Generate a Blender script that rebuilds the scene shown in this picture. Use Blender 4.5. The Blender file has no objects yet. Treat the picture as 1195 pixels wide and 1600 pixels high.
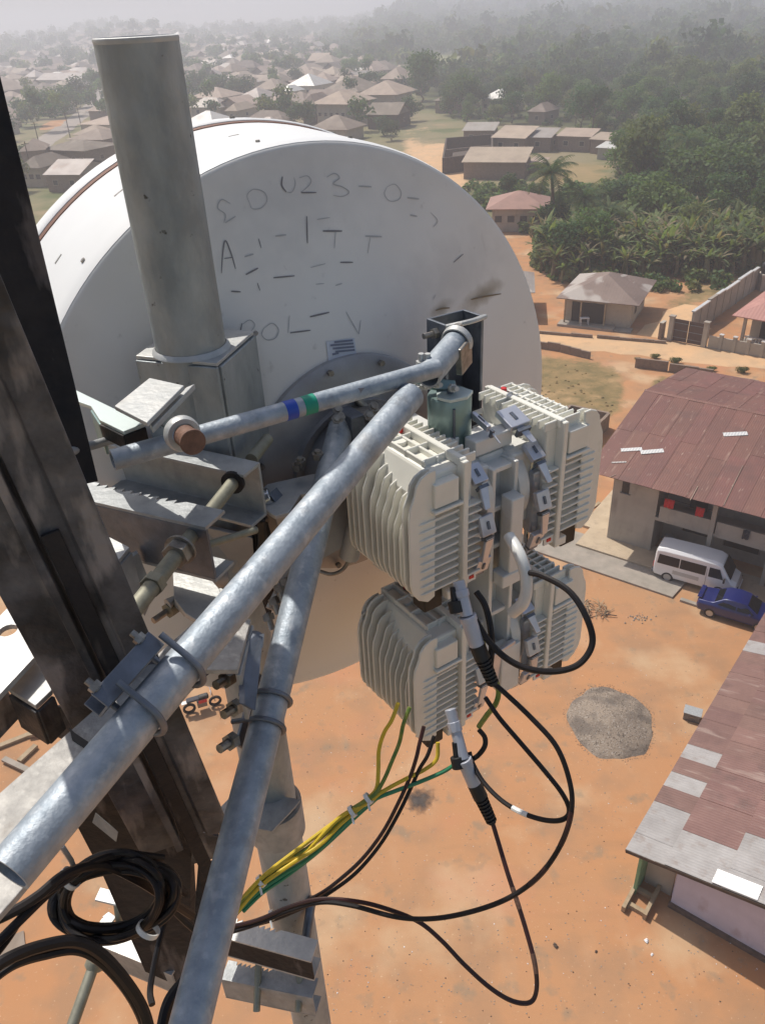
import bpy, math, random
import numpy as np
from mathutils import Vector, Matrix
D = bpy.data
SC = bpy.context.scene
COL = SC.collection
R = math.radians

# ------------------------------------------------------------------ camera, sky, sun, exposure
CAM_H, FOC, PITCH, ROLL = 28.0, 1250.0, R(32), R(3.0)      # camera 28 m up on the mast, focal length in photo pixels
C0 = Vector((0, 0, CAM_H))
FWD = Vector((0, math.cos(PITCH), -math.sin(PITCH)))
_r0, _u0 = Vector((1, 0, 0)), Vector((0, math.sin(PITCH), math.cos(PITCH)))
RT = _r0 * math.cos(ROLL) - _u0 * math.sin(ROLL)
UP = _r0 * math.sin(ROLL) + _u0 * math.cos(ROLL)
cam = D.cameras.new('camera'); cam_o = D.objects.new('camera', cam); COL.objects.link(cam_o)
cam_o.matrix_world = Matrix((( RT.x, UP.x, -FWD.x, 0), (RT.y, UP.y, -FWD.y, 0), (RT.z, UP.z, -FWD.z, CAM_H), (0, 0, 0, 1)))
cam.sensor_fit = 'VERTICAL'; cam.sensor_height = 24.0; cam.lens = 24.0 * FOC / 1600
cam.clip_start = .05; cam.clip_end = 20000
SC.camera = cam_o

SUN_EL, SUN_AZ = R(57), R(-38)                              # azimuth from +Y towards +X
w = D.worlds.new('World'); SC.world = w; w.use_nodes = True
nt = w.node_tree; nt.nodes.clear()
sky = nt.nodes.new('ShaderNodeTexSky'); sky.sky_type = 'NISHITA'; sky.sun_disc = False
sky.sun_elevation = SUN_EL; sky.sun_rotation = SUN_AZ; sky.dust_density = 4.0; sky.air_density = 1.2; sky.altitude = 300
bg = nt.nodes.new('ShaderNodeBackground'); bg.inputs['Strength'].default_value = .10
wo = nt.nodes.new('ShaderNodeOutputWorld')
nt.links.new(sky.outputs[0], bg.inputs[0]); nt.links.new(bg.outputs[0], wo.inputs[0])
sl = D.lights.new('sun', 'SUN'); sl.energy = 4.2; sl.angle = R(.6); sl.color = (1, .95, .87)
sun = D.objects.new('sun', sl); COL.objects.link(sun)
sdir = Vector((math.sin(SUN_AZ) * math.cos(SUN_EL), math.cos(SUN_AZ) * math.cos(SUN_EL), math.sin(SUN_EL)))
sun.rotation_euler = sdir.to_track_quat('Z', 'Y').to_euler()
SC.view_settings.view_transform = 'Standard'; SC.view_settings.look = 'None'
SC.view_settings.exposure = 0.0; SC.view_settings.gamma = 1; SC.view_settings.use_curve_mapping = False
cy = SC.cycles
cy.max_bounces = 6; cy.diffuse_bounces = 3; cy.glossy_bounces = 3; cy.transmission_bounces = 3; cy.volume_bounces = 1
cy.use_denoising = True; cy.caustics_reflective = False; cy.caustics_refractive = False

# ------------------------------------------------------------------ measuring from the calibrated camera
def ray(x, y): return FWD + RT * ((x - 597.5) / FOC) - UP * ((y - 800) / FOC)
def at(x, y, z=0.0):                                        # the point of height z seen at photo pixel x, y
    r = ray(x, y); return C0 + r * ((z - CAM_H) / r.z)
def near(x, y, d): return C0 + ray(x, y) * d                # the point d metres deep along the view
def px_of(p):
    d = Vector(p) - C0; z = d.dot(FWD)
    if z <= .01: return (-9999, -9999)
    return (597.5 + FOC * d.dot(RT) / z, 800 - FOC * d.dot(UP) / z)

# ------------------------------------------------------------------ materials
def mat(name, col, rough=.8, metal=0.0, vary=0.0, scale=5.0, col2=None, bump=0.0, bscale=None, detail=6, obj_vary=0.0, spec=.5, coat=0, lo=.35, hi=.65, stretch=None, sheen=None):
    m = D.materials.new(name); m.use_nodes = True
    n = m.node_tree.nodes; l = m.node_tree.links
    b = n['Principled BSDF']
    b.inputs['Roughness'].default_value = rough; b.inputs['Metallic'].default_value = metal
    b.inputs['Specular IOR Level'].default_value = spec
    b.inputs['Coat Weight'].default_value = coat
    b.inputs['Base Color'].default_value = (*col, 1)
    tc = n.new('ShaderNodeTexCoord'); src = tc.outputs['Object']
    if stretch:
        mp = n.new('ShaderNodeMapping'); mp.inputs['Scale'].default_value = stretch
        l.new(src, mp.inputs[0]); src = mp.outputs[0]
    out = None
    if vary or col2:
        no = n.new('ShaderNodeTexNoise'); no.inputs['Scale'].default_value = scale; no.inputs['Detail'].default_value = detail
        no.inputs['Roughness'].default_value = .62
        l.new(src, no.inputs['Vector'])
        rp = n.new('ShaderNodeMapRange'); rp.inputs[1].default_value = lo; rp.inputs[2].default_value = hi
        l.new(no.outputs[0], rp.inputs[0])
        mx = n.new('ShaderNodeMix'); mx.data_type = 'RGBA'
        c2 = col2 or tuple(c * (1 - vary) for c in col)
        mx.inputs[6].default_value = (*col, 1); mx.inputs[7].default_value = (*c2, 1)
        l.new(rp.outputs[0], mx.inputs[0]); out = mx.outputs[2]
        rr = n.new('ShaderNodeMapRange'); rr.inputs[3].default_value = max(0, rough - .1); rr.inputs[4].default_value = min(1, rough + .12)
        l.new(no.outputs[0], rr.inputs[0]); l.new(rr.outputs[0], b.inputs['Roughness'])
    if obj_vary:
        oi = n.new('ShaderNodeObjectInfo'); hs = n.new('ShaderNodeHueSaturation')
        m1 = n.new('ShaderNodeMapRange'); m1.inputs[3].default_value = 1 - obj_vary; m1.inputs[4].default_value = 1 + obj_vary
        l.new(oi.outputs['Random'], m1.inputs[0]); l.new(m1.outputs[0], hs.inputs['Value'])
        m2 = n.new('ShaderNodeMapRange'); m2.inputs[3].default_value = .5 - obj_vary * .06; m2.inputs[4].default_value = .5 + obj_vary * .06
        wn = n.new('ShaderNodeTexWhiteNoise'); wn.noise_dimensions = '1D'
        l.new(oi.outputs['Random'], wn.inputs['W']); l.new(wn.outputs[0], m2.inputs[0]); l.new(m2.outputs[0], hs.inputs['Hue'])
        if out: l.new(out, hs.inputs['Color'])
        else: hs.inputs['Color'].default_value = (*col, 1)
        out = hs.outputs[0]
    if out: l.new(out, b.inputs['Base Color'])
    if bump:
        n2 = n.new('ShaderNodeTexNoise'); n2.inputs['Scale'].default_value = bscale or scale * 4; n2.inputs['Detail'].default_value = 5
        l.new(src, n2.inputs['Vector'])
        bp = n.new('ShaderNodeBump'); bp.inputs['Strength'].default_value = bump; bp.inputs['Distance'].default_value = .02
        l.new(n2.outputs[0], bp.inputs['Height']); l.new(bp.outputs[0], b.inputs['Normal'])
    return m

def layered(m, col, scale, lo, hi, amount=1.0, stretch=None, detail=5, seed=0, rough=None):
    """adds one more stain / patch layer over the base colour of material m"""
    n = m.node_tree.nodes; l = m.node_tree.links; b = n['Principled BSDF']
    tc = n.new('ShaderNodeTexCoord'); mp = n.new('ShaderNodeMapping')
    mp.inputs['Location'].default_value = (seed * 7.3, seed * 3.1, seed)
    if stretch: mp.inputs['Scale'].default_value = stretch
    no = n.new('ShaderNodeTexNoise'); no.inputs['Scale'].default_value = scale; no.inputs['Detail'].default_value = detail
    mr = n.new('ShaderNodeMapRange'); mr.inputs[1].default_value = lo; mr.inputs[2].default_value = hi; mr.inputs[4].default_value = amount
    l.new(tc.outputs['Object'], mp.inputs[0]); l.new(mp.outputs[0], no.inputs['Vector']); l.new(no.outputs[0], mr.inputs[0])
    mx = n.new('ShaderNodeMix'); mx.data_type = 'RGBA'; mx.inputs[7].default_value = (*col, 1)
    l.new(mr.outputs[0], mx.inputs[0])
    bc = b.inputs['Base Color']
    if bc.links: l.new(bc.links[0].from_socket, mx.inputs[6])
    else: mx.inputs[6].default_value = bc.default_value[:]
    l.new(mx.outputs[2], bc)
    return m

def corrugate(m, pitch=.09, strength=.8, axis='X'):
    n = m.node_tree.nodes; l = m.node_tree.links; b = n['Principled BSDF']
    tc = n.new('ShaderNodeTexCoord'); wv = n.new('ShaderNodeTexWave'); wv.bands_direction = axis; wv.wave_profile = 'SIN'
    wv.inputs['Scale'].default_value = .314 / pitch
    l.new(tc.outputs['Object'], wv.inputs['Vector'])
    bp = n.new('ShaderNodeBump'); bp.inputs['Strength'].default_value = strength; bp.inputs['Distance'].default_value = .02
    l.new(wv.outputs[0], bp.inputs['Height'])
    if b.inputs['Normal'].links: l.new(b.inputs['Normal'].links[0].from_socket, bp.inputs['Normal'])
    l.new(bp.outputs[0], b.inputs['Normal'])
    return m

M = {}
M['galv'] = layered(mat('galvanised_steel', (.42, .435, .44), .55, .35, scale=22, col2=(.29, .305, .31), bump=.12, bscale=90), (.30, .31, .30), 7, .55, .75, .6, seed=1)
M['pole'] = layered(layered(mat('weathered_galvanised_pole', (.42, .45, .455), .55, .35, scale=14, col2=(.27, .30, .31), bump=.15, bscale=60, stretch=(1, 1, .5)), (.30, .27, .215), 7, .54, .72, .5, stretch=(1, 1, .4), seed=3), (.07, .07, .06), 42, .68, .72, .9, seed=5)
layered(M['pole'], (.44, .48, .49), 26, .60, .72, .5, stretch=(1, 1, .35), seed=11)
M['tube'] = layered(mat('bluish_galvanised_tube', (.41, .45, .49), .52, .35, scale=34, col2=(.27, .315, .36), bump=.12, bscale=150), (.56, .58, .60), 60, .56, .70, .55, seed=2)
layered(M['tube'], (.20, .21, .22), 22, .62, .74, .55, seed=7); layered(M['tube'], (.30, .26, .21), 9, .64, .76, .5, seed=9)
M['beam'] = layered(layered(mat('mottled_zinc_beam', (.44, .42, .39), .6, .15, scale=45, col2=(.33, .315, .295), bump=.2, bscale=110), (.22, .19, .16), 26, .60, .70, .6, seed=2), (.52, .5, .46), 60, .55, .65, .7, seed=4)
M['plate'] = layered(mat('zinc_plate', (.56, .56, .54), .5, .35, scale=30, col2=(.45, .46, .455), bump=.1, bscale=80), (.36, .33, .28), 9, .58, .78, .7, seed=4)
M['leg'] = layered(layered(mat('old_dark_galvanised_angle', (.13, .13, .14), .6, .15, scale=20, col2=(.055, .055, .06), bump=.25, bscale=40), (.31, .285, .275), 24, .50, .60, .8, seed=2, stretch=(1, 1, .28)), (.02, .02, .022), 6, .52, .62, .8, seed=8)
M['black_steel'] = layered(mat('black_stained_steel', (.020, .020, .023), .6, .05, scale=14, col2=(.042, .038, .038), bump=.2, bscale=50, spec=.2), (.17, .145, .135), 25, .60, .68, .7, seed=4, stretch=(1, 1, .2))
M['darkzinc'] = mat('dark_blue_grey_steel', (.20, .22, .26), .45, .6, scale=20, col2=(.13, .145, .17), bump=.1)
M['bolt'] = mat('dull_bolt_steel', (.38, .36, .33), .45, .8, scale=60, col2=(.22, .2, .18))
M['rod'] = mat('olive_threaded_rod', (.33, .32, .25), .55, .5, scale=40, col2=(.24, .23, .18))
M['brownrust'] = mat('brown_primer', (.22, .115, .075), .7, 0, scale=60, col2=(.13, .07, .05), bump=.2)
M['dish'] = layered(layered(layered(mat('white_dish_paint', (.82, .80, .765), .45, 0, scale=3, col2=(.78, .76, .725), spec=.4), (.55, .54, .51), 2.3, .58, .8, .6, seed=3), (.45, .42, .38), 14, .70, .80, .5, seed=6, stretch=(1, 1, .15)), (.5, .48, .45), 40, .68, .78, .5, seed=9)
M['drum'] = mat('white_drum_paint', (.78, .78, .77), .4, 0, scale=3, col2=(.72, .72, .71), spec=.4)
M['seal'] = mat('rubber_seal', (.20, .10, .07), .7)
M['hub'] = layered(mat('hub_cast_aluminium', (.42, .42, .43), .5, .5, scale=8, col2=(.33, .33, .34), bump=.1), (.28, .26, .25), 5, .55, .7, .6, seed=3)
M['odu'] = layered(mat('cream_radio_paint', (.80, .785, .71), .38, 0, scale=16, col2=(.75, .735, .66), spec=.5, coat=.1), (.46, .43, .36), 30, .62, .78, .45, seed=5)
M['coupler'] = mat('pale_cast_coupler', (.74, .735, .70), .4, .05, scale=20, col2=(.67, .665, .63))
M['clip'] = mat('lavender_steel_clip', (.64, .65, .70), .32, .6, scale=30, col2=(.55, .56, .61))
M['green_cyl'] = mat('pale_green_chromate', (.30, .40, .38), .35, .55, scale=12, col2=(.22, .31, .30))
M['green_top'] = mat('green_white_plate', (.62, .70, .68), .4, .3, scale=18, col2=(.55, .63, .61))
M['rubber'] = mat('black_rubber', (.010, .010, .011), .55, scale=30, col2=(.02, .02, .02))
M['cable'] = mat('black_cable', (.008, .007, .008), .5, scale=20, col2=(.018, .014, .014), spec=.35)
M['redcable'] = mat('dark_red_marked_cable', (.035, .012, .011), .45, scale=9, col2=(.09, .02, .018), lo=.5, hi=.75)
M['yellow'] = mat('yellow_wire', (.72, .50, .03), .4, scale=30, col2=(.62, .45, .04))
M['green'] = mat('green_wire', (.03, .23, .11), .4)
M['ygreen'] = mat('yellow_green_wire', (.30, .30, .05), .4, scale=60, col2=(.10, .2, .04))
M['tie'] = mat('white_cable_tie', (.75, .75, .72), .4)
M['bluetape'] = mat('blue_tape', (.02, .07, .42), .4)
M['greentape'] = mat('green_tape', (.01, .27, .17), .4)
M['connector'] = mat('grey_connector', (.50, .52, .58), .4, .2, scale=20, col2=(.42, .44, .5))
M['red'] = mat('red_plastic', (.6, .03, .03), .4)
M['ink'] = mat('faded_marker_ink', (.24, .23, .24), .8)
M['ink2'] = mat('very_faded_marker_ink', (.47, .47, .48), .8)
M['rustink'] = mat('brown_scuff', (.26, .20, .13), .8)
M['sticker'] = mat('pale_blue_sticker', (.62, .66, .74), .5)
M['stickerink'] = mat('sticker_print', (.20, .22, .30), .6)
# ground and site
M['soil'] = mat('orange_laterite', (.46, .225, .105), .95, 0, scale=.09, col2=(.42, .235, .125), bump=.35, bscale=3, detail=10, spec=.15)
layered(M['soil'], (.34, .20, .115), .5, .48, .66, .75, seed=2, detail=8); layered(M['soil'], (.52, .36, .22), .22, .54, .68, .8, seed=4, detail=8)
layered(M['soil'], (.25, .19, .13), 1.1, .60, .72, .65, seed=7, detail=9); layered(M['soil'], (.62, .45, .30), 9, .66, .72, .6, seed=9); layered(M['soil'], (.48, .22, .12), .16, .56, .68, .7, seed=12, detail=7)
layered(M['soil'], (.31, .18, .10), .9, .56, .76, .4, stretch=(.25, 1.0, 1), seed=14, detail=6); layered(M['soil'], (.56, .38, .24), 1.0, .58, .78, .22, stretch=(1.0, .3, 1), seed=17, detail=6)
M['ground'] = mat('brown_town_ground', (.26, .21, .13), .95, 0, scale=.02, col2=(.15, .16, .075), bump=.3, bscale=.5, detail=9, spec=.1)
layered(M['ground'], (.40, .27, .17), .035, .56, .66, .8, seed=3, detail=8); layered(M['ground'], (.09, .12, .045), .06, .58, .68, .8, seed=8, detail=8)
M['road'] = mat('sandy_dirt_road', (.64, .40, .22), .95, 0, scale=.3, col2=(.52, .36, .22), bump=.3, bscale=4, spec=.1, detail=8)
layered(M['road'], (.46, .31, .19), .8, .55, .7, .6, seed=3, stretch=(1, 1, 1))
M['tarroad'] = mat('dusty_tar_road', (.36, .31, .27), .9, 0, scale=.3, col2=(.30, .27, .24), spec=.1)
M['scrub'] = mat('dry_scrub_ground', (.30, .205, .10), .95, 0, scale=.6, col2=(.17, .135, .065), bump=.8, bscale=5, detail=9, spec=.1)
layered(M['scrub'], (.46, .30, .16), .25, .52, .62, .85, seed=2, detail=9); layered(M['scrub'], (.12, .11, .045), 1.4, .60, .72, .7, seed=5, detail=8)
M['floor_forest'] = mat('forest_floor', (.055, .075, .03), .95, 0, scale=.05, col2=(.09, .085, .04), bump=.5, bscale=.6, detail=8, spec=.1)
M['meadow'] = mat('pale_green_field', (.17, .20, .08), .95, 0, scale=.05, col2=(.24, .22, .10), spec=.1, detail=8)
M['drygrass'] = mat('dry_yellow_grass_plot', (.24, .19, .09), .95, 0, scale=.2, col2=(.32, .23, .12), spec=.1, detail=8)
M['concrete'] = layered(mat('weathered_concrete', (.36, .31, .26), .9, 0, scale=1.2, col2=(.28, .25, .21), bump=.2, bscale=12, detail=8), (.20, .17, .14), .8, .58, .74, .7, seed=5, detail=8)
M['sandslab'] = layered(mat('sandy_slab', (.50, .40, .28), .95, 0, scale=1.0, col2=(.42, .33, .23), bump=.3, bscale=8, detail=8), (.34, .27, .20), 2.5, .58, .7, .6, seed=4)
M['cwall'] = layered(mat('cement_plaster', (.42, .385, .33), .9, 0, scale=.8, col2=(.35, .32, .275), bump=.15, bscale=14), (.24, .21, .18), 1.6, .57, .74, .7, seed=6, stretch=(1, 1, .35))
M['cream'] = layered(mat('dusty_cream_plaster', (.46, .40, .32), .9, 0, scale=.8, col2=(.40, .34, .27), bump=.1), (.30, .24, .18), 1.6, .6, .74, .7, seed=8)
M['mud'] = layered(mat('mud_block_wall', (.26, .19, .145), .95, 0, scale=2.5, col2=(.20, .15, .115), bump=.4, bscale=9), (.13, .10, .08), 4, .6, .7, .6, seed=8)
M['purple'] = layered(mat('lavender_plaster', (.56, .53, .62), .85, 0, scale=1.1, col2=(.50, .47, .55), bump=.1), (.32, .22, .22), 1.4, .60, .78, .7, seed=8, stretch=(1, 1, .5))
M['footing'] = mat('dark_footing', (.16, .11, .09), .9, scale=4, col2=(.10, .075, .06))
M['greenwall'] = mat('green_plaster', (.20, .36, .20), .85, scale=3, col2=(.16, .29, .16))
M['pinkroof'] = corrugate(layered(mat('faded_red_roof_sheet', (.185, .078, .06), .6, .05, scale=.5, col2=(.155, .07, .056), obj_vary=.09, detail=8), (.34, .22, .17), 2.2, .60, .74, .6, seed=3, stretch=(1.6, .14, 1)), .12, .22)
layered(M['pinkroof'], (.42, .32, .26), 5, .66, .74, .6, seed=6, stretch=(1.5, .3, 1)); layered(M['pinkroof'], (.12, .06, .05), .7, .55, .7, .6, seed=8)
M['greysheet'] = corrugate(layered(mat('grey_roof_sheet', (.42, .39, .375), .5, .25, scale=1.5, col2=(.36, .33, .31), obj_vary=.10), (.30, .22, .18), 2.0, .6, .75, .5, seed=3), .15, .5)
M['whitesheet'] = corrugate(mat('bright_new_roof_sheet', (.74, .73, .70), .35, .35, scale=2, col2=(.66, .65, .63)), .15, .5)
M['rustroof'] = corrugate(layered(mat('brown_rusted_roof', (.20, .15, .115), .75, .05, scale=.35, col2=(.145, .108, .085), obj_vary=.22, detail=8), (.36, .29, .24), .6, .56, .72, .5, seed=3, stretch=(1, .3, 1)), .3, .35)
M['greyroof'] = corrugate(layered(mat('tired_grey_roof', (.36, .32, .29), .6, .15, scale=.35, col2=(.29, .25, .22), obj_vary=.22, detail=8), (.24, .15, .11), .6, .56, .72, .6, seed=6, stretch=(1, .3, 1)), .3, .35)
M['tanroof'] = corrugate(layered(mat('tan_roof', (.36, .275, .21), .75, .05, scale=.35, col2=(.29, .22, .17), obj_vary=.18, detail=8), (.27, .19, .15), .6, .58, .72, .6, seed=6, stretch=(1, .3, 1)), .3, .35)
M['whiteroof'] = corrugate(mat('bright_zinc_roof', (.56, .55, .52), .5, .1, scale=.5, col2=(.46, .44, .41), obj_vary=.1), .3, .35)
M['salmon'] = corrugate(layered(mat('salmon_roof', (.42, .20, .165), .6, .05, scale=.5, col2=(.37, .175, .145)), (.56, .30, .25), .8, .56, .72, .5, seed=6), .3, .4)
M['bungalow_roof'] = corrugate(layered(layered(mat('patched_brown_roof', (.21, .15, .125), .7, .05, scale=.5, col2=(.17, .12, .10)), (.40, .355, .32), .22, .52, .56, .9, seed=3, detail=2), (.46, .42, .38), 1.1, .66, .70, .7, seed=5, stretch=(1, .3, 1)), .3, .3)
M['palmroof'] = corrugate(mat('brown_red_roof', (.34, .19, .15), .7, .05, scale=.5, col2=(.27, .155, .125)), .3, .3)
M['dark'] = mat('dark_opening', (.03, .026, .024), .6)
M['glass'] = mat('dusty_glass', (.05, .055, .06), .2, 0, scale=3, col2=(.09, .09, .09))
M['wood'] = mat('dusty_timber', (.40, .31, .20), .9, scale=3, col2=(.30, .22, .14), bump=.2)
M['darkwood'] = mat('dark_timber', (.10, .07, .05), .9, scale=3, col2=(.06, .045, .035))
M['gate'] = mat('brown_gate_paint', (.085, .05, .045), .6, scale=3, col2=(.06, .04, .035))
M['trunk'] = mat('bark', (.16, .125, .09), .95, scale=6, col2=(.09, .07, .05), bump=.5)
def leafmat(name, a, b, ov=.28):
    m = mat(name, a, .75, 0, scale=.9, col2=b, obj_vary=ov, spec=.2, detail=3, lo=.4, hi=.6)
    layered(m, tuple(c * 1.7 for c in a), .07, .55, .66, .6, seed=2, detail=2); layered(m, (a[0] * 1.7, a[1] * 1.15, a[2] * 1.3), .11, .58, .68, .6, seed=6, detail=2)
    n = m.node_tree.nodes; l = m.node_tree.links; b = n['Principled BSDF']
    t = n.new('ShaderNodeBsdfTranslucent'); mx = n.new('ShaderNodeMixShader'); mx.inputs[0].default_value = .32   # leaves let light through
    src = b.inputs['Base Color'].links[0].from_socket; g_ = n.new('ShaderNodeMix'); g_.data_type = 'RGBA'; g_.blend_type = 'MULTIPLY'; g_.inputs[0].default_value = 1; g_.inputs[7].default_value = (1.6, 1.7, .8, 1)
    l.new(src, g_.inputs[6]); l.new(g_.outputs[2], t.inputs[0]); l.new(b.outputs[0], mx.inputs[1]); l.new(t.outputs[0], mx.inputs[2]); l.new(mx.outputs[0], n['Material Output'].inputs[0])
    return m
M['leaf'] = leafmat('tree_foliage', (.10, .16, .055), (.062, .105, .036))
M['leaf_d'] = leafmat('dark_tree_foliage', (.06, .11, .042), (.042, .08, .032))
M['leaf_o'] = leafmat('olive_tree_foliage', (.14, .165, .062), (.09, .115, .046))
M['leaf_b'] = leafmat('banana_leaf', (.16, .20, .085), (.10, .135, .055), .25)
M['leaf_y'] = leafmat('dry_leaf', (.26, .22, .13), (.16, .135, .08), .25)
M['whitecar'] = mat('white_car_paint', (.78, .78, .78), .25, 0, coat=.6)
M['bluecar'] = mat('blue_car_paint', (.006, .014, .11), .3, .1, coat=.5)
M['autoglass'] = mat('car_glass', (.008, .009, .011), .12, 0, spec=.35)
M['tyre'] = mat('tyre_rubber', (.02, .02, .02), .8)
M['rim'] = mat('wheel_rim', (.45, .45, .46), .35, .7)
M['chrome'] = mat('chrome', (.6, .6, .6), .2, 1)
M['decal'] = mat('grey_decal', (.48, .48, .46), .5)
M['gravel'] = mat('grey_gravel', (.28, .225, .175), .95, 0, scale=1.2, col2=(.22, .18, .145), bump=.6, bscale=14, detail=10, spec=.1)
layered(M['gravel'], (.40, .36, .32), 16, .56, .66, .8, seed=3); layered(M['gravel'], (.13, .11, .095), .9, .50, .62, .75, seed=5)
M['soot'] = mat('burnt_soot', (.05, .042, .04), .95, scale=3, col2=(.10, .08, .065))
M['redcloth'] = mat('red_cloth', (.62, .03, .03), .8, scale=9, col2=(.45, .02, .02))
M['darkcloth'] = mat('dark_cloth', (.05, .05, .06), .8)

# ------------------------------------------------------------------ building helpers
def tag(o, label=None, cat=None, group=None, kind=None):
    if label: o['label'] = label
    if cat: o['category'] = cat
    if group: o['group'] = group
    if kind: o['kind'] = kind
    return o
ORIG = {}
def empty(name, loc, label=None, cat=None, group=None, rz=0.0):
    o = D.objects.new(name, None); COL.objects.link(o); o.location = loc; o.rotation_euler = (0, 0, rz); o.empty_display_size = .1
    if rz == 0: ORIG[o.name] = Vector(loc)
    return tag(o, label, cat, group)

class MB:
    """collects shapes and links them as one mesh object"""
    def __init__(s): s.v = []; s.f = []; s.m = []; s.cur = 0
    def add(s, vs, fs):
        n = len(s.v); s.v += [tuple(v) for v in vs]
        for f in fs: s.f.append(tuple(i + n for i in f)); s.m.append(s.cur)
        return s
    def frame(s, o, x, y, z, sx, sy, sz):                   # box centred on o with axes x y z
        o = Vector(o); vs = []
        for a in (-1, 1):
            for b in (-1, 1):
                for c in (-1, 1): vs.append(o + x * (a * sx / 2) + y * (b * sy / 2) + z * (c * sz / 2))
        return s.add(vs, [(0, 1, 3, 2), (4, 6, 7, 5), (0, 4, 5, 1), (2, 3, 7, 6), (0, 2, 6, 4), (1, 5, 7, 3)])
    def box(s, c, size, rz=0.0):
        x = Vector((math.cos(rz), math.sin(rz), 0)); y = Vector((-math.sin(rz), math.cos(rz), 0))
        return s.frame(c, x, y, Vector((0, 0, 1)), *size)
    def cyl(s, a, b, r, n=16, r2=None, cap=True):
        a = Vector(a); b = Vector(b); r2 = r if r2 is None else r2
        d = (b - a).normalized(); u = d.orthogonal().normalized(); w_ = d.cross(u)
        vs = []
        for p, rr in ((a, r), (b, r2)):
            for i in range(n):
                t = 2 * math.pi * i / n; vs.append(p + u * (rr * math.cos(t)) + w_ * (rr * math.sin(t)))
        fs = [(i, (i + 1) % n, n + (i + 1) % n, n + i) for i in range(n)]
        if cap: fs += [tuple(range(n))[::-1], tuple(range(n, 2 * n))]
        return s.add(vs, fs)
    def pipe(s, a, b, r, t, n=24):                          # hollow open tube
        a = Vector(a); b = Vector(b); d = (b - a).normalized(); u = d.orthogonal().normalized(); w_ = d.cross(u); vs = []
        for p, rr in ((a, r), (b, r), (b, r - t), (a, r - t)):
            for i in range(n):
                q = 2 * math.pi * i / n; vs.append(p + u * (rr * math.cos(q)) + w_ * (rr * math.sin(q)))
        fs = []
        for k in range(4):
            for i in range(n):
                fs.append((k * n + i, k * n + (i + 1) % n, ((k + 1) % 4) * n + (i + 1) % n, ((k + 1) % 4) * n + i))
        return s.add(vs, fs)
    def tube(s, pts, r, n=8, cap=True):
        pts = [Vector(p) for p in pts]; N = len(pts); vs = []; u = None
        for i, p in enumerate(pts):
            d = (pts[min(i + 1, N - 1)] - pts[max(i - 1, 0)]).normalized()
            u = d.orthogonal().normalized() if u is None else (u - d * u.dot(d)).normalized()
            w_ = d.cross(u)
            for k in range(n):
                t = 2 * math.pi * k / n; vs.append(p + u * (r * math.cos(t)) + w_ * (r * math.sin(t)))
        fs = []
        for i in range(N - 1):
            for k in range(n): fs.append((i * n + k, i * n + (k + 1) % n, (i + 1) * n + (k + 1) % n, (i + 1) * n + k))
        if cap: fs += [tuple(range(n))[::-1], tuple(range((N - 1) * n, N * n))]
        return s.add(vs, fs)
    def ext(s, poly, a, b, up, cap=True):                   # profile (side, up) swept from a to b
        a = Vector(a); b = Vector(b); d = (b - a).normalized(); sd = d.cross(Vector(up)).normalized(); u = sd.cross(d)
        n = len(poly); vs = [p + sd * x + u * y for p in (a, b) for x, y in poly]
        fs = [(i, (i + 1) % n, n + (i + 1) % n, n + i) for i in range(n)]
        if cap: fs += [tuple(range(n))[::-1], tuple(range(n, 2 * n))]
        return s.add(vs, fs)
    def plate(s, pts, normal, t):                           # flat polygon with thickness
        pts = [Vector(p) for p in pts]; nn = Vector(normal).normalized() * (t / 2); n = len(pts)
        vs = [p - nn for p in pts] + [p + nn for p in pts]
        return s.add(vs, [(i, (i + 1) % n, n + (i + 1) % n, n + i) for i in range(n)] + [tuple(range(n))[::-1], tuple(range(n, 2 * n))])
    def lathe(s, o, axis, prof, n=48, u=None, closed=False):   # prof: (distance along axis, radius)
        o = Vector(o); d = Vector(axis).normalized(); u = Vector(u) if u else d.orthogonal().normalized(); w_ = d.cross(u); vs = []
        for h, r in prof:
            for i in range(n):
                t = 2 * math.pi * i / n; vs.append(o + d * h + u * (r * math.cos(t)) + w_ * (r * math.sin(t)))
        fs = []; K = len(prof)
        for k in range(K if closed else K - 1):
            for i in range(n): fs.append((k * n + i, k * n + (i + 1) % n, ((k + 1) % K) * n + (i + 1) % n, ((k + 1) % K) * n + i))
        return s.add(vs, fs)
    def build(s, name, mats, parent=None, smooth=False, bevel=0.0, origin=None, local=False, angle=40, seg=2):
        me = D.meshes.new(name); o = D.objects.new(name, me)
        if origin is None and parent is not None and not local: origin = wpos(parent)
        org = Vector(origin) if origin is not None else Vector((0, 0, 0))
        me.from_pydata([(v[0] - org.x, v[1] - org.y, v[2] - org.z) for v in s.v], [], s.f)
        for m in (mats if isinstance(mats, (list, tuple)) else [mats]): me.materials.append(m)
        if max(s.m, default=0) > 0: me.polygons.foreach_set('material_index', s.m)
        COL.objects.link(o)
        if parent is not None: o.parent = parent
        elif origin is not None: o.location = org
        ORIG[o.name] = org
        fix(me)
        if smooth:
            me.polygons.foreach_set('use_smooth', [True] * len(me.polygons))
            me.set_sharp_from_angle(angle=R(angle))
        if bevel:
            b = o.modifiers.new('bevel', 'BEVEL'); b.width = bevel; b.segments = seg; b.limit_method = 'ANGLE'; b.harden_normals = False
        return o
def fix(me):
    import bmesh
    if len(me.polygons) > 20000: return
    bm = bmesh.new(); bm.from_mesh(me); bmesh.ops.recalc_face_normals(bm, faces=bm.faces); bm.to_mesh(me); bm.free()
def wpos(o):
    return ORIG.get(o.name, Vector((0, 0, 0)))
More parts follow.
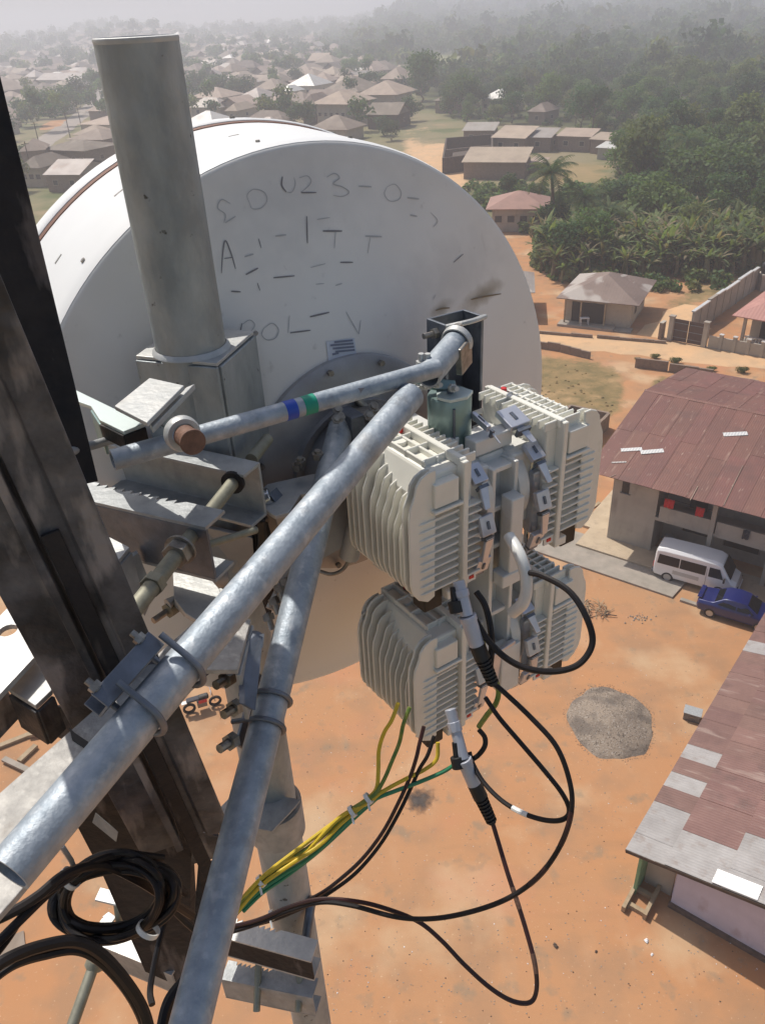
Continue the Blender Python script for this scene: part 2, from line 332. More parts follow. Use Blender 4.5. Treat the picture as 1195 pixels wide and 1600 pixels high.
def spline(pts, k=8):
    pts = [Vector(p) for p in pts]; out = []
    P_ = [pts[0] * 2 - pts[1]] + pts + [pts[-1] * 2 - pts[-2]]
    for i in range(1, len(P_) - 2):
        a, b, c, d = P_[i - 1:i + 3]
        for j in range(k):
            t = j / k
            out.append(.5 * ((2 * b) + (c - a) * t + (2 * a - 5 * b + 4 * c - d) * t * t + (3 * b - a - 3 * c + d) * t ** 3))
    out.append(pts[-1]); return out
def copy_tree(o, parent=None):
    c = o.copy(); COL.objects.link(c); c.parent = parent
    for ch in list(o.children): copy_tree(ch, c)
    return c
Z = Vector((0, 0, 1))
def hdir(az): return Vector((math.sin(R(az)), math.cos(R(az)), 0))
random.seed(7)
rng = np.random.default_rng(11)
# ------------------------------------------------------------------ the setting: ground, roads, hills, haze
def inpoly(x, y, poly):
    c = False; j = len(poly) - 1
    for i in range(len(poly)):
        xi, yi = poly[i]; xj, yj = poly[j]
        if (yi > y) != (yj > y) and x < (xj - xi) * (y - yi) / (yj - yi) + xi: c = not c
        j = i
    return c
def g2(x, y): p = at(x, y); return (p.x, p.y)
FOREST = [g2(*p) for p in [(552, 66), (568, 95), (630, 118), (655, 160), (720, 192), (880, 200), (985, 215), (968, 245), (965, 290), (850, 292), (700, 292), (770, 335), (842, 380), (838, 428), (900, 452), (1040, 458), (1110, 458), (1195, 428), (1500, 400), (1500, 45), (800, 45)]]
FOREST = FOREST[:-2] + [(3800, 2000), (3800, 5900), (400, 5900), (60, 1500)]
MEADOW = [g2(*p) for p in [(632, 92), (700, 84), (762, 94), (755, 116), (690, 122), (640, 112)]]
DRYPLOT = [g2(*p) for p in [(850, 250), (950, 256), (950, 284), (840, 292), (820, 270)]]
SCRUB = [g2(*p) for p in [(700, 560), (850, 556), (930, 566), (990, 580), (1100, 596), (1400, 640), (1400, 780), (1085, 700), (1060, 700), (1020, 690), (1010, 720), (985, 735), (960, 700), (905, 740), (860, 800), (760, 800)]]
SCRUB2 = [g2(*p) for p in [(1070, 455), (1160, 425), (1190, 440), (1060, 490), (1040, 478)]]
LANE = [g2(*p) for p in [(640, 200), (668, 196), (662, 220), (692, 225), (722, 236), (730, 300), (640, 300)]]
def hill(x, y):
    r = math.hypot(x, y); a = math.atan2(x, y)
    h = 0
    t = max(0, min(1, (r - 750) / 1300))
    h += t * t * (3 - 2 * t) * (6 + 32 * max(0, min(1, (math.degrees(a) + 2) / 22)) + 5 * math.sin(a * 17 + 1) + 4 * math.sin(a * 41))
    h += 17 * math.exp(-((math.degrees(a) + 13) / 3.2) ** 2) * max(0, min(1, (r - 900) / 500))
    t2 = max(0, min(1, (r - 200) / 500)) * max(0, min(1, (math.degrees(a) - 8) / 10))
    return max(0, h) + 2.0 * t2 * (1 + math.sin(x * .012) * math.sin(y * .009))

def grid(name, xs, ys, z0, mats, zf=None, attr=None):
    X, Y = np.meshgrid(xs, ys); nx, ny = len(xs), len(ys)
    Zz = np.full(X.shape, z0)
    if zf:
        for i in range(ny):
            for j in range(nx): Zz[i, j] += zf(X[i, j], Y[i, j])
    v = np.stack([X, Y, Zz], -1).reshape(-1, 3)
    idx = np.arange(nx * ny).reshape(ny, nx)
    f = np.stack([idx[:-1, :-1], idx[:-1, 1:], idx[1:, 1:], idx[1:, :-1]], -1).reshape(-1, 4)
    me = D.meshes.new(name); me.vertices.add(len(v)); me.vertices.foreach_set('co', v.ravel())
    me.loops.add(f.size); me.loops.foreach_set('vertex_index', f.ravel()); me.polygons.add(len(f))
    me.polygons.foreach_set('loop_start', np.arange(0, f.size, 4)); me.polygons.foreach_set('loop_total', np.full(len(f), 4))
    me.update(); me.validate()
    for m in mats: me.materials.append(m)
    if attr:
        for an, fn in attr.items():
            a = me.attributes.new(an, 'FLOAT', 'POINT'); a.data.foreach_set('value', np.array([fn(p[0], p[1]) for p in v], dtype=np.float32))
    me.polygons.foreach_set('use_smooth', [True] * len(f))
    o = D.objects.new(name, me); COL.objects.link(o); o['kind'] = 'structure'
    return o

def blendmat(name, base, layers):
    """mixes whole materials by painted weights, the borders broken up by noise"""
    m = D.materials.new(name); m.use_nodes = True; n = m.node_tree.nodes; l = m.node_tree.links; n.clear()
    out = n.new('ShaderNodeOutputMaterial')
    def group_of(mm):
        if mm.name + '_g' in D.node_groups: return D.node_groups[mm.name + '_g']
        return None
    def inline(mm):
        mp = {}
        for nd in mm.node_tree.nodes:
            if nd.type == 'OUTPUT_MATERIAL': continue
            c = n.new(nd.bl_idname); mp[nd.name] = c
            for at_ in ('data_type', 'noise_dimensions', 'blend_type', 'bands_direction', 'wave_profile'):
                if hasattr(nd, at_):
                    try: setattr(c, at_, getattr(nd, at_))
                    except Exception: pass
            for i, s in enumerate(nd.inputs):
                if hasattr(s, 'default_value'):
                    try: c.inputs[i].default_value = s.default_value
                    except Exception: pass
        for lk in mm.node_tree.links:
            if lk.to_node.type == 'OUTPUT_MATERIAL': continue
            fi = list(lk.from_node.outputs).index(lk.from_socket); ti = list(lk.to_node.inputs).index(lk.to_socket)
            l.new(mp[lk.from_node.name].outputs[fi], mp[lk.to_node.name].inputs[ti])
        return mp['Principled BSDF'].outputs[0]
    cur = inline(base)
    for an, mm, sc in layers:
        a = n.new('ShaderNodeAttribute'); a.attribute_name = an
        tc = n.new('ShaderNodeTexCoord'); no = n.new('ShaderNodeTexNoise'); no.inputs['Scale'].default_value = sc; no.inputs['Detail'].default_value = 8; no.inputs['Roughness'].default_value = .7
        l.new(tc.outputs['Object'], no.inputs['Vector'])
        mu = n.new('ShaderNodeMath'); mu.operation = 'MULTIPLY'; mu.inputs[1].default_value = 1.8; l.new(no.outputs[0], mu.inputs[0])
        ad = n.new('ShaderNodeMath'); ad.operation = 'ADD'; l.new(a.outputs['Fac'], ad.inputs[0]); l.new(mu.outputs[0], ad.inputs[1])
        mr = n.new('ShaderNodeMapRange'); mr.inputs[1].default_value = 1.24; mr.inputs[2].default_value = 1.62; l.new(ad.outputs[0], mr.inputs[0])
        ms = n.new('ShaderNodeMixShader'); l.new(mr.outputs[0], ms.inputs[0]); l.new(cur, ms.inputs[1]); l.new(inline(mm), ms.inputs[2]); cur = ms.outputs[0]
    l.new(cur, out.inputs[0]); return m
def soft(poly, pad):
    xs = [p[0] for p in poly]; ys = [p[1] for p in poly]; x0, x1, y0, y1 = min(xs) - pad, max(xs) + pad, min(ys) - pad, max(ys) + pad
    def f(x, y):
        if not (x0 < x < x1 and y0 < y < y1): return 0.0
        c = 0
        for dx, dy in ((0, 0), (pad, 0), (-pad, 0), (0, pad), (0, -pad), (pad * .7, pad * .7), (-pad * .7, pad * .7), (pad * .7, -pad * .7), (-pad * .7, -pad * .7)):
            c += inpoly(x + dx, y + dy, poly)
        return c / 9
    return f
# footpaths worn through the scrub, as distances to two lines
PATHS = [[g2(*p) for p in [(975, 560), (985, 600), (1000, 640), (1018, 665), (1030, 690)]], [g2(*p) for p in [(1010, 575), (1000, 600), (975, 655), (955, 665), (945, 690)]]]
def pathw(x, y):
    b = 9
    for pl in PATHS:
        for (ax, ay), (bx, by) in zip(pl, pl[1:]):
            t = max(0, min(1, ((x - ax) * (bx - ax) + (y - ay) * (by - ay)) / ((bx - ax) ** 2 + (by - ay) ** 2)))
            b = min(b, math.hypot(x - ax - t * (bx - ax), y - ay - t * (by - ay)))
    return b
sc1, sc2 = soft(SCRUB, 1.6), soft(SCRUB2, 1.5)
def scrubw(x, y):
    v = max(sc1(x, y), sc2(x, y) * .9) * 1.0
    if v > 0: v *= max(.15, min(1, (pathw(x, y) - .2) / 1.3))
    return v
near_mat = blendmat('yard_ground', M['soil'], [('scrub', M['scrub'], .45)])
grid('yard_ground', np.arange(-62, 90.1, 1.0), np.arange(-30, 124.1, 1.0), .004, [near_mat], attr={'scrub': scrubw})
fo, mw, dp, ln = soft(FOREST, 6), soft(MEADOW, 12), soft(DRYPLOT, 3), soft(LANE, 1.5)
far_mat = blendmat('terrain', M['ground'], [('forest', M['floor_forest'], .05), ('meadow', M['meadow'], .03), ('dry', M['drygrass'], .12), ('lane', M['road'], .3)])
xs = np.concatenate([np.arange(-5200, -620, 150), np.arange(-620, -180, 30), np.arange(-180, 320, 6), np.arange(320, 900, 30), np.arange(900, 5201, 150)])
ys = np.concatenate([np.arange(-400, 60, 60), np.arange(60, 340, 5), np.arange(340, 1300, 35), np.arange(1300, 6001, 150)])
grid('terrain', xs, ys, 0.0, [far_mat], zf=hill, attr={'forest': lambda x, y: fo(x, y), 'meadow': lambda x, y: mw(x, y), 'dry': lambda x, y: dp(x, y), 'lane': lambda x, y: ln(x, y)})

def ribbon(name, pts, widths, z, m, jit=.25, step=1.5):
    """a road sheet with ragged edges along ground points"""
    L = []
    for (a, wa), (b, wb) in zip(zip(pts, widths), list(zip(pts, widths))[1:]):
        n = max(1, int((Vector(b) - Vector(a)).length / step))
        for i in range(n): t = i / n; L.append((Vector(a).lerp(Vector(b), t), wa + (wb - wa) * t))
    L.append((Vector(pts[-1]), widths[-1]))
    mb = MB(); vs = []; rr = random.Random(3)
    for i, (p, w_) in enumerate(L):
        d = (L[min(i + 1, len(L) - 1)][0] - L[max(i - 1, 0)][0]).normalized(); s_ = Vector((-d.y, d.x, 0))
        for k in (1, -1): q = p + s_ * k * (w_ / 2 + rr.uniform(-jit, jit)); vs.append((q.x, q.y, z))
    mb.add(vs, [(2 * i, 2 * i + 1, 2 * i + 3, 2 * i + 2) for i in range(len(L) - 1)])
    return tag(mb.build(name, m), kind='structure')
ra, rb, rc, rd = at(700, 520), at(850, 529), at(1195, 563), at(1500, 600)
ribbon('dirt_road', [ra, rb, rc, rd], [3.8, 4.0, 4.6, 5], .008, M['road'], .35)
ribbon('side_track', [at(1040, 530), at(1068, 500), at(1090, 478)], [6.5, 5.0, 2.5], .012, M['road'], .6)
rl = [at(-40, 300), at(35, 245), at(75, 218), at(112, 192), at(140, 170), at(152, 158), at(150, 146), at(160, 138)]
ribbon('town_road', rl, [9, 8, 7.5, 7, 7, 7, 6, 6], .008, M['tarroad'], .4, 6)
ribbon('red_verge', [at(70, 203), at(82, 196), at(92, 188)], [4, 7, 5], .012, M['soil'], .8, 3)

# haze: one closed box of even dusty air round the whole scene
hm = D.materials.new('haze'); hm.use_nodes = True; hn = hm.node_tree.nodes; hn.clear()
ho = hn.new('ShaderNodeOutputMaterial'); pv = hn.new('ShaderNodeVolumePrincipled')
pv.inputs['Color'].default_value = (.865, .875, .955, 1); pv.inputs['Density'].default_value = .00108; pv.inputs['Anisotropy'].default_value = .2
hm.node_tree.links.new(pv.outputs[0], ho.inputs['Volume'])
hb = MB().box((0, 2800, 44), (10600, 6600, 90)).build('haze', hm); hb['kind'] = 'stuff'
# ------------------------------------------------------------------ buildings
U, V = hdir(127), hdir(37)                                  # the two directions the near buildings follow: along the fronts, and away
RZN = math.atan2(U.y, U.x)
def loc_(o, a, b, z=0): return Vector(o) + U * a + V * b + Z * z

# two-storey block with the faded red roof; local frame: x along the front, y away from the yard
o = Vector((13.57, 40.2, 0)); hl, hd, hh = 25.0, 14.6, 5.0
hs = empty('two_storey_house', o, 'two-storey cement house with large faded red metal roof beside the parked van', 'house', rz=RZN)
def lb(): return MB()
X3, Y3 = Vector((1, 0, 0)), Vector((0, 1, 0))
a = lb(); a.box((1.33, 1.1, hh / 2), (2.66, 2.2, hh))       # solid left stair block
a.box((.1, 8.0, hh / 2), (.2, 11.8, hh)); a.box((hl / 2, 14, hh / 2), (hl - .1, .2, hh)); a.box((hl - .1, 7, hh / 2), (.2, 13.8, hh))
a.box((2.66 + 11, 2.1, hh / 2 - .003), (22, .2, hh - .01)) # recessed wall behind the verandas
hw = a.build('wall', M['cwall'], hs, local=True)
a = lb(); a.box((2.66 + 11.1, .95, 2.52), (22.2, 2.05, .2)); a.build('balcony_floor', M['cwall'], hs, local=True)
for k in range(7):
    x0 = 2.66 + k * 3.15
    a = lb(); a.box((x0 + .2 + 1.45, .0, 2.95), (2.9, .14, .9)); a.build('balcony_parapet', M['cwall'], hs, local=True)
    a = lb(); a.box((x0 + 3.15, -.03, hh / 2), (.26, .26, hh)); a.build('column', M['cwall'], hs, local=True, bevel=.02)
a = lb(); a.box((.75, -.008, 4.0), (.42, .05, .8)); wi = a.build('window', M['dark'], hs, local=True)
a = lb(); a.box((.75, -.05, 3.55), (.6, .12, .07)); a.build('sill', M['cwall'], wi, local=True)
for k, (x0, z0, w_, h_) in enumerate([(4.6, 1.45, 1.5, .9), (7.2, 1.3, 1.9, 1.0), (10.6, 1.1, 1.0, 2.1), (12.6, 1.35, 1.6, 1.0), (15.6, 1.35, 1.6, 1.0), (18.6, 1.1, 1.0, 2.1), (4.5, 3.75, 1.0, 2.0), (7.0, 3.9, 1.5, 1.1), (10.1, 3.75, 1.0, 2.0), (12.8, 3.9, 1.5, 1.1), (16, 3.75, 1.0, 2.0), (19, 3.9, 1.5, 1.1)]):
    dr = h_ > 1.8; z0 = h_ / 2 + (.02 if z0 < 2.6 else 2.64) if dr else z0
    a = lb(); a.box((x0, 1.975, z0), (w_ + .14, .08, h_ + .1)); f = a.build('door' if dr else 'window', M['concrete'], hs, local=True)
    a = lb(); a.box((x0, 1.925, z0), (w_, .05, h_)); a.build('door_leaf' if dr else 'pane', M['gate'] if dr else M['dark'], f, local=True)
# roof: hipped, sheets laid up the slope
ov, ez, rzg, hipx = 1.25, hh + .12, hh + 1.75, .001
x0, x1, y0, y1 = -ov, hl + ov, -ov - .1, hd + 1.9
ym = (y0 + y1) / 2
rf = lb(); rf.add([(x0 + .1, y0 + .1, ez - .05), (x1 - .1, y0 + .1, ez - .05), (x1 - .1, y1 - .1, ez - .05), (x0 + .1, y1 - .1, ez - .05), (x0 + hipx, ym, rzg - .08), (x1 - hipx, ym, rzg - .08)], [(0, 1, 5, 4), (1, 2, 5), (2, 3, 4, 5), (3, 0, 4), (3, 2, 1, 0)])
roof = rf.build('roof', M['pinkroof'], hs, local=True)
def zroof(x, y):                                            # height of the hipped surface
    k = (rzg - ez); return ez + k * max(0, min((y - y0) / (ym - y0), (y1 - y) / (y1 - ym), 1))
rr = random.Random(5)
def clipsheet(xa, xb, ya, yb, off, m, name, par, zf, lim):
    pts = []
    for x, y in ((xa, ya), (xb, ya), (xb, yb), (xa, yb)):
        lo, hi = lim(x); yy = max(lo, min(hi, y)); pts.append((x, yy, zf(x, yy) + off))
    if abs(pts[0][1] - pts[3][1]) < .05 and abs(pts[1][1] - pts[2][1]) < .05: return None
    vs = pts + [(p[0], p[1], p[2] + .012) for p in pts]
    b = MB().add(vs, [(3, 2, 1, 0), (4, 5, 6, 7), (0, 1, 5, 4), (1, 2, 6, 5), (2, 3, 7, 6), (3, 0, 4, 7)])
    o = b.build(name, m, par, local=True)
    return o
def hiplim(front):
    def f(x):
        t = 1
        return (y0, y0 + (ym - y0) * t) if front else (y1 - (y1 - ym) * t, y1)
    return f
n = 0; sw = .95
for front in (True, False):
    k = 0; x = x0
    while x < min(x1, 21) - .01:
        L_ = (ym - y0); ya, yb = (y0, ym) if front else (ym, y1)
        cuts = [ya, ya + L_ * rr.uniform(.42, .55), yb]
        for i in range(2):
            clipsheet(x + .01, min(x + sw, x1) - .004, cuts[i], cuts[i + 1] + (.08 if i == 0 else 0), .012 + .013 * (1 - i) * 0 + (.014 if (k + i) % 2 else 0), M['pinkroof'], 'roof_sheet', roof, zroof, hiplim(front))
        x += sw; k += 1
def hl2(side):
    def f(t): return t
    return f
# left hip end: sheets run across, one strip per 0.95 m of depth
y = y0
k = 0
while y < y1 - .05:
    ya, yb = y, min(y + .95, y1)
    def xe(yy): return x0 + hipx * max(0, min(1, min((yy - y0) / (ym - y0), (y1 - yy) / (y1 - ym))))
    pts = [(x0, ya), (xe(ya), ya), (xe(yb), yb), (x0, yb)]
    P_ = [(px, py, zroof(px, py) + .02 + (.014 if k % 2 else 0)) for px, py in pts]
    if False:
        b = MB().add(P_ + [(p[0], p[1], p[2] + .012) for p in P_], [(3, 2, 1, 0), (4, 5, 6, 7), (0, 1, 5, 4), (1, 2, 6, 5), (2, 3, 7, 6), (3, 0, 4, 7)]); b.build('roof_sheet', M['pinkroof'], roof, local=True)
    y += .95; k += 1
def rpatch(px_a, px_b, h, m, name, lab):                    # a bright replaced sheet lying on the roof between two photo pixels
    za = 6.4
    inv = Matrix.Rotation(-RZN, 3, 'Z')
    for _ in range(6):
        A = inv @ (at(*px_a, za) - o); za = zroof(A.x, A.y) + .05
    zb = 6.4
    for _ in range(6):
        B = inv @ (at(*px_b, zb) - o); zb = zroof(B.x, B.y) + .05
    d = (B - A); d.z = 0; s_ = Vector((-d.y, d.x, 0)).normalized() * h
    pts = []
    for q in (A, B, B + s_, A + s_): pts.append((q.x, q.y, zroof(q.x, q.y) + .055))
    b = MB().add(pts + [(p[0], p[1], p[2] + .012) for p in pts], [(3, 2, 1, 0), (4, 5, 6, 7), (0, 1, 5, 4), (1, 2, 6, 5), (2, 3, 7, 6), (3, 0, 4, 7)])
    ob = b.build(name, m, roof, local=True); ob['label'] = lab
rpatch((1130, 682), (1168, 680), .35, M['whitesheet'], 'roof_sheet', 'bright unpainted replacement sheet')
rpatch((970, 706), (1003, 704), .3, M['whitesheet'], 'roof_sheet', 'bright unpainted replacement sheet')
rpatch((1001, 710), (1037, 707), .35, M['whitesheet'], 'roof_sheet', 'bright unpainted replacement sheet')
rpatch((955, 724), (978, 723), .12, M['greysheet'], 'roof_sheet', 'bright unpainted replacement sheet')
for q in [((1078, 782), (1090, 760)), ((1130, 790), (1160, 728)), ((952, 746), (962, 742))]:
    rpatch(q[0], q[1], .03, M['tanroof'], 'rust_streak', 'pale worn streak')
# ridge and hip caps
for A, B in (((x0 + hipx, ym), (x1 - hipx, ym)),):
    A3 = Vector((*A, zroof(*A) + .05)); B3 = Vector((*B, zroof(*B) + .05))
    MB().ext([(-.16, -.03), (0, .03), (.16, -.03), (0, -.005)], A3, B3, Z).build('ridge_cap', M['pinkroof'], roof, local=True)
# valley wing of the roof at the right
wx = 14.9
wg = lb(); wg.add([(wx, 2.3, zroof(wx, 2.3) + .06), (wx + 5, y0 - 3.5, ez + .1), (wx + 14, y0 - 3.5, ez + .1), (wx + 5.0, 2.3, zroof(wx + 5, 2.3) + .9), (wx + 14, 2.3, zroof(wx + 5, 2.3) + .9)], [(0, 1, 3), (1, 2, 4, 3), (0, 3, 4)]) if False else None
# red cloth and washing on the upper balcony
for k, (x_, w_, m_, lab) in enumerate([(3.35, .55, 'redcloth', 'red cloth hanging left over the upper balcony of the two-storey house'), (5.05, .45, 'redcloth', 'smaller red cloth hanging beside the first column of the upper balcony'), (7.6, .35, 'darkcloth', 'dark garment draped over the balcony parapet')]):
    p = o + U * x_ + V * (-.10) + Z * (4.05 if k < 2 else 3.42)
    b = MB(); N = 7; vs = []
    for i in range(N):
        for j in range(4):
            t = i / (N - 1) - .5; vs.append(p + U * (t * w_) + V * (-.03 - .04 * math.sin(i * 1.9 + j) - .02 * j) + Z * (-(j / 3) * (.55 + .06 * math.sin(i * 2.0))))
    b.add(vs, [(i * 4 + j, i * 4 + j + 1, (i + 1) * 4 + j + 1, (i + 1) * 4 + j) for i in range(N - 1) for j in range(3)])
    c = b.build('hanging_cloth', M[m_], None, smooth=True, origin=p); tag(c, lab, 'cloth'); md = c.modifiers.new('thick', 'SOLIDIFY'); md.thickness = .012
MB().tube([loc_(o, 2.8, -.12, 4.08), loc_(o, 4.2, -.12, 4.02), loc_(o, 5.7, -.12, 4.08)], .012, 6).build('washing_line', M['darkcloth'], hs, origin=None, local=False) if False else None
wl = MB().tube([loc_(o, 2.7, -.14, 4.09), loc_(o, 4.2, -.14, 4.05), loc_(o, 5.8, -.14, 4.09)], .012, 6).build('washing_line', M['darkcloth'], None); tag(wl, 'thin washing line strung across the upper balcony with red cloths', 'washing line')
# drum / bundle standing in the ground floor veranda
p = o + U * 3.4 + V * 1.0
dr = empty('water_drum', p, 'pale drum with a lid standing in the ground floor veranda behind the van', 'drum')
MB().lathe(p, Z, [(.02, 0), (.02, .28), (.3, .31), (.32, .33), (.34, .31), (.62, .31), (.64, .33), (.66, .31), (.92, .28), (.92, 0)], 20).build('body', M['concrete'], dr, smooth=True)
MB().lathe(p, Z, [(.925, 0), (.925, .3), (.97, .3), (.98, 0)], 20).build('lid', M['greysheet'], dr, smooth=True)

# concrete apron and kerbs in front of it
def slab(name, pts, h, m, z0=.004):
    return tag(MB().plate([Vector((p.x, p.y, z0 + h / 2)) for p in pts], Z, h).build(name, m, bevel=.02), kind='structure')
A = at(826, 845); B = at(1010, 905)
slab('apron', [loc_(o, -1.3, .6), loc_(o, 24, .6), loc_(o, 24, -1.6), loc_(o, -1.3, -1.6)], .22, M['sandslab'])
slab('lower_apron', [loc_(o, -3.8, -.2), loc_(o, -1.32, -.2), loc_(o, -1.32, -1.62), loc_(o, 5.4, -1.62), loc_(o, 5.2, -3.5), loc_(o, -4.6, -3.4)], .12, M['concrete'])
slab('side_apron', [loc_(o, -1.9, 8), loc_(o, -.1, 8), loc_(o, -.1, .62), loc_(o, -1.9, .62)], .16, M['sandslab'])
slab('kerb', [loc_(o, 5.6, -3.3), loc_(o, 24, -3.3), loc_(o, 24, -3.55), loc_(o, 5.6, -3.55)], .14, M['concrete'])
for k in range(5):                                          # loose boards along the side of the house
    p = loc_(o, -2.3 - .33 * k, 3.2 + k * .5 - .9); an = RZN + R(90 + rr.uniform(-9, 9))
    tag(MB().frame(p + Z * (.06 + .02 * k), Vector((math.cos(an), math.sin(an), 0)), Vector((-math.sin(an), math.cos(an), 0)), Z, 3.2 - .3 * k, .2, .05).build('board', M['wood'], None, origin=p), ['long pale board lying nearest the wall beside the two-storey house', 'second board from the wall in the row beside the two-storey house', 'middle board in the row lying beside the two-storey house', 'fourth board from the wall in the row beside the two-storey house', 'short outermost board in the row beside the two-storey house'][k], 'board', 'boards beside the two-storey house')

# lavender house with patchwork roof, gable end towards the yard
U2, V2 = hdir(129.8), hdir(39.8)
RZ2 = math.atan2(U2.y, U2.x)
o2 = Vector((9.67, 16.81, 0))
ph = empty('lavender_house', o2, 'low house with lavender walls and patchwork of red and grey roof sheets', 'house', rz=RZ2)
a = lb()
PL, PW, PH = 22.0, 9.0, 2.35
a.add([(0, 0, 0), (PW, 0, 0), (PW, 0, PH + .1), (PW / 2, 0, PH + .9), (0, 0, PH), (0, .2, 0), (PW, .2, 0), (PW, .2, PH + .1), (PW / 2, .2, PH + .9), (0, .2, PH)], [(0, 1, 2, 3, 4), (9, 8, 7, 6, 5), (0, 5, 6, 1), (1, 6, 7, 2), (2, 7, 8, 3), (3, 8, 9, 4), (4, 9, 5, 0)])
a.build('wall', M['purple'], ph, local=True)
a = lb(); a.box((-.0, PL / 2 + .3, PH / 2), (.2, PL - .2, PH)); a.build('wall', M['purple'], ph, local=True)
a = lb(); a.box((PW / 2 + .05, -.03, .12), (PW + .2, .14, .24)); a.build('footing', M['footing'], ph, local=True)
a = lb(); a.box((-.62, .42, 1.0), (1.0, .12, 2.0)); a.build('wall', M['cream'], ph, local=True)
a = lb(); a.box((-1.22, .1, 1.1), (.12, .9, 2.2)); gw = a.build('green_wall', M['greenwall'], ph, local=True)
# roof plane falls to the left eave (x = -1.9), rises to the ridge over the middle
ex, rx, y0r, y1r, ez2, rz2 = -1.75, PW / 2, -.55, PL + .5, 2.42, 3.75
def z2(x, y): return ez2 + (rz2 - ez2) * (x - ex) / (rx - ex)
b = MB().add([(ex + .05, y0r + .05, z2(ex, 0) - .02), (rx, y0r + .05, rz2 - .04), (rx, y1r, rz2 - .04), (ex + .05, y1r, z2(ex, 0) - .02), (2 * rx - ex, y0r + .05, ez2 - .02), (2 * rx - ex, y1r, ez2 - .02)], [(0, 1, 2, 3), (1, 4, 5, 2)])
pr = b.build('roof', M['greysheet'], ph, local=True); md = pr.modifiers.new('thick', 'SOLIDIFY'); md.thickness = .03; md.offset = -1
M['pr_red'] = corrugate(layered(mat('worn_red_house_sheet', (.20, .105, .085), .6, .05, scale=1.2, col2=(.165, .085, .07), obj_vary=.12, detail=8), (.34, .25, .21), 2.6, .58, .72, .6, seed=3, stretch=(.15, 1.4, 1)), .12, .3, 'Y')
layered(M['pr_red'], (.11, .06, .05), 1.1, .56, .7, .6, seed=5)
M['pr_grey'] = corrugate(layered(mat('worn_grey_house_sheet', (.34, .32, .31), .6, .05, scale=1.5, col2=(.28, .26, .25), obj_vary=.08), (.22, .17, .145), 2.6, .56, .72, .6, seed=3), .12, .3, 'Y')
M['pr_white'] = corrugate(mat('new_zinc_house_sheet', (.80, .79, .77), .35, .3, scale=2, col2=(.74, .73, .71)), .12, .3, 'Y')
rr = random.Random(21)
# rows down the slope: three lengths; columns .9 m wide up to where the roof leaves the picture
cols_x = [ex, ex + 1.35, ex + 3.2, rx]
nc = int((y1r - y0r) / .85)
for c_ in range(nc):
    ya = y0r + c_ * .85
    for r_ in range(3):
        xa, xb = cols_x[r_], cols_x[r_ + 1]
        if r_ == 0: red = not (c_ in (0, 1, 2, 4, 6, 15)) 
        elif r_ == 1: red = c_ > 1 or (c_ == 1 and False)
        else: red = c_ > 2
        if r_ == 0 and c_ in (2,): red = False
        m_ = M['pr_red'] if red else M['pr_grey']
        if r_ == 1 and c_ == 3: xb -= .0
        off = .012 + .013 * ((c_ + r_) % 2) + .02 * r_
        lap = .1 if r_ < 2 else 0
        P_ = [(xa, ya + .006, z2(xa, 0) + off), (xb + lap, ya + .006, z2(xb + lap, 0) + off - (.03 if lap else 0)), (xb + lap, ya + .88, z2(xb + lap, 0) + off - (.03 if lap else 0)), (xa, ya + .88, z2(xa, 0) + off)]
        bb = MB().add(P_ + [(p[0], p[1], p[2] + .01) for p in P_], [(3, 2, 1, 0), (4, 5, 6, 7), (0, 1, 5, 4), (1, 2, 6, 5), (2, 3, 7, 6), (3, 0, 4, 7)])
        so = bb.build('roof_sheet', m_, pr, local=True)
        if not red: so['label'] = 'grey roof sheet'
P_ = [(ex + 2.9, y0r + .02, 0), (ex + 4.3, y0r + .02, 0), (ex + 4.3, y0r + .62, 0), (ex + 2.9, y0r + .62, 0)]
P_ = [(p[0], p[1], z2(p[0], 0) + .085) for p in P_]
bb = MB().add(P_ + [(p[0], p[1], p[2] + .01) for p in P_], [(3, 2, 1, 0), (4, 5, 6, 7), (0, 1, 5, 4), (1, 2, 6, 5), (2, 3, 7, 6), (3, 0, 4, 7)])
bb.build('roof_sheet', M['pr_white'], pr, local=True)['label'] = 'bright new white sheet at the gable edge'
MB().box(((ex + rx) / 2, y0r + .01, (ez2 + rz2) / 2 - .1), (.02, .02, .02)).build('nail', M['bolt'], pr, local=True)
a = MB().ext([(-.02, -.14), (.02, -.14), (.02, 0), (-.02, 0)], Vector((ex, y0r, z2(ex, 0))), Vector((rx, y0r, rz2)), Z); a.build('fascia', M['darkwood'], pr, local=True)

